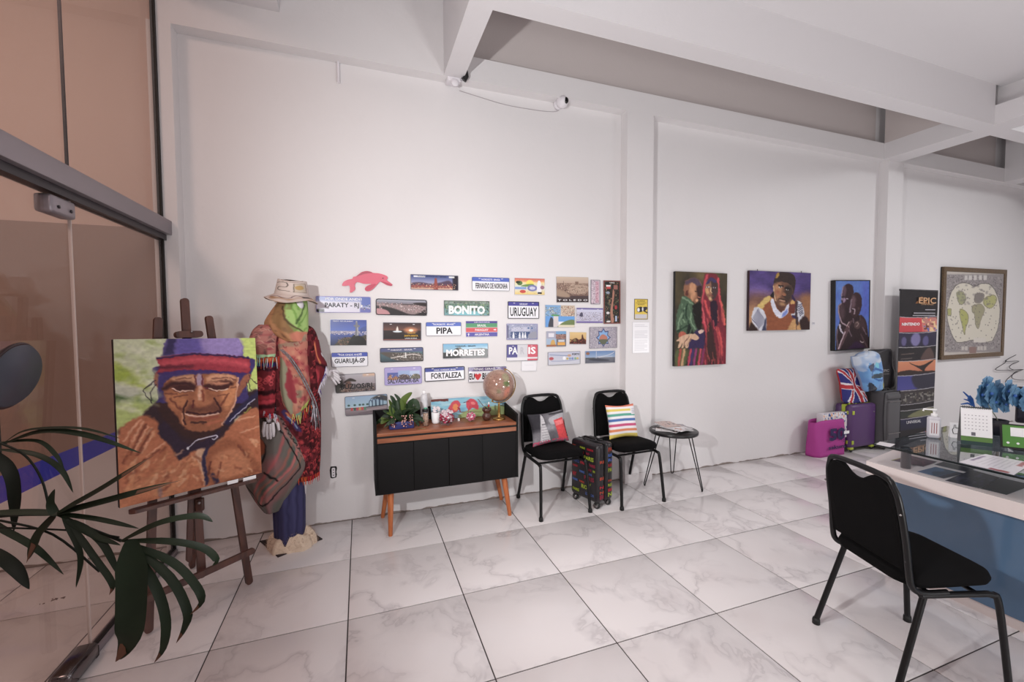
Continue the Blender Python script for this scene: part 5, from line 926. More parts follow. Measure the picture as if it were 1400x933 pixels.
nd = [(mp(396, 575), .12, .8), (mp(396, 530), .11, .8), (mp(396, 480), .13, .75), (mp(396, 452), .12, .7), (mp(399, 438), .05), (mp(402, 424, -.02), .055), (mp(403, 408, -.02), .085), (mp(403, 394), .08),
      (mp(370, 455), .055), (mp(359, 500), .042), (mp(361, 530, -.03), .036), (mp(366, 560, -.13), .022), (mp(368, 578, -.19), .030, .5),
      (mp(416, 460), .045), (mp(432, 485), .042), (mp(441, 502, .06), .032), (mp(446, 509, .10), .024), (mp(453, 514, .11), .028, .5),
      (mp(384, 600), .085), (mp(387, 665), .06), (mp(389, 728), .045), (mp(408, 600), .085), (mp(407, 665), .06), (mp(406, 728), .045)]
ed = [(0, 1), (1, 2), (2, 3), (3, 4), (4, 5), (5, 6), (6, 7), (3, 8), (8, 9), (9, 10), (10, 11), (11, 12), (3, 13), (13, 14), (14, 15), (15, 16), (16, 17), (0, 18), (18, 19), (19, 20), (0, 21), (21, 22), (22, 23)]
skin('body', nd, ed, mn, SKIN)
for fs_, palm in (([((362, 577), (360, 590), (361, 597)), ((365, 580), (364.5, 594), (366, 600)), ((369, 580), (369.5, 594), (370, 600)), ((373, 578), (374, 590), (374, 597)), ((375, 572), (380, 580), (381.5, 588))], -.19),
                  ([((455, 509), (461, 513), (464, 516)), ((456, 512), (462, 517), (465.5, 520)), ((455, 515), (461, 520), (464, 524)), ((452, 516), (457, 522), (460, 526)), ((451, 508), (459, 507), (463, 510))], .115)):
    for k, (a, b_, c_) in enumerate(fs_):
        r_ = .0095; MB().tube([mp(*a, palm), mp(*b_, palm-.004), mp(*c_, palm+.004), mp(c_[0]*2-b_[0] if 0 else c_[0], c_[1]+.6, palm+.006)], [r_*1.1, r_, r_*.8, r_*.35], 8).build('finger' if k < 4 else 'thumb', SKIN, mn, world=True)
def loft(name, rings, cv, mat=None, k=7, amp=.06, ph=0, tw=1.5, solid=.006):
    R = [( (mp(a, y)+mp(b, y))/2, (mp(b, y)-mp(a, y)).length/2, rd, yo) for y, a, b, rd, yo in rings]; n = len(R)
    P = np.array([[r[0].x, r[0].z, r[1], r[2], r[3]] for r in R]); sm_ = np.array(ssm(P, 8)); 
    ys = np.array([r[0] for r in rings], float); ysm = np.array([q[0] for q in ssm([[y] for y in ys], 8)]); tt = (ysm-ysm[0])/(ysm[-1]-ysm[0])
    def fn(u, v):
        q = [np.interp(v, tt, sm_[:, i]) for i in range(5)]; th = 2*PI*u
        f = 1+amp*min(1, .25+v)*(math.sin(k*th+ph+tw*v)+.5*math.sin((k*2+1)*th+ph*2-tw*v))
        return (q[0]-mo.x-q[2]*math.cos(th)*(1+(f-1)*.3), MY+q[4]-mo.y-q[3]*f*math.sin(th), q[1]-mo.z)
    o = cgrid(name, cv, fn, mat or CLOTH, mn)
    s_ = o.modifiers.new('thickness', 'SOLIDIFY'); s_.thickness = solid; s_.offset = -1
    return o, fn
def LC(w, h, x0, y0, x1, y1, bg, seed=1, warp=1.0):
    c = Cv(w, h, bg, [(x0, y0), (2*x1-x0, y0), (2*x1-x0, y1), (x0, y1)], warp, seed); return c
# trousers
c = LC(80, 50, 372, 600, 418, 738, (60, 58, 98)); 
for x in (380, 386, 396, 404, 412): c.line([(x, 640), (x-1, 740)], 1.2, (42, 40, 72), 2)
for x in (383, 391, 400): c.line([(x, 650), (x, 740)], 1, (80, 78, 120), 2, .5)
loft('trousers', [(600, 372, 418, .11, 0), (650, 373, 418, .105, 0), (700, 374, 418, .10, 0), (737, 376, 418, .095, 0)], c, k=5, amp=.08)
# jacket / red poncho body
c = LC(220, 200, 346, 443, 438, 655, (96, 20, 30), 3)
c.speck(0, 1, [(120, 26, 38), (70, 12, 20)], 5, 3, 0, 1, .8)
for y, col, w_ in ((486, (190, 96, 40), 4), (490, (40, 50, 110), 3), (497, (40, 40, 90), 5), (505, (110, 24, 34), 4), (530, (150, 24, 44), 4), (540, (70, 14, 24), 3), (552, (170, 30, 52), 5), (562, (120, 22, 40), 4)): c.line([(340, y), (378, y+1)], w_, col, 1.5)
rs_ = np.random.RandomState(3)
for _ in range(26):
    x, y = rs_.uniform(352, 376), rs_.uniform(508, 528); c.line([(x-2, y), (x, y-2), (x+2, y), (x, y+2), (x-2, y)], 1, (205, 50, 60), 1)
for _ in range(130):
    x, y = rs_.uniform(400, 437), rs_.uniform(560, 648); c.line([(x-1.6, y), (x+1.5, y-1.5), (x+1.5, y+1.5)], 1, (196, 44, 48) if rs_.rand() > .3 else (30, 10, 14), 1)
for _ in range(60):
    x, y = rs_.uniform(418, 437), rs_.uniform(450, 560); c.line([(x-1.6, y), (x+1.5, y-1.5)], 1, (190, 44, 48) if rs_.rand() > .4 else (30, 10, 14), 1)
c.poly([(388, 560), (396, 560), (405, 586), (402, 588), (396, 578)], (50, 50, 104), 1.5, .8); c.line([(394, 566), (399, 576), (402, 584)], 1.2, (150, 180, 205), 1.2); c.line([(392, 562), (400, 572)], 1.6, (210, 110, 60), 1.2); c.rect(377, 455, 383, 640, (36, 34, 40), 1.5); c.rect(432, 470, 440, 500, (200, 120, 60), 3, .6)
for y in range(474, 560, 4): c.line([(378, y), (382, y)], 1, (150, 146, 150), .8)
oj, fj = loft('red_poncho', [(443, 384, 414, .05, 0), (449, 362, 428, .085, 0), (466, 347, 435, .12, 0), (500, 350, 437, .125, 0), (560, 350, 438, .125, 0), (610, 356, 438, .12, 0), (636, 366, 437, .12, 0), (652, 390, 436, .115, 0)], c, k=6, amp=.05)
FR = {k: M(k+'_fringe', col, .9) for k, col in (('orange', (216, 96, 50)), ('red', (190, 30, 44)), ('violet', (92, 80, 140)), ('pale', (205, 200, 212)), ('mint', (150, 210, 180)), ('grey', (96, 92, 96)), ('lime', (206, 214, 120)))}
def fringe(name, pts, n, L, mats, dy=-.0, sway=2.5, r=.0016):
    P = ssm(pts, 8); rr = random.Random(len(pts)*7+n); q = MB()
    for i in range(n):
        a = P[int(i*(len(P)-1)/max(1, n-1))]; l = L*rr.uniform(.7, 1.1); s = rr.uniform(-sway, sway)
        q.tube([mp(a[0], a[1], dy), mp(a[0]+s*.5, a[1]+l*.5, dy-.006), mp(a[0]+s, a[1]+l, dy)], [r, r*1.3, r*.7], 5, rr.randrange(len(mats)))
    o = q.build(name, mats, mn, world=True); tag(o, kind='stuff'); return o
fringe('orange_fringe', [(398, 646), (410, 652), (425, 651), (437, 645)], 26, 11, [FR['orange'], FR['red']], -.11)
# grey and rust poncho hanging low at the left
c = LC(200, 120, 343, 560, 415, 692, (104, 98, 94), 7)
for i in range(8): c.line([(340+6*i, 690-3*i), (372+6*i, 640-4*i), (400+6*i, 560)], 3.4, [(168, 84, 84), (110, 104, 98), (150, 92, 80), (84, 96, 88), (190, 100, 96), (120, 112, 104), (140, 100, 84), (96, 100, 92)][i], 3)
c.mix(np.clip(c.ns(24, 14, 5)*2-1.1, 0, 1), (172, 84, 90), .6); c.mix(np.clip(c.ns(18, 20, 15)*2-1.2, 0, 1), (88, 96, 84), .7)
c.line([(345, 650), (356, 668), (362, 678), (372, 678), (384, 668), (400, 640), (402, 632), (394, 600), (384, 575)], 2, (28, 24, 26), 1.2); c.line([(346, 640), (360, 636), (370, 618), (372, 600), (364, 590)], 3, (36, 32, 34), 1.5); c.line([(372, 632), (384, 645)], 2, (30, 26, 28), 1.2); c.poly([(355, 600), (368, 592), (372, 606), (362, 620), (352, 622)], (150, 78, 50), 2)
for i in range(12): y = 562+6.5*i; x = 388+.0*i+ (i**1.25)*1.15; c.line([(x, y), (x+5, y+3), (x+2, y+6)], 1.2, (24, 20, 22), 1)
c.line([(384, 562), (394, 590), (412, 632)], 2.5, (160, 112, 104), 2)
loft('striped_poncho', [(560, 350, 400, .06, -.06), (585, 347, 408, .08, -.07), (610, 344, 415, .095, -.075), (632, 340, 420, .10, -.08), (650, 341, 413, .095, -.08), (668, 349, 400, .08, -.08), (682, 357, 391, .06, -.08), (693, 365, 384, .035, -.08)], c, k=4, amp=.13, ph=1)
c = LC(100, 70, 350, 486, 382, 564, (112, 22, 34), 5); c.line([(346, 489), (390, 490)], 5, (196, 100, 44), 1.2); c.line([(346, 496), (390, 497)], 5, (44, 48, 108), 1.5); c.line([(346, 502), (390, 503)], 3, (60, 20, 34), 1.5)
for _ in range(22):
    x, y = rs_.uniform(352, 378), rs_.uniform(508, 528); c.line([(x-2.4, y), (x, y-2.2), (x+2.4, y), (x, y+2.2), (x-2.4, y)], 1.1, (206, 60, 70), 1)
for y, col in ((532, (50, 10, 18)), (538, (160, 26, 44)), (544, (186, 34, 56)), (550, (60, 12, 22)), (556, (140, 24, 40))): c.line([(346, y), (390, y+1)], 4.5, col, 2)
loft('poncho_arm', [(486, 351, 381, .05, -.105), (505, 350, 382, .055, -.12), (530, 350, 382, .055, -.13), (550, 351, 381, .055, -.14), (563, 353, 380, .05, -.145)], c, k=4, amp=.05)
# shoulder shawl and its mint hem
c = LC(110, 70, 343, 443, 386, 490, (176, 110, 100), 9); c.mix(np.clip(c.ns(7, 7, 3)*3-1.6, 0, 1), (150, 50, 62), .8); c.mix(np.clip(c.ns(5, 5, 8)*3-1.9, 0, 1), (96, 74, 76), .7)
for _ in range(14): x, y = rs_.uniform(348, 380), rs_.uniform(450, 478); c.line([(x-4, y), (x, y-3), (x+4, y)], .9, (200, 150, 132), 1)
c.poly([(350, 481), (366, 484), (400, 482), (400, 488), (366, 491), (350, 488)], (176, 216, 168), 1); c.rect(340, 488, 420, 500, (120, 60, 60), 1)
loft('shoulder_shawl', [(444, 356, 388, .06, -.045), (452, 348, 387, .09, -.05), (468, 343, 386, .10, -.055), (480, 347, 385, .10, -.06), (489, 350, 383, .10, -.06)], c, k=5, amp=.05)
fringe('mint_fringe', [(352, 487), (360, 490), (372, 490), (382, 487)], 16, 16, [FR['mint'], FR['red'], FR['pale'], FR['orange']], -.19, 3)
# sleeve flap at right with pale fringe
c = LC(90, 60, 420, 465, 447, 548, (110, 20, 32), 4); c.line([(424, 490), (440, 500), (447, 506)], 3, (40, 12, 20), 3); c.line([(428, 500), (436, 515), (430, 540)], 3, (170, 36, 52), 3); c.line([(436, 470), (437, 495)], 3, (205, 110, 60), 2)
loft('poncho_sleeve', [(465, 422, 436, .06, 0), (485, 422, 440, .075, .02), (500, 422, 447, .08, .03), (515, 422, 444, .075, .03), (532, 424, 438, .06, .02), (548, 427, 435, .04, .01)], c, k=5, amp=.07)
fringe('pale_fringe', [(446, 501), (445, 508), (441, 518), (437, 528), (433, 540)], 34, 12, [FR['violet'], FR['pale'], FR['pale']], -.03, 3.5, .002)
fringe('cuff_fringe', [(361, 562), (368, 566), (376, 566), (380, 572)], 22, 8, [FR['violet'], FR['red'], FR['pale']], -.215, 2)
# hanging patterned scarf
c = LC(130, 130, 376, 456, 426, 568, (190, 116, 96), 12); c.mix(np.clip(c.ns(9, 9, 3)*3-1.5, 0, 1), (160, 50, 60), .85); c.mix(np.clip(c.ns(7, 9, 33)*3-1.9, 0, 1), (206, 150, 120), .8); c.mix(np.clip(c.ns(10, 8, 43)*3-2.1, 0, 1), (120, 132, 110), .8)
for _ in range(60): x, y = rs_.uniform(380, 424), rs_.uniform(460, 560); c.line([(x, y), (x+1.5, y+3), (x+3, y+1)], .9, (140, 44, 54), 1)
c.poly([(384, 500), (392, 486), (400, 520), (398, 560), (392, 560), (386, 530)], (150, 146, 120), 2); c.poly([(398, 500), (402, 520), (404, 548), (396, 540), (394, 520)], (150, 44, 56), 2); c.poly([(412, 552), (426, 544), (426, 552), (412, 559)], (208, 216, 110), 1); c.poly([(400, 566), (412, 560), (411, 572), (400, 572)], (130, 170, 150), 1)
loft('patterned_scarf', [(457, 377, 424, .10, -.03), (470, 377, 425, .12, -.035), (482, 380, 424, .11, -.05), (500, 382, 425, .09, -.07), (525, 383, 427, .08, -.08), (548, 388, 425, .065, -.085), (566, 399, 415, .04, -.085)], c, k=5, amp=.12, ph=2)
fringe('scarf_fringe', [(400, 566), (408, 568), (416, 560), (425, 552)], 18, 14, [FR['lime'], FR['orange'], FR['red'], FR['grey']], -.155, 3)
# green and rust cowl round the neck
c = LC(120, 80, 364, 408, 422, 468, (158, 190, 108), 14); c.poly([(360, 405), (383, 405), (388, 420), (398, 448), (402, 470), (360, 470)], (176, 124, 82), 2); c.poly([(374, 412), (386, 412), (394, 436), (404, 452), (396, 458), (380, 436)], (112, 92, 56), 3, .5); c.mix(np.clip(c.ns(5, 5, 7)*3-1.9, 0, 1)*(np.arange(120)[None, :] < 34), (120, 84, 60), .7)
for p in ([(392, 412), (400, 428), (408, 446)], [(398, 410), (404, 424)], [(420, 420), (410, 440), (400, 458)], [(416, 450), (404, 462)]): c.line(p, 1.6, (104, 146, 60), 2.4)
c.line([(386, 420), (398, 444), (410, 454)], 1.5, (70, 50, 40), 2); c.line([(412, 418), (408, 430), (404, 444)], 2, (60, 80, 44), 2.5); c.poly([(400, 455), (422, 458), (422, 470), (396, 468)], (196, 116, 92), 3)
loft('green_scarf', [(409, 384, 420, .085, -.01), (416, 379, 421, .10, -.02), (428, 371, 422, .115, -.03), (442, 364, 422, .125, -.035), (454, 370, 422, .125, -.04), (466, 388, 421, .115, -.045)], c, k=4, amp=.09, ph=.6)
# chin showing between the scarf folds
MB().ball((0, 0, 0), .032, 16, sc=(1, .8, 1.1)).build('chin', SKIN, mn, loc=mp(408, 417, -.09)-mo)
# woven strap
STR = M('woven_strap', (120, 118, 122), .85, var=.6, scale=90)
for dx in (0, 3.2): MB().tube([mp(x+dx, y, d) for x, y, d in ssm([(383, 478, -.15), (395, 490, -.165), (410, 513, -.17), (424, 540, -.16), (430, 556, -.15), (434, 575, -.14)], 5)], .006, 8, flat=.6).build('strap_cord', STR, mn, world=True)
fringe('strap_tassel', [(426, 548), (430, 556), (434, 560)], 16, 30, [FR['grey'], FR['pale'], BLACK], -.155, 5, .0022)
# bucket hat
hc = mp(399, 404, -.01)-mo
ht = bpy.data.objects.new('bucket_hat', None); COL.objects.link(ht); ht.parent = mn; ht.location = hc; ht.rotation_euler = (.06, .07, 0)
c = Cv(140, 60, (206, 190, 182), None, .6, 5); c.mix(np.clip(c.ns(12, 8, 5)*2-1.2, 0, 1), (190, 170, 160), .6)
X = lambda u: u/2
c.line([(X(.16), .25), (X(.42), .15), (X(.44), .45), (X(.26), .5), (X(.26), .7), (X(.5), .75)], 1.6, (84, 72, 66), 1); c.rect(X(.58), .2, X(.86), .8, (196, 178, 160), 1.2); c.line([(X(.58), .2), (X(.86), .2), (X(.88), .8), (X(.58), .8), (X(.58), .2)], 1.1, (96, 84, 76), 1, sm=False); c.ell(X(.7), .48, .05, .16, (186, 150, 92), 1.5); c.line([(X(.3), .02), (X(.6), .1), (X(.8), .02)], 1.6, (130, 100, 92), 1.5)
cgrid('crown', c, lambda u, v: (-math.cos(2*PI*u)*(.087+.016*v), -math.sin(2*PI*u)*(.10+.018*v), .096-.092*v+.004*math.sin(6*PI*u)*(1-v)), CLOTH, ht)
MB().grid(lambda u, v: (math.cos(2*PI*u)*.088*v, math.sin(2*PI*u)*.101*v, .096+.006*(1-v)+.004*math.sin(6*PI*u)*v), 32, 5, closed=True).build('crown_top', M('hat_top', (196, 176, 168), .85), ht)
c = Cv(140, 30, (202, 184, 176), None, .6, 8); c.mix(np.clip(c.ns(9, 6, 5)*3-1.7, 0, 1)*(np.arange(30)[:, None] > 12), (150, 104, 66), .8); c.line([(X(.2), .6), (X(.3), .3), (X(.5), .5), (X(.62), .1), (X(.8), .5)], 1.4, (96, 70, 76), 1); c.rect(X(.7), .35, X(.86), .6, (60, 56, 60), 1)
def br(u, v): th = 2*PI*u; r = v; return (-math.cos(th)*(.103+.058*r), -math.sin(th)*(.118+.055*r), .004-.038*r+.012*math.sin(3*th+.6)*r)
bo = cgrid('brim', c, br, CLOTH, ht); s_ = bo.modifiers.new('t', 'SOLIDIFY'); s_.thickness = .005
# sheepskin and mat
fc_ = W(399, 748, -.30); sk = thing('sheepskin_base', 'cream sheepskin wrapped round the mannequin stand', 'sheepskin', (float(fc_[0]), -.285, 0)); rr = random.Random(5)
WOOL = M('wool', (230, 208, 186), .95, bump=.6, bscale=60, sheen=.4); WOOLT = M('wool_tips', (206, 178, 160), .95)
def wl_(u, v): th = 2*PI*u; p = PI/2*(1-v); r = math.cos(p)**.6; k = 1+.08*math.sin(5*th)+.04*math.sin(11*th+1); return (math.cos(th)*.145*r*k, math.sin(th)*.095*r*k, .118*math.sin(p)**.8*(1+.15*math.sin(3*th)))
MB().grid(wl_, 48, 10, closed=True).build('fleece', WOOL, sk)
q = MB()
for _ in range(1500):
    u, v = rr.random(), rr.random()**.7; a = Vector(wl_(u, v)); d = Vector((a.x*2.2, a.y*2.6, .18+a.z)).normalized()*rr.uniform(.008, .02)+Vector((rr.uniform(-1, 1), rr.uniform(-1, 1), rr.uniform(-.6, .3)))*.006
    t1 = d.cross(Vector((0, 0, 1))).normalized()*.0018; e_ = a+d; e_.z = max(e_.z, .001); q.add([a-t1, a+t1, e_], [(0, 1, 2)], 0)
tag(q.build('wool_tufts', WOOLT, sk), kind='stuff')
mt = [F(355, 741)[:2], F(380, 763)[:2], F(441, 738)[:2], F(424, 727)[:2]]; mc = sum(np.array(p) for p in mt)/4
MB_ = MB().slab([(p[0]-mc[0], p[1]-mc[1]) for p in mt], .0005, .006); tag(MB_.build('floor_mat', M('dark_mat', (46, 34, 36), .8, var=.4, scale=40), None, loc=(mc[0], mc[1], 0)), 'dark square mat under the sheepskin', 'mat')
# ------------------------------------------------------------------ sideboard
SW = wood('oiled_oak', (128, 74, 50), (158, 98, 68), .38, (1.2, 14, 14)); LEGW = wood('orange_oak', (170, 94, 54), (190, 112, 66), .4, (10, 10, 1.5)); CHAR = M('charcoal_lacquer', (19, 18, 19), .65, var=.05, scale=30, spec=.2); CHAR2 = M('gap_black', (12, 11, 12), .7)
x0, x1, yf = .165, 1.235, -.36
sb = thing('sideboard', 'charcoal sideboard with wooden top and splayed orange legs', 'cabinet', ((x0+x1)/2, yf/2, 0)); SB = lambda m, n, mt_: m.build(n, mt_, sb, world=True)
SB(MB().box((x0+.012, -.35, .30), (x1-.012, -.02, .712)), 'carcass', CHAR2)
SB(MB().box((x0, yf+.004, .30), (x0+.016, -.015, .80)), 'side_panel', CHAR); SB(MB().box((x1-.016, yf+.004, .30), (x1, -.015, .80)), 'side_panel', CHAR)
for xx in (x0, x1-.016): 
    q = MB(); q.add([(xx, yf+.004, .80), (xx+.016, yf+.004, .80), (xx+.016, -.015, .80), (xx, -.015, .80), (xx, -.015, .84), (xx+.016, -.015, .84)], [(0, 1, 2, 3), (0, 4, 5, 1), (0, 3, 4), (1, 5, 2), (3, 2, 5, 4)]); 
    SB(q, 'gallery_rail', CHAR)
SB(MB().box((x0, -.018, .70), (x1, -.006, .84)), 'back_panel', CHAR)
SB(MB().box((x0+.017, yf+.002, .715), (x1-.017, -.02, .737), bev=.002), 'worktop', SW)
SB(MB().box((x0+.019, yf+.004, .668), (x1-.017, yf+.02, .70)), 'apron_rail', SW)
dx = [x0+.017, .432, .688, .945, x1-.017]
for i in range(4): SB(MB().box((dx[i]+.0015, yf-(.002 if i in (0, 2) else -.001), .302), (dx[i+1]-.0015, yf+.016, .662), bev=.001), 'door', CHAR)
for (tx, ty), (fx, fy) in (((.27, -.31), (.262, -.36)), ((.27, -.06), (.225, -.04)), ((1.13, -.31), (1.165, -.345)), ((1.13, -.06), (1.195, -.04))):
    SB(MB().tube([(tx, ty, .302), (fx, fy, .012), (fx, fy, 0)], [.024, .015, .014], 16), 'leg', LEGW)
TT = .737
# planter with leafy plants
pl = W(549, 582, -.26); pt = thing('planter', 'blue trough of leafy plants with pink blooms on the sideboard', 'potted plant', (float(pl[0]), -.22, TT))
MB().box((-.088, -.055, 0), (.088, .055, .055), bev=.006).build('trough', M('blue_planter', (44, 50, 110), .4), pt); MB().box((-.08, -.047, .045), (.08, .047, .057)).build('soil', M('soil', (50, 36, 30), .9, var=.3, scale=40), pt)
LEAFM = M('leaf_green', (42, 60, 38), .4, var=.25, scale=12); LEAFL = M('leaf_light', (84, 104, 46), .45)
def leaf(root, pts, width, mat, par, name='leaf', fold=.25, nseg=10, tip=.0, prof=None):
    P = [Vector(p) for p in ssm(pts, max(2, nseg//(len(pts)-1)))]; q = MB(); n = len(P); vs = []
    for i, p in enumerate(P):
        t = i/(n-1); d = (P[min(i+1, n-1)]-P[max(i-1, 0)]).normalized(); s = d.cross(Vector((0, -.6, .8)))
        if s.length < 1e-3: s = d.cross(Vector((1, 0, 0)))
        s.normalize(); nn = s.cross(d); w_ = width/2*((math.sin(PI*min(1, t*.93+.05))**.7) if prof is None else prof(t))
        vs += [p-s*w_+nn*w_*fold, p, p+s*w_+nn*w_*fold]
    fs = []
    for i in range(n-1):
        for k in (0, 1): a = i*3+k; fs.append((a, a+1, a+4, a+3))
    q.add(vs, fs, 0, True); return q.build(name, mat, par)
rr = random.Random(12)
for i in range(84):
    a = rr.uniform(0, 2*PI); L = rr.uniform(.07, .19); el = rr.uniform(.15, 1.35); bx_, by_ = rr.uniform(-.06, .06), rr.uniform(-.03, .03)
    h1 = Vector((math.cos(a)*math.cos(el), math.sin(a)*math.cos(el)*.55-.1, math.sin(el)))
    p0 = Vector((bx_, by_, .05)); p1 = p0+h1*L*.5; p2 = p0+h1*L+Vector((0, 0, -.05*(1.5-el)))
    if p2.y+pt.location.y > -.03: p2.y = -.03-pt.location.y
    leaf(None, [p0, p1, p2], rr.uniform(.026, .05), LEAFM if rr.random() < .9 else LEAFL, pt)
for pts, w_ in (([(.0, 0, .12), (.02, -.02, .2), (.08, -.03, .262)], .06), ([(-.02, 0, .1), (-.05, -.01, .2), (-.075, -.01, .245)], .035), ([(.0, 0, .1), (-.01, -.01, .2), (-.045, -.01, .255)], .032), ([(.03, 0, .1), (.09, -.02, .19), (.13, -.03, .13)], .06)): leaf(None, pts, w_, LEAFL if w_ == .06 and pts[2][2] > .2 else LEAFM, pt)
PETAL = M('pink_petal', (226, 176, 166), .6)
for i, cx__ in enumerate((-.06, .015, .062)):
    st = MB().tube([(cx__, -.05, .04), (cx__, -.062, .09)], .002, 5).build('bloom_stem', LEAFM, pt); q = MB()
    for k in range(30): q.ball((cx__+rr.uniform(-.017, .017), -.068+rr.uniform(-.012, .01), .02+rr.uniform(0, .085)), rr.uniform(.003, .0065), 6, 0 if rr.random() < .55 else 1, sc=(1, 1, .7))
    q.build('bloom', [PETAL, M('bloom_dark', (92, 30, 40), .6)], pt)
# bottle, jar, cup, bowls, gourd
def at(x, y, Y): p = W(x, y, Y); return (float(p[0]), Y, TT)
PLAS = M('cloudy_plastic', (206, 204, 208), .35)
t = thing('spray_bottle', 'tall translucent white bottle behind the planter jar', 'bottle', at(580, 575, -.12)); MB().lathe([(.026, 0), (.028, .01), (.028, .19), (.024, .215), (.012, .225)], n=20).build('bottle_body', PLAS, t); MB().lathe([(.012, .222), (.013, .245), (.006, .25)], n=14).build('cap', WHITE, t)
GLC = glass('jar_glass', (.86, .86, .87)); 
t = thing('glass_jar', 'glass jar with a dark lid beside the planter', 'jar', at(582, 582, -.23)); MB().lathe([(.021, 0), (.023, .004), (.024, .10), (.020, .112)], n=20).build('glass_body', GLC, t)
MB().lathe([(.019, .002), (.020, .06), (.019, .095)], n=16).build('contents', M('jar_contents', (190, 160, 140), .6, var=.5, scale=60), t); MB().lathe([(.025, .110), (.025, .128), (.02, .130)], n=20).build('lid', BLACK, t); MB().lathe([(.013, .129), (.013, .137)], n=12).build('lid_label', M('teal', (90, 170, 140), .5), t)
t = thing('white_cup', 'white cup holding pale flowers behind the candy bowl', 'cup', at(596, 578, -.17)); MB().lathe([(.026, 0), (.030, .01), (.034, .085), (.030, .085), (.026, .012)], n=22).build('cup_body', WHITE, t)
q = MB(); [q.ball((rr.uniform(-.022, .022), rr.uniform(-.02, .02), .095+rr.uniform(-.008, .03)), rr.uniform(.01, .015), 8, sc=(1, 1, .6)) for _ in range(12)]; q.build('flower_head', M('white_petal', (226, 216, 220), .6), t)
t = thing('candy_bowl', 'round glass bowl of pink sweets on tiny metal feet', 'bowl', at(611, 584, -.25)); MB().ball((0, 0, .066), .056, 22, sc=(1.08, 1.08, .95)).build('glass_bowl', GLC, t)
CND = [M('candy_%d' % i, c_, .35) for i, c_ in enumerate([(196, 36, 84), (235, 214, 220), (220, 96, 130), (160, 40, 70)])]
def candies(par, c0, R, n, zmax, mats, r=.008):
    q = MB()
    for _ in range(n):
        while True:
            p = Vector((rr.uniform(-1, 1), rr.uniform(-1, 1), rr.uniform(-1, zmax)))
            if p.length < 1 and p.length > .55: break
        q.ball(tuple(Vector(c0)+p*R), r*rr.uniform(.8, 1.2), 6, (1 if p.z > rr.uniform(.0, .5) else rr.randrange(len(mats))) if len(mats) > 3 else rr.randrange(len(mats)), sc=(1.2, 1, .8))
    tag(q.build('sweets', mats, par), kind='stuff')
candies(t, (0, 0, .066), .052, 260, .85, CND, .0085)
q = MB()
for a in range(3): A_ = a*2.1-PI/2; q.tube([(math.cos(A_)*.025, math.sin(A_)*.025, .018), (math.cos(A_)*.042, math.sin(A_)*.042, .008), (math.cos(A_)*.048, math.sin(A_)*.048, .003)], .0035, 6)
q.build('foot', CHR, t)
t = thing('candy_egg', 'small egg shaped glass of pale pink sweets', 'bowl', at(644, 580, -.22)); MB().ball((0, 0, .042), .037, 20, sc=(1, 1, 1.12)).build('glass_bowl', GLC, t); candies(t, (0, 0, .042), .034, 120, .75, [CND[2], CND[1], M('candy_pale', (236, 150, 170), .4)], .0065)
t = thing('gourd_cup', 'brown double gourd cup with a metal straw', 'cup', at(665.5, 579, -.22)); BR = M('gourd_brown', (72, 42, 34), .3, coat=.3)
MB().lathe([(.012, 0), (.03, .008), (.037, .03), (.032, .05), (.022, .058), (.024, .064), (.036, .08), (.037, .098), (.031, .098), (.03, .085)], n=24).build('gourd_body', BR, t)
MB().tube([(.0, 0, .08), (-.045, -.0, .14), (-.07, 0, .175)], .003, 8).build('straw', CHR, t); q = MB(); [q.ball((rr.uniform(-.014, .022), rr.uniform(-.01, .01), .1+rr.uniform(0, .01)), .006, 7) for _ in range(6)]; q.build('filling', M('mossy', (110, 110, 70), .8), t)
t2 = thing('mini_figurine', 'tiny white and red figurine on top of the gourd cup', 'figurine', (t.location.x+.018, t.location.y, TT+.108)); MB().lathe([(.008, 0), (.007, .012), (.004, .02)], n=10).build('base', M('tiny_red', (190, 60, 60), .5), t2); MB().lathe([(.005, .019), (.007, .026), (.004, .038)], n=10).build('torso', WHITE, t2)
t = thing('paper_tag', 'tiny white tent tag behind the candy bowl', 'tag', at(627, 573, -.16)); MB().add([(-.008, -.006, 0), (.008, -.006, 0), (.008, 0, .022), (-.008, 0, .022), (-.008, .006, 0), (.008, .006, 0)], [(0, 1, 2, 3), (3, 2, 5, 4), (0, 3, 4), (1, 5, 2)]).build('folded_card', WHITE, t)
t = thing('key_ring', 'small brass key ring lying by the planter', 'keys', at(573, 585, -.32)); MB().tube([(.014*math.cos(a), .014*math.sin(a), .003) for a in np.linspace(0, 2*PI, 17)[:-1]], .0018, 6, closed=True).build('ring', M('brass', (190, 160, 100), .3, metal=.9), t); MB().box((.012, -.005, .001), (.045, .003, .004)).build('key', M('brass_key', (180, 160, 110), .35, metal=.8), t); MB().box((.0, .006, .001), (.03, .013, .0035)).build('key', CHR, t)
# parrots canvas
QP = [(589, 541), (690, 536.5), (692, 572), (590, 578)]
c = Cv(140, 60, (130, 186, 206), QP, 1, 4); c.mix(np.clip(c.ns(20, 6, 3)*2-.9, 0, 1), (190, 214, 220), .9); c.mix(np.clip(c.ns(14, 8, 13)*2-1.1, 0, 1), (90, 150, 190), .7)
c.poly([(640, 562), (690, 556), (692, 575), (630, 578)], (150, 166, 110), 4)
for ox in (0,):
    c.poly([(612, 560), (616, 550), (621, 544), (627, 546), (629, 552), (626, 562), (620, 566)], (196, 60, 76), 1.2); c.ell(622, 556, 4, 6, (216, 130, 70), 1.5); c.line([(626, 556), (630, 566)], 2, (150, 40, 60), 1)
    c.poly([(636, 550), (640, 543), (648, 543), (653, 552), (653, 562), (646, 558), (640, 562)], (200, 56, 76), 1.2); c.line([(642, 555), (640, 564)], 2, (170, 50, 60)); c.line([(634, 548), (640, 547)], 1.5, (60, 40, 50)); c.ell(646, 550, 3, 3, (226, 120, 120), 1)
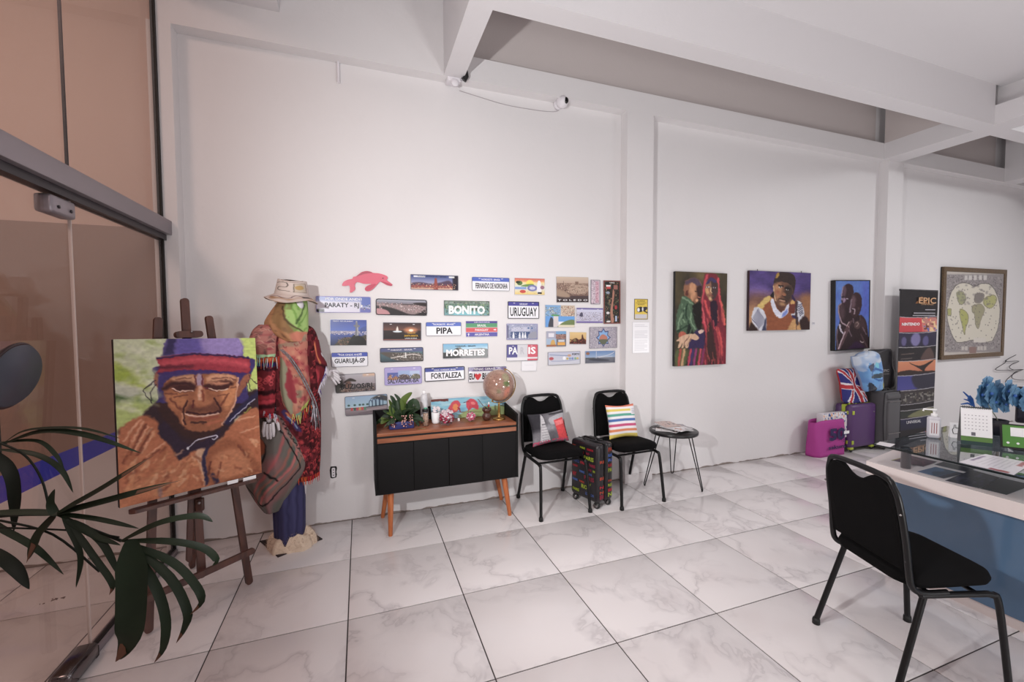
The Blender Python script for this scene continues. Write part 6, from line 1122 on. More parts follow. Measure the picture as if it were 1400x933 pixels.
c.line([(614, 565), (658, 566)], 1.6, (120, 90, 70)); c.rect(588, 540.5, 612.5, 545, (104, 52, 48), .8)
cc, w_, h_, a_ = qpose(QP, -.06)
po = thing('painting', 'long small canvas of two pink parrots leaning behind the sweets', 'painting', (float(cc[0]), -.062, float(cc[2]))); po.rotation_euler = (-.10, 0, 0)
h_ = 2*(float(cc[2])-TT-.002); MB().box((-w_/2, .001, -h_/2), (w_/2, .02, h_/2)).build('stretcher', WHITE, po); cgrid('canvas', c, flat(w_, h_, 0), PAINT, po)
# globe
gp = W(682, 527, -.22); gb = thing('globe', 'antique style globe on a brass stand at the sideboard end', 'globe', (float(W(691, 576, -.2)[0])-.0, -.2, TT)); gc = Vector((float(gp[0])-gb.location.x, -.02, float(gp[2])-TT)); GR = .128
c = Cv(170, 110, (150, 112, 98), None, 1.5, 4); c.mix(np.clip(c.ns(14, 12, 3)*2.6-1.3, 0, 1), (176, 140, 116), .8)
for u, v, ru, rv, col in ((.30, .55, .03, .10, (188, 110, 88)), (.27, .42, .035, .05, (92, 110, 66)), (.33, .66, .02, .08, (196, 130, 100)), (.43, .42, .045, .14, (186, 160, 100)), (.47, .55, .035, .1, (196, 130, 84)), (.46, .3, .05, .08, (170, 150, 110)), (.24, .28, .05, .1, (150, 140, 110)), (.22, .6, .02, .05, (130, 120, 90)), (.6, .4, .08, .2, (170, 140, 96)), (.8, .4, .08, .15, (120, 120, 80)), (.48, .72, .03, .06, (190, 100, 90))): c.ell(u, v, ru, rv, col, 4)
for k in range(6): c.line([(0, .15+.14*k), (1, .15+.14*k)], .7, (196, 170, 140), 1, .35, False)
for k in range(12): c.line([(k/12, 0), (k/12, 1)], .6, (196, 170, 140), 1, .3, False)
c.mix((c.ns(2, 2, 77) > .80), (110, 76, 64), .5)
BRS = M('antique_brass', (176, 136, 80), .3, metal=.85)
gl = cgrid('map_sphere', c, lambda u, v: (-GR*math.sin(PI*v)*math.cos(2*PI*u), -GR*math.sin(PI*v)*math.sin(2*PI*u), GR*math.cos(PI*v)), PM('globe_varnish', .12, coat=.4), gb, loc=gc); gl.rotation_euler = (0, .42, 0)
rm = GR+.012; arc = [gc+Vector((rm*math.sin(a), .0, rm*math.cos(a))) for a in np.linspace(.42-.12, PI+.42+.05, 40)]; q = MB(); q.tube(arc, .0075, 8, flat=.5); q.build('meridian_arm', BRS, gb)
q = MB(); q.ball(gc+Vector((GR*math.sin(.42), 0, GR*math.cos(.42)))*1.05, .008, 8); q.ball(gc-Vector((GR*math.sin(.42), 0, GR*math.cos(.42)))*1.05, .008, 8); q.build('pivot', BRS, gb)
top = gc.z-rm; MB().lathe([(.048, 0), (.05, .006), (.045, .012), (.018, .018), (.012, .03), (.016, .04), (.009, .05), (.012, .06), (.007, top*.9), (.009, top+.006)], (gc.x, gc.y, 0), 28).build('stand', BRS, gb)
# ------------------------------------------------------------------ luggage and bags by the far wall
def Xz(x, y, Y): p = W(x, y, Y); return float(p[0]), float(p[2])
PURP = M('purple_shell', (86, 56, 104), .45, bump=.1, bscale=200); LIME = M('lime_trim', (176, 190, 70), .5)
yf = -.21; xa, _ = Xz(1163, 600, yf); xb, _ = Xz(1198, 600, yf); _, zt = Xz(1180, 553, yf)
t = thing('suitcase', 'purple hard suitcase with lime green zip, handles and wheels', 'suitcase', ((xa+xb)/2, yf/2-.02, 0)); B = lambda m, n, mt: m.build(n, mt, t, world=True)
B(MB().box((xa, yf, .05), (xb, yf+.08, zt), bev=.035), 'front_shell', PURP); B(MB().box((xa, yf+.10, .05), (xb, -.02, zt), bev=.035), 'rear_shell', PURP)
B(MB().box((xa+.003, yf+.072, .056), (xb-.003, yf+.108, zt-.004)), 'zip_band', LIME)
for z in (.12, zt-.09): B(MB().box((xa-.006, yf+.03, z-.02), (xa+.004, yf+.05, z+.02), bev=.003), 'lime_latch', LIME); B(MB().box((xa+.02, yf-.006, z-.022), (xa+.05, yf+.004, z+.022), bev=.003), 'lime_latch', LIME)
for x in (xa+.05, xb-.04):
    for y in (yf+.03, -.06):
        B(MB().box((x-.028, y-.02, .03), (x+.028, y+.02, .065), bev=.008), 'wheel_housing', LIME); B(MB().ball((x, y-.005, .022), .022, 12, sc=(1, .6, 1)), 'wheel', BLACK)
B(MB().tube(ssm([(xa+.06, yf+.06, zt-.005), (xa+.06, yf+.06, zt+.02), (xa+.16, yf+.06, zt+.02), (xa+.16, yf+.06, zt-.005)], 3), .009, 8), 'carry_handle', LIME)
B(MB().ball((xb-.06, yf-.001, zt-.1), .008, 8), 'badge', CHR)
PUX, PUZ = (xa+xb)/2, zt
GRY = M('grey_canvas_cloth', (92, 90, 93), .85, bump=.25, bscale=300); GRYD = M('dark_grey_cloth', (52, 50, 54), .85)
PXB = xb; yf = -.30; xa, _ = Xz(1203, 590, yf); xb, _ = Xz(1233, 590, yf); _, zt = Xz(1212, 537, yf); sh_ = max(0, PXB+.01-xa); xa += sh_; xb = min(xb+sh_*.6, Xz(1230.5, 396, -.22)[0]-.02)
t = thing('suitcase', 'large dark grey fabric suitcase against the pilaster', 'suitcase', ((xa+xb)/2, -.2, 0))
B(MB().box((xa, yf+.02, .04), (xb, -.115, zt), bev=.035), 'body', GRY); B(MB().box((xa+.035, yf, .08), (xb-.035, yf+.05, zt-.10), bev=.02), 'front_pocket', GRY); B(MB().box((xa+.03, yf+.004, zt-.09), (xb-.03, yf+.05, zt-.03), bev=.015), 'top_pocket', GRY)
B(MB().tube(ssm([(xa+.005, yf+.02, .09), (xa-.002, yf+.03, zt*.5), (xa+.01, yf+.03, zt-.05), (xa+.05, yf+.03, zt-.004), (xb-.05, yf+.03, zt-.004), (xb-.008, yf+.03, zt-.06), (xb-.004, yf+.02, .09)], 4), .006, 6), 'piping', GRYD)
q = MB(); q.tube([(xa+.04, yf-.003, zt-.115), (xb-.04, yf-.003, zt-.115)], .004, 6); q.tube([(xa+.04, yf-.002, .20), (xb-.04, yf-.002, .20)], .004, 6); B(q, 'zip', CHR)
for x in (xa+.06, xb-.06):
    for y in (yf+.05, -.15): B(MB().ball((x, y, .024), .024, 12, sc=(1, .6, 1)), 'wheel', BLACK)
B(MB().tube(ssm([(xa+.1, -.2, zt-.01), (xa+.1, -.2, zt+.02), (xb-.1, -.2, zt+.02), (xb-.1, -.2, zt-.01)], 3), .01, 8), 'carry_handle', BLACK)
GRX, GRZ = (xa+xb)/2, zt
# pink tote
yf = -.22; xa, _ = Xz(1119, 600, yf); xb, _ = Xz(1161, 600, yf); _, zt = Xz(1140, 576.5, yf); w_ = xb-xa
t = thing('shopping_bag', 'magenta shopping bag printed 50 sakura on the floor', 'bag', ((xa+xb)/2, -.13, 0)); MAG = M('magenta_nonwoven', (172, 62, 142), .75, bump=.15, bscale=300)
def tote(u, v):
    th = 2*PI*u; c_, s_ = math.cos(th), math.sin(th); e = .42; x = abs(c_)**e*(1 if c_ > 0 else -1); y = abs(s_)**e*(1 if s_ > 0 else -1)
    k = 1+.03*math.sin(3*th+5*v); return (x*w_/2*(.97+.03*math.sin(v*4))*k, y*.075*(1-.25*v)*(1+.06*math.sin(5*th+3*v)), v*zt*(1-.03*math.cos(2*th)*(v > .9)))
q = MB().grid(tote, 40, 14, closed=True); o = q.build('bag_body', MAG, t); s_ = o.modifiers.new('t', 'SOLIDIFY'); s_.thickness = .003
MB().slab([(-w_*.45, -.06), (w_*.45, -.06), (w_*.45, .06), (-w_*.45, .06)], .001, .004).build('bag_base', MAG, t)
NAV = M('navy_print', (40, 26, 78), .6); fy = -.087
text('50', zt*.36, NAV, t, (w_*.12, fy, zt*.62), w_*.52, bold=.05); text('sakura', zt*.11, NAV, t, (w_*.12, fy, zt*.26), w_*.56, bold=.03)
MB().box((w_*.33, fy-.002, zt*.60), (w_*.5, fy+.004, zt*.68)).build('white_strip', WHITE, t); q = MB(); [q.ball((w_*.36+.016*math.cos(a), fy-.0, zt*.42+.016*math.sin(a)), .007, 7, sc=(1, .15, 1)) for a in np.linspace(0, 2*PI, 6)[:-1]]; q.build('flower_print', NAV, t)
c = Cv(60, 30, (226, 220, 224)); c.speck(0, 1, [(46, 74, 140), (60, 90, 160), (226, 150, 90), (240, 240, 240)], 2.5, 3, 0, 1, .8); a0, z0_ = Xz(1122, 566, -.14); a1, _ = Xz(1157, 566, -.14)
t3 = thing('gift_bag', 'small blue and white patterned bag inside the magenta bag', 'bag', ((a0+a1)/2, -.13, zt*.45)); ht_ = z0_-zt*.45; MB().box((-(a1-a0)/2, -.035, 0), ((a1-a0)/2, .035, ht_-.006), bev=.004).build('bag_body', M('bag_white', (220, 214, 220), .6), t3); cgrid('printed_front', c, lambda u, v: ((u-.5)*(a1-a0), -.0365, (1-v)*ht_), CLOTH, t3)
# flag bag
def softbag(name, label, cat, cx, Y, z0, poly_px, cv, th, mat, Yp):
    """soft bag from a traced outline, puffed with depth"""
    P = [Xz(x, y, Yp) for x, y in poly_px]; xs = [p[0] for p in P]; zs = [p[1] for p in P]; x0_, x1_, zb_, zt_ = min(xs), max(xs), min(zs), max(zs)
    t = thing(name, label, cat, (cx, Y, z0)); PP = np.array(ssm(P, 4, True))
    def span(z):
        s = []
        for i in range(len(PP)):
            a, b = PP[i], PP[(i+1) % len(PP)]
            if (a[1] > z) != (b[1] > z): s.append(a[0]+(b[0]-a[0])*(z-a[1])/(b[1]-a[1]))
        return (min(s), max(s)) if len(s) >= 2 else None
    zs_ = np.linspace(zb_+.002*(zt_-zb_), zt_-.002*(zt_-zb_), cv.h); sp = [span(z) for z in zs_]
    for i in range(len(sp)):
        if sp[i] is None: sp[i] = sp[i-1] or (x0_, x1_)
    def fr(u, v, s=-1):
        k = (1-v)*(cv.h-1); i = int(min(cv.h-1, max(0, round(k)))); a, b = sp[i]; x = a+(b-a)*u
        e = max(0, 1-(2*u-1)**4)**.5*max(0, 1-(2*v-1)**6)**.5; y = s*th*e*(1+.18*math.sin(9*u+7*v)*math.sin(5*v+2)); return (x-cx, y+(-.0 if s < 0 else 0), max(zs_[i], z0+.001)-z0)
    cgrid('bag_front', cv, fr, mat, t); MB().grid(lambda u, v: fr(1-u, v, .8), 16, cv.h).build('bag_back', M(name+'_back', tuple(cv.a[3, 3].astype(int)), .6), t); return t
RED_, BLU_, WHT_ = (190, 34, 46), (52, 52, 128), (236, 230, 236)
q_ = [(1150, 504), (1188, 504), (1188, 552), (1150, 552)]
c = Cv(84, 110, BLU_, q_, 1.5, 3); c.line([(1150, 504), (1172, 530), (1190, 552)], 13, WHT_); c.line([(1178, 504), (1166, 526), (1154, 552)], 13, WHT_); c.line([(1150, 504), (1172, 530), (1190, 552)], 6, RED_); c.line([(1178, 504), (1166, 526), (1154, 552)], 6, RED_)
c.line([(1150, 526), (1168, 529), (1186, 534)], 20, WHT_); c.line([(1150, 527), (1168, 529), (1186, 534)], 12, RED_); c.line([(1166, 504), (1169, 530), (1176, 552)], 17, WHT_); c.line([(1166, 504), (1169, 530), (1176, 552)], 10, RED_)
softbag('flag_bag', 'crumpled bag printed with a red, white and blue flag on the purple suitcase', 'bag', PUX, -.12, PUZ+.004, [(1150, 505), (1158, 506), (1163, 516), (1167, 508), (1175, 504), (1177, 520), (1184, 534), (1188, 545), (1187, 552), (1160, 552), (1156, 540), (1155, 528), (1152, 516)], c, .06, CLOTH, -.16)
q_ = [(1168, 480), (1206, 480), (1206, 536), (1168, 536)]
c = Cv(84, 116, (96, 156, 212), q_, 1.5, 6); c.poly([(1168, 480), (1196, 478), (1202, 492), (1190, 498), (1180, 496), (1170, 508), (1166, 495)], (196, 206, 222), 3); c.mix(np.clip(c.ns(12, 14, 6)*2-1.1, 0, 1), (70, 120, 190), .7); c.ell(1191, 512, 11, 9, (60, 104, 170), 2); c.ell(1191, 512, 8, 6, (110, 170, 220), 2); c.poly([(1180, 513), (1203, 509), (1203, 514), (1181, 517)], (70, 84, 96), 1.2)
c.poly([(1178, 500), (1188, 496), (1186, 505), (1178, 507)], (50, 64, 96), 2); c.poly([(1172, 522), (1184, 530), (1186, 536), (1172, 536)], (34, 44, 60), 2); c.ell(1201, 527, 4, 6, (150, 150, 70), 2); c.ell(1193, 499, 3, 4, (120, 200, 220), 1)
softbag('gift_bag', 'shiny pale blue plastic bag standing on the grey suitcase', 'bag', GRX-.16, -.24, GRZ+.004, [(1168, 488), (1172, 499), (1174, 487), (1183, 481), (1196, 480), (1203, 490), (1204, 510), (1206, 534), (1192, 536), (1184, 535), (1180, 520), (1174, 506), (1170, 500)], c, .075, PM('glossy_bag', .2, bump=.2, bscale=25), -.26)
q_ = [(1188, 477), (1223, 477), (1223, 533), (1188, 533)]
c = Cv(70, 110, (22, 20, 24), q_, 1, 6); c.line([(1192, 484), (1204, 480), (1214, 478)], 1.5, (96, 92, 100), 1.5); c.line([(1218, 486), (1214, 505), (1220, 530)], 1.5, (52, 50, 56), 2)
tb_ = softbag('gift_bag', 'black paper bag with grey lettering behind the blue bag', 'bag', GRX+.13, -.14, GRZ+.004, [(1187, 479), (1196, 478), (1218, 477), (1219, 500), (1223, 510), (1221, 532), (1205, 533), (1194, 530), (1190, 505)], c, .035, PM('black_bag_gloss', .35), -.14)
bx0, bz0 = Xz(1211, 507, -.18); text('EPIC', .032, M('bag_grey', (150, 146, 146), .5), tb_, (bx0-tb_.location.x, -.040, bz0-tb_.location.z), .12, bold=.02); text('UNIVERSE', .018, M('bag_grey2', (130, 126, 126), .5), tb_, (bx0-tb_.location.x+.01, -.040, bz0-.04-tb_.location.z), .12)
# roll-up banner
by = -.22; xa, zt = Xz(1230.5, 396, by); xb, _ = Xz(1282, 397, by); bw = xb-xa; cx = (xa+xb)/2
t = thing('rollup_banner', 'tall roll-up banner of stacked dark travel pictures beside the pilaster', 'banner', (cx, by, 0)); zb = .09; H_ = zt-zb
fy = lambda y: (y-396)/(612-396)
c = Cv(110, 400, (24, 20, 24), None, .6, 3); S = [(436, 457), (458.5, 478), (479.5, 498), (499.5, 519), (520.5, 541), (542.5, 561), (563, 570), (572, 582), (584, 600)]
S = [(fy(a), fy(b)) for a, b in S]
def strip(i, c0, c1): a, b = S[i]; c.grad(a, b, c0, c1)
strip(0, (206, 40, 50), (190, 36, 50)); c.rect(.6, S[0][0], 1.1, S[0][1], (190, 120, 110), 1); c.speck(S[0][0], S[0][1], [(220, 60, 50), (70, 90, 170), (110, 60, 40), (230, 190, 140)], 6, 5, .6, 1, .9)
strip(1, (44, 38, 66), (34, 30, 56)); c.ell(.45, (S[1][0]+S[1][1])/2, .13, .045, (120, 112, 160), 5); c.ell(.14, S[1][0]+.055, .07, .03, (92, 84, 130), 4); c.ell(.72, S[1][0]+.055, .08, .034, (84, 78, 128), 4)
strip(2, (26, 22, 26), (34, 28, 32)); c.poly([(.6, S[2][1]), (.72, S[2][0]+.02), (.86, S[2][0]+.01), (.95, S[2][1])], (86, 64, 60), 3); c.line([(.08, S[2][0]+.045), (.4, S[2][0]+.04)], 2, (110, 92, 84), 2); c.line([(.08, S[2][0]+.075), (.36, S[2][0]+.072)], 2, (110, 100, 96), 2)
strip(3, (206, 128, 84), (186, 104, 74)); c.poly([(0, S[3][1]), (0, S[3][0]+.07), (.3, S[3][0]+.06), (.55, S[3][1]-.02), (1, S[3][1]-.015), (1, S[3][1])], (46, 30, 26), 2); c.poly([(.3, S[3][0]+.01), (.6, S[3][0]+.035), (.95, S[3][0]), (.75, S[3][0]+.05), (.7, S[3][0]+.075), (.55, S[3][0]+.05)], (40, 30, 30), 2)
strip(4, (52, 54, 130), (62, 60, 140)); c.poly([(.4, S[4][0]), (1.1, S[4][0]), (1.1, S[4][1]), (.55, S[4][1])], (44, 42, 60), 6); strip(5, (52, 46, 48), (70, 64, 66)); c.speck(S[5][0]+.02, S[5][1], [(96, 90, 80), (40, 36, 36), (130, 126, 120)], 5, 6, 0, 1, .8)
strip(6, (26, 22, 26), (26, 22, 26)); strip(7, (38, 44, 38), (44, 50, 44)); c.poly([(.3, S[7][1]), (.7, S[7][0]), (1, S[7][0]), (1, S[7][1])], (120, 120, 84), 3); strip(8, (32, 34, 66), (24, 26, 50))
for i in range(9): 
    v = S[i][0]-.004; c.line([(-.02, v), (.3, v+.004), (.7, v+.002), (1.02, v-.005)], 1.6, (190, 184, 190), 1.2)
c.poly([(.58, .04), (.76, .09), (.4, .09)], (150, 96, 50), 1.5, sm=False); c.ell(.58, .078, .06, .012, (60, 34, 24), 2)
wav = lambda u, v: -.006+.004*math.sin(u*PI)+.003*math.sin(v*40)*math.sin(u*3)
cgrid('printed_sheet', c, lambda u, v: ((u-.5)*bw, wav(u, v), zt-v*H_), PM('banner_vinyl', .4, spec=.3), t)
MB().box((-bw/2, -.001, zb), (bw/2, .0, zt)).xf(Matrix.Translation((0, .006, 0))).build('sheet_back', M('banner_back', (190, 188, 192), .6), t)
MB().box((-bw/2-.01, -.05, 0), (bw/2+.01, .06, .09), bev=.015).build('base_cassette', ALU, t); MB().box((-bw/2, -.008, zt-.012), (bw/2, .012, zt+.006), bev=.004).build('top_rail', M('banner_rail', (40, 38, 42), .4), t); MB().tube([(0, .03, .08), (0, .02, zt)], .008, 8).build('support_pole', ALU, t)
GOLD = M('banner_gold', (205, 160, 120), .5)
bt_ = lambda s, y, h, x=.55, w=None, m=WHITE, b=.0: text(s, h, m, t, ((x-.5)*bw, -.012, zt-fy(y)*H_), w, bold=b)
bt_('EPIC', 411, .075, .7, .34, GOLD, .02); bt_('UNIVERSE', 416.5, .018, .7, .24, GOLD)
for y_, w_ in ((424.5, .2), (429.5, .42), (433, .44)): MB().box((bw/2-.06-w_, -.013, zt-fy(y_)*H_-.005), (bw/2-.06, -.012, zt-fy(y_)*H_+.005)).build('print_line', M('print_line_grey', (176, 172, 180), .5), t)
bt_('NINTENDO', 445.5, .036, .28, .34, WHITE, .03); bt_('UNIVERSAL', 589, .035, .45, .28)
# ------------------------------------------------------------------ reception desk
DW = M('white_desk_laminate', (226, 214, 212), .3); DB = M('blue_gloss_panel', (84, 112, 142), .14, coat=.3)
dk = thing('reception_desk', 'reception desk with white top and glossy blue front', 'desk', (3.2, -3.1, 0))
def DBD(m, n, mt): return m.build(n, mt, dk, world=True)
DBD(MB().slab([(2.775, -1.875), (3.62, -1.70), (3.62, -4.4), (2.735, -4.4)], .65, .72), 'worktop', DW)
DBD(MB().box((3.075, -4.38, .055), (3.10, -1.81, .65)), 'front_panel', DB); DBD(MB().box((3.082, -4.38, 0), (3.11, -1.815, .055)), 'plinth', DW); DBD(MB().box((3.10, -1.84, 0), (3.58, -1.81, .65)), 'end_panel', DW); DBD(MB().box((3.07, -1.812, .055), (3.101, -1.806, .65)), 'panel_edge', CHAR)
GZ = .835; GDK = glass('tinted_desk_glass', (.60, .67, .71), 0, 1.7)
g1, g2, g3 = F(1195, 608, GZ), F(1400, 655, GZ), F(1236, 598, GZ); dv = (g2-g1)/np.linalg.norm(g2-g1); g2 = g1+dv*2.2; bv = (g3-g1)/np.linalg.norm(g3-g1); g3 = g1+bv*.88; g4 = g2+np.array([.88, 0, 0])
gs = thing('glass_shelf', 'raised smoked glass shelf over the desk on steel posts', 'shelf', (float(g1[0]), float(g1[1]), GZ))
MB().slab([p[:2] for p in (g1, g3, g4, g2)][::-1], GZ-.005, GZ+.005).build('glass_top', GDK, gs, world=True)
q = MB(); q.tube([g1, g2], .0052, 4); q.tube([g1, g3], .0052, 4); q.build('glass_rim', M('glass_rim_dark', (20, 30, 32), .15), gs, world=True)
STL = M('brushed_steel', (176, 174, 178), .28, metal=1)
for p in (F(1238, 640, .72), F(1238, 640, .72)+np.array([.05, -1.3, 0]), F(1238, 640, .72)+np.array([.5, -.02, 0])): MB().lathe([(.021, .72), (.021, GZ-.012), (.024, GZ-.012), (.024, GZ-.005)], (float(p[0]), float(p[1]), 0), 24).build('steel_post', STL, gs, world=True)
GT = GZ+.0055
def sheet(name, label, cat, px_, Z, col, art=None, res=48, th=.0012, grp=None, mat=None):
    P = [F(x, y, Z) for x, y in px_]; cc = sum(P)/4; t = thing(name, label, cat, cc, 0, grp)
    MB().slab([(p-cc)[:2] for p in P][::-1], 0.0002, th).build('sheet', M(name+'_stock', (210, 206, 212), .5), t)
    cv = Cv(res, res, col, None, .5, 4)
    if art: art(cv)
    def fn(u, v): p = (P[0]*(1-u)+P[1]*u)*(1-v)+(P[3]*(1-u)+P[2]*u)*v-cc; return (p[0], p[1], th+.0006)
    o = cgrid('print', cv, fn, mat or PM(name+'_print', .3), t); return t
sheet('brochure', 'dark purple brochure under the glass beside the steel post', 'brochure', [(1218, 630), (1244, 623.5), (1281, 632), (1262, 639)], .7215, (62, 48, 70), lambda c: (c.speck(0, 1, [(90, 60, 80), (40, 34, 50)], 4, 3, 0, 1, .7), c.line([(.0, .02), (1, .02)], 3, (170, 160, 70))))
sheet('brochure', 'blue postcard of mountains on the desk edge', 'brochure', [(1254, 645.5), (1279, 639), (1318, 648), (1290, 655)], .7215, (62, 96, 130), lambda c: (c.rect(-.1, .75, 1.1, 1.1, (40, 40, 60)), c.poly([(0, .6), (.4, .3), (.7, .5), (1, .3), (1, .7), (0, .7)], (36, 60, 84), 3)))
sheet('brochure', 'dark leaflet partly under the glass behind the blue postcard', 'brochure', [(1277, 636), (1290, 632), (1333, 642), (1321, 646)], .7215, (44, 48, 56))
sheet('brochure', 'black and violet brochure left of a pair on the desk', 'brochure', [(1292, 658), (1329, 643), (1368, 654), (1338, 668.5)], .7215, (34, 30, 44), lambda c: c.speck(0, 1, [(52, 46, 74), (26, 24, 32), (60, 60, 80)], 4, 3, 0, 1, .6))
sheet('brochure', 'black glossy brochure at the right edge of the desk', 'brochure', [(1339, 668.5), (1369, 654), (1412, 664), (1376, 677.5)], .7215, (24, 22, 30))
sheet('document', 'large printed white sheet on the glass shelf', 'paper', [(1311, 632.5), (1347, 621.5), (1412, 634), (1386, 650)], GT, (222, 218, 226), lambda c: (c.rect(.0, .55, .1, .9, (150, 60, 70)), c.rect(.3, .05, .8, .12, (120, 100, 140)), [c.line([(.2, .25+.1*i), (.9, .25+.1*i)], .8, (180, 176, 186)) for i in range(6)], c.rect(.6, .82, .95, .93, (170, 90, 100))))
sheet('business_card', 'white card at the left tip of the glass shelf', 'card', [(1198, 608), (1203, 604.5), (1224, 608), (1217, 612)], GT, (230, 226, 230))
def gp_(x, y): p = F(x, y, GT); return (float(p[0]), float(p[1]), GT)
t = thing('sanitizer_bottle', 'clear gel pump bottle on the glass shelf', 'bottle', gp_(1276, 599), -1.0); CLP = M('clear_gel', (206, 204, 212), .15, spec=.6)
MB().box((-.029, -.02, 0), (.029, .02, .125), bev=.013).build('bottle_body', CLP, t); q = MB().lathe([(.014, .122), (.014, .14), (.006, .142), (.006, .158), (.012, .158), (.012, .168)], n=16); q.tube([(0, 0, .163), (-.045, -.01, .163), (-.047, -.011, .152)], .005, 8); q.build('pump', WHITE, t)
MB().box((-.020, -.0215, .02), (.020, -.0205, .105)).build('label_panel', M('bottle_label', (226, 224, 228), .5), t); q = MB(); [q.box((-.012+.010*i, -.0225, .03), (-.009+.010*i, -.0216, .09)) for i in range(3)]; q.build('label_print', M('label_red', (150, 80, 84), .5), t)
cp = gp_(1305, 598); t = thing('folded_card', 'small white tent card with a thumbs-up outline', 'card', cp, -.95)
MB().add([(-.022, -.022, 0), (.022, -.022, 0), (.022, 0, .085), (-.022, 0, .085), (-.022, .022, 0), (.022, .022, 0)], [(0, 1, 2, 3), (3, 2, 5, 4), (0, 3, 4), (1, 5, 2)]).build('card_stock', WHITE, t)
ol = [(-.010, .03), (-.012, .045), (-.006, .055), (-.004, .07), (.002, .07), (.002, .056), (.012, .054), (.012, .03), (.004, .024), (-.008, .024)]
MB().tube([(x, -.0235+z*.26, z) for x, z in ssm(ol, 3, True)], .0014, 5, closed=True).build('hand_outline', INK, t)
# calendar
cl_ = gp_(1332, 607); t = thing('desk_calendar', 'white spiral desk calendar with a green base on the glass shelf', 'calendar', cl_, -.95); w_, h_, d_ = .118, .2, .075
def board(z0, z1, y0_, off, x0_=-w_/2, x1_=w_/2, th=.003):
    y = lambda z: -d_/2+(z/h_)*d_/2*.95-off; return [(x0_, y(z0), z0), (x1_, y(z0), z0), (x1_, y(z1), z1), (x0_, y(z1), z1)]
def quad2(p, th=.002): q = MB(); n = len(p); q.add(p+[(a, b+th, c_) for a, b, c_ in p], [(0, 1, 2, 3), (7, 6, 5, 4), (0, 4, 5, 1), (1, 5, 6, 2), (2, 6, 7, 3), (3, 7, 4, 0)]); return q
GRN = M('calendar_green', (92, 128, 66), .45); GRD = M('calendar_dark_green', (36, 62, 62), .45)
quad2(board(0, h_, 0, 0)).build('front_board', GRD, t); quad2([(x, -y, z) for x, y, z in board(0, h_, 0, 0)]).build('rear_board', M('calendar_grey', (112, 108, 110), .6), t); quad2(board(.02, .05, 0, .0025)).build('green_band', GRN, t)
quad2(board(.045, h_-.004, 0, .004), .0015).build('page', WHITE, t); q = MB()
for i in range(16): x = -w_/2+.008+i*(w_-.016)/15; q.tube([(x, -.010, h_-.008), (x, -.004, h_+.006), (x, .006, h_-.004)], .0012, 5)
q.build('spiral', M('spiral_dark', (60, 58, 62), .4, metal=.5), t)
Rc = Matrix.Rotation(-math.atan2(d_/2*.95, h_), 4, 'X')
q = MB(); rr = random.Random(3)
for r_ in range(5):
    for k in range(7): z = .155-.018*r_; x = -.045+.0135*k; y = -d_/2+(z/h_)*d_/2*.95-.0045; q.box((x, y-.0006, z), (x+.005, y, z+.004))
q.build('date_print', M('date_grey', (176, 170, 178), .6), t)
q = quad2(board(.05, .068, 0, .0052, -.02, -.004), .0008).build('month_stamp', M('stamp_grey', (110, 106, 114), .6), t)
# green payment sign
t = thing('payment_sign', 'green table sign with a blank white square at the right edge', 'sign', gp_(1400, 617), -.95); w_, h_ = .17, .125
q = MB().prism(rrect(w_, h_, .006), -.004, .004); q.xf(Matrix.Translation((0, 0, h_/2+.008)) @ Matrix.Rotation(-.22, 4, 'X')); q.build('black_frame', BLACK, t)
T_ = Matrix.Translation((0, 0, h_/2+.008)) @ Matrix.Rotation(-.22, 4, 'X')
q = MB().prism(rrect(w_-.014, h_-.014, .003), -.0055, -.004); q.xf(T_); q.build('green_face', M('sign_green', (86, 140, 66), .35), t); q = MB().prism([(-.05, -.0), (.035, -.0), (.035, .045), (-.05, .045)], -.0065, -.005); q.xf(T_); q.build('white_square', WHITE, t)
[MB().prism(ssm([(x-.006, -.035), (x, -.041), (x+.006, -.035), (x, -.029)], 3, True), -.0065, -.005).xf(T_).build('white_icon', WHITE, t) for x in (-.06, -.025, .01)]; MB().box((-.04, -.01, 0), (.04, .05, .006), bev=.002).build('stand_foot', BLACK, t)
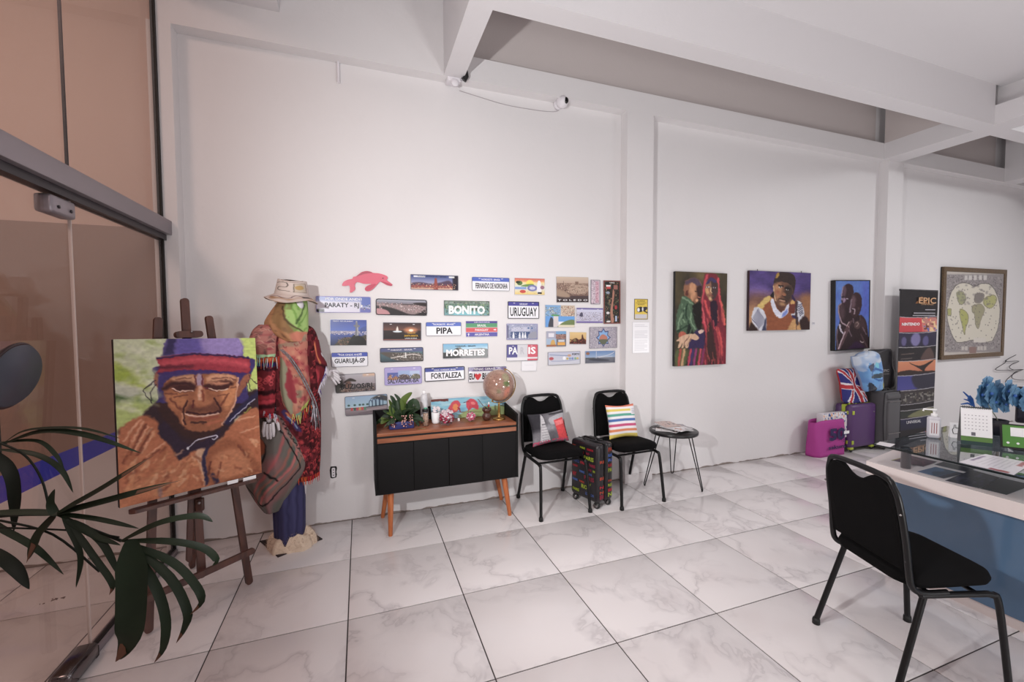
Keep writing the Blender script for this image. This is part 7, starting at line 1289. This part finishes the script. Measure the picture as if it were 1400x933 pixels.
# blue orchid, pen, monitor, wire tree
op = F(1362, 602, GT)+np.array([.16, .06, 0]); t = thing('blue_orchid', 'arching spray of artificial blue orchids behind the calendar', 'flowers', (float(op[0]), float(op[1]), GT)); BP = M('blue_petal', (98, 146, 186), .55, var=.15, scale=30); BD_ = M('deep_blue_petal', (62, 104, 176), .55)
dd_ = float(np.dot(op-CAM, AF)); OP = lambda x, y, k=0: Vector([float(v) for v in V(x, y, dd_+k)])-Vector(t.location)
MB().lathe([(.035, 0), (.045, .09), (.040, .09), (.03, .01)], n=20).build('pot', M('dark_pot', (36, 38, 50), .4), t); st = ssm([OP(1372, 604), OP(1364, 575), OP(1352, 552), OP(1370, 540), OP(1400, 545), OP(1425, 560)], 6); MB().tube(st, .003, 6).build('stem', M('pale_stem', (170, 176, 160), .5), t)
rr = random.Random(8); k = 0
for x, y, s in ((1347, 527, 1.0), (1340, 540, 1.15), (1352, 538, 1.1), (1345, 547, 1.1), (1361, 534, 1.1), (1368, 545, 1.2), (1358, 550, 1.0), (1376, 535, 1.15), (1384, 541, 1.1), (1372, 553, .9), (1392, 545, 1.0), (1400, 538, 1.0), (1398, 550, .9), (1410, 545, 1.0)):
    q = MB(); c0 = OP(x, y, rr.uniform(-.05, .05)); a0 = rr.uniform(0, 6)
    for j in range(5):
        a = a0+j*2*PI/5; e1 = Vector((math.cos(a), -.25, math.sin(a))); sd = Vector((-math.sin(a), 0, math.cos(a))); L_ = .062*s
        q.add([c0, c0+e1*L_*.45+sd*L_*.5, c0+e1*L_*.85+sd*L_*.42+Vector((0, .008, 0)), c0+e1*L_, c0+e1*L_*.85-sd*L_*.42+Vector((0, .008, 0)), c0+e1*L_*.45-sd*L_*.5], [(0, 1, 2, 3), (0, 3, 4, 5)], 0, True)
    q.ball(c0+Vector((0, -.012, 0)), .008*s, 7, 1); q.build('blossom', [BP, BD_], t)
q = MB()
for x, y in ((1317, 536), (1321, 540), (1318, 546), (1323, 545), (1314, 553), (1326, 541)): q.tube([OP(1332, 556), OP((x+1332)/2, (y+550)/2), OP(x, y)], [.004, .006, .003], 6)
q.build('bud_sprig', BD_, t)
mp_ = F(1412, 604, GT)+np.array([.36, -.06, 0]); t = thing('monitor', 'dark monitor seen from behind at the right edge', 'monitor', (float(mp_[0]), float(mp_[1]), GT), -1.15); MB().box((-.25, -.02, .05), (.25, .02, .27), bev=.01).build('screen_housing', M('monitor_navy', (34, 34, 48), .4), t); MB().box((-.03, -.01, .004), (.03, .02, .08)).build('stand_neck', BLACK, t); MB().box((-.1, -.07, 0), (.1, .07, .008), bev=.003).build('stand_base', BLACK, t)
rp = F(1392, 600, GT)+np.array([.08, -.03, 0]); t = thing('pen_holder', 'dark holder with a red wedge behind the green sign', 'holder', (float(rp[0]), float(rp[1]), GT)); MB().lathe([(.03, 0), (.032, .08), (.028, .08), (.026, .01)], n=18).build('cup', M('holder_grey', (58, 58, 60), .4), t)
MB().prism([(-.09, .085), (.04, .07), (.05, .10), (.01, .105)], -.006, .006).build('red_wedge', M('red_card', (176, 30, 40), .45), t); q = MB(); [q.tube([(.0+.01*k, 0, .02), (.015*k, .0, .15+.01*k)], .003, 6) for k in (-1, 0, 1)]; q.build('pen', M('pen_green', (60, 110, 96), .4), t)
wp = [(1389, 485.5), (1378, 491), (1375, 495), (1393, 494), (1384, 499), (1380, 504), (1387, 506), (1399, 505.5), (1390, 510), (1384, 516), (1386, 520), (1402, 521)]
q = MB(); Yw = -.03; q.tube([W(x, y, Yw) for x, y in ssm([(1389, 485.5), (1380, 490), (1374.5, 493.5), (1377, 494.5), (1393, 494), (1384, 498), (1380, 502.5), (1386, 506), (1399, 505.5)], 5)], .0045, 6)
q.tube([W(x, y, Yw) for x, y in ssm([(1376, 493.5), (1373, 497), (1362, 504), (1364, 506.5), (1380, 506.5), (1399, 505.5), (1388, 509), (1383, 516), (1390, 519.5), (1404, 520)], 5)], .0045, 6); q.tube([W(x, y, Yw) for x, y in ssm([(1391, 509), (1385, 512), (1376, 520), (1375, 526), (1382, 530), (1404, 531)], 5)], .0045, 6); wc = W(1385, 507, 0)
tag(q.build('wire_tree', M('black_wire', (30, 26, 32), .4), None, loc=(float(wc[0]), -.03, float(wc[2])), world=True), 'black bent wire tree outline on the right wall', 'wall ornament')
# ------------------------------------------------------------------ round disc on the glass door
t = thing('door_disc', 'tilted dark grey round disc on a post at the left edge', 'door pull', (-1.04, -1.505, 0)); dc_ = Vector((0, 0, 1.338))
q = MB().lathe([(.002, -.006), (.108, -.006), (.112, 0), (.108, .006), (.002, .006)], n=48); q.xf(Matrix.Translation(dc_) @ Matrix.Rotation(.22, 4, 'Y') @ Matrix.Rotation(-PI/2, 4, 'Y') @ Matrix.Rotation(PI, 4, 'Y') @ Matrix.Rotation(.12, 4, 'X')); q.build('disc', M('satin_grey', (66, 68, 80), .4), t)
q = MB().tube([(dc_.x+.006*0, .111*math.cos(a), dc_.z+.111*math.sin(a)) for a in np.linspace(0, 2*PI, 49)[:-1]], .006, 6, closed=True); q.xf(Matrix.Translation(dc_) @ Matrix.Rotation(.22, 4, 'Y') @ Matrix.Translation(-dc_)); q.build('rim', M('dark_red_rim', (44, 26, 30), .35), t)
MB().tube([(-.03, -.03, 1.02), (-.03, -.03, 1.33)], .009, 10).build('post', BLACK, t); [MB().tube([(-.03, -.03, z), (-.062, -.03, z)], .007, 10).build('standoff', BLACK, t) for z in (1.05, 1.3)]
# ------------------------------------------------------------------ foreground palm
PALM = M('palm_green', (27, 40, 26), .5, var=.25, scale=9, spec=.25); PALD = M('palm_dark', (18, 25, 18), .5, var=.2, scale=9, spec=.25); TIP = M('dry_tip', (98, 66, 50), .8)
base = V(-140, 1150, 1.15); pp = thing('palm_plant', 'dark green lady palm reaching in from the left foreground', 'plant', (-.86, -2.72, 0)); pv = Vector(pp.location)
pv2 = lambda x, y, D: Vector([float(v) for v in V(x, y, D)])-pv
def frond(pts, w, D=1.08, mat=None, tip=False, dD=0):
    n = len(pts); P = [pv2(x, y, D+dD*i/(n-1)) for i, (x, y) in enumerate(pts)]; wm = w*(.86 if w < 30 else 1)*D/FPX
    prof = lambda t: min(1, .35+t*3.2)*(1 if t < .6 else max(.04, (1-((t-.6)/.4)**1.8)))
    d = leaf(None, P, wm, mat or PALM, pp, 'leaflet', .22, 18, 0, prof)
    if tip:
        Q = ssm(P, 8); leaf(None, [Q[-6]+Vector((0, -.001, 0)), Q[-3]+Vector((0, -.001, 0)), Q[-1]+(Q[-1]-Q[-3])*.6], wm*.7, TIP, d, 'dry_tip', .22, 8, 0, lambda t: max(.05, 1-t)*.8)
def rib(pts, w, D=1.08): MB().tube(ssm([pv2(x, y, D) for x, y in pts], 5), w*D/FPX/2, 6).build('leaf_stalk', PALD, pp)
Bc = (77, 703); Cc = (166, 740)
rib([(-160, 760), (-60, 725), (0, 706), (77, 703)], 5); rib([(77, 703), (120, 722), (166, 740)], 4); rib([(-160, 700), (-60, 625), (8, 606)], 4, 1.12); rib([(0, 712), (72, 731), (136, 782)], 3); rib([(-60, 722), (0, 722), (102, 726), (163, 735)], 2.4); rib([(-40, 590), (0, 606), (34, 623), (57, 656), (68, 700)], 3, 1.1)
for pts, w, tp in (([(8, 606), (60, 590), (120, 596), (193, 620)], 10, 0), ([(8, 604), (40, 588), (110, 586), (165, 600)], 5, 0), ([(0, 615), (49, 622), (83, 642), (100, 674)], 8, 0), ([(-10, 607), (49, 603), (76, 622), (88, 644)], 6, 0), ([(-8, 618), (15, 648), (21, 684), (19, 727)], 17, 0), ([(-30, 700), (0, 722), (49, 750), (87, 786)], 10, 0), ([(-30, 750), (0, 762), (23, 780), (40, 806)], 18, 0)): frond(pts, w, 1.12, PALD if w in (17, 18) else PALM, tp)
for pts, w, tp in (([Bc, (140, 668), (204, 627)], 12, 1), ([Bc, (150, 684), (240, 659)], 13, 1), ([(77, 706), (70, 690), (75, 669)], 12, 0), ([(77, 706), (55, 730), (38, 766)], 20, 1), ([(90, 703), (40, 701), (-40, 703)], 11, 0), ([Bc, (132, 710), (190, 723)], 8, 0), ([(84, 706), (125, 731), (165, 746)], 9, 0), ([(86, 708), (110, 758), (104, 804)], 8, 0), ([(92, 710), (128, 761), (153, 797), (150, 813)], 9, 1), ([(100, 712), (140, 743), (164, 790)], 10, 0)): frond(pts, w, 1.06, PALM, tp)
for pts, w, tp in (([Cc, (220, 715), (270, 706), (291, 714)], 11, 0), ([Cc, (234, 741), (278, 750), (296, 766), (290, 774)], 11, 0), ([(172, 742), (234, 768), (266, 799), (276, 822), (262, 839)], 12, 1), ([(178, 744), (232, 790), (256, 835), (253, 858), (242, 878)], 13, 1), ([(180, 746), (214, 805), (227, 849), (224, 885), (212, 905)], 14, 1)) : frond(pts, w, 1.0, PALM, tp)
frond([(180, 738), (182, 800), (178, 868), (160, 902)], 36, .98, PALM, 1)
for k, (x, y) in enumerate([(-160, 760), (-160, 700), (-60, 722), (-40, 590), (-30, 750)]): MB().tube(ssm([pv2(x, y, 1.12), pv2(x, y, 1.12)*.5+Vector((.0, 0, .2)), Vector((.02*k-.04, .02, .28))], 5), .006, 6).build('stem', PALD, pp)
MB().lathe([(.10, 0), (.13, .02), (.15, .28), (.135, .28), (.12, .05)], n=28).build('pot', M('grey_pot', (120, 110, 108), .6), pp); MB().lathe([(.13, .24), (.02, .25)], n=20).build('soil', M('soil_dark', (44, 32, 28), .9), pp)
# dry mark on the corridor tiles
bl = F(72, 822); q = MB(); rr = random.Random(2)
for _ in range(9): a = bl+np.array([rr.uniform(-.05, .05), rr.uniform(-.015, .02), 0]); q.tube([(a[0], a[1], .002), (a[0]+rr.uniform(-.02, .03), a[1]+rr.uniform(-.01, .01), .003)], .002, 5)
tag(q.build('dry_leaf_crumbs', TIP, None, loc=(float(bl[0]), float(bl[1]), .0), world=True), 'brown dry leaf crumbs on the tiles beyond the glass', 'debris')
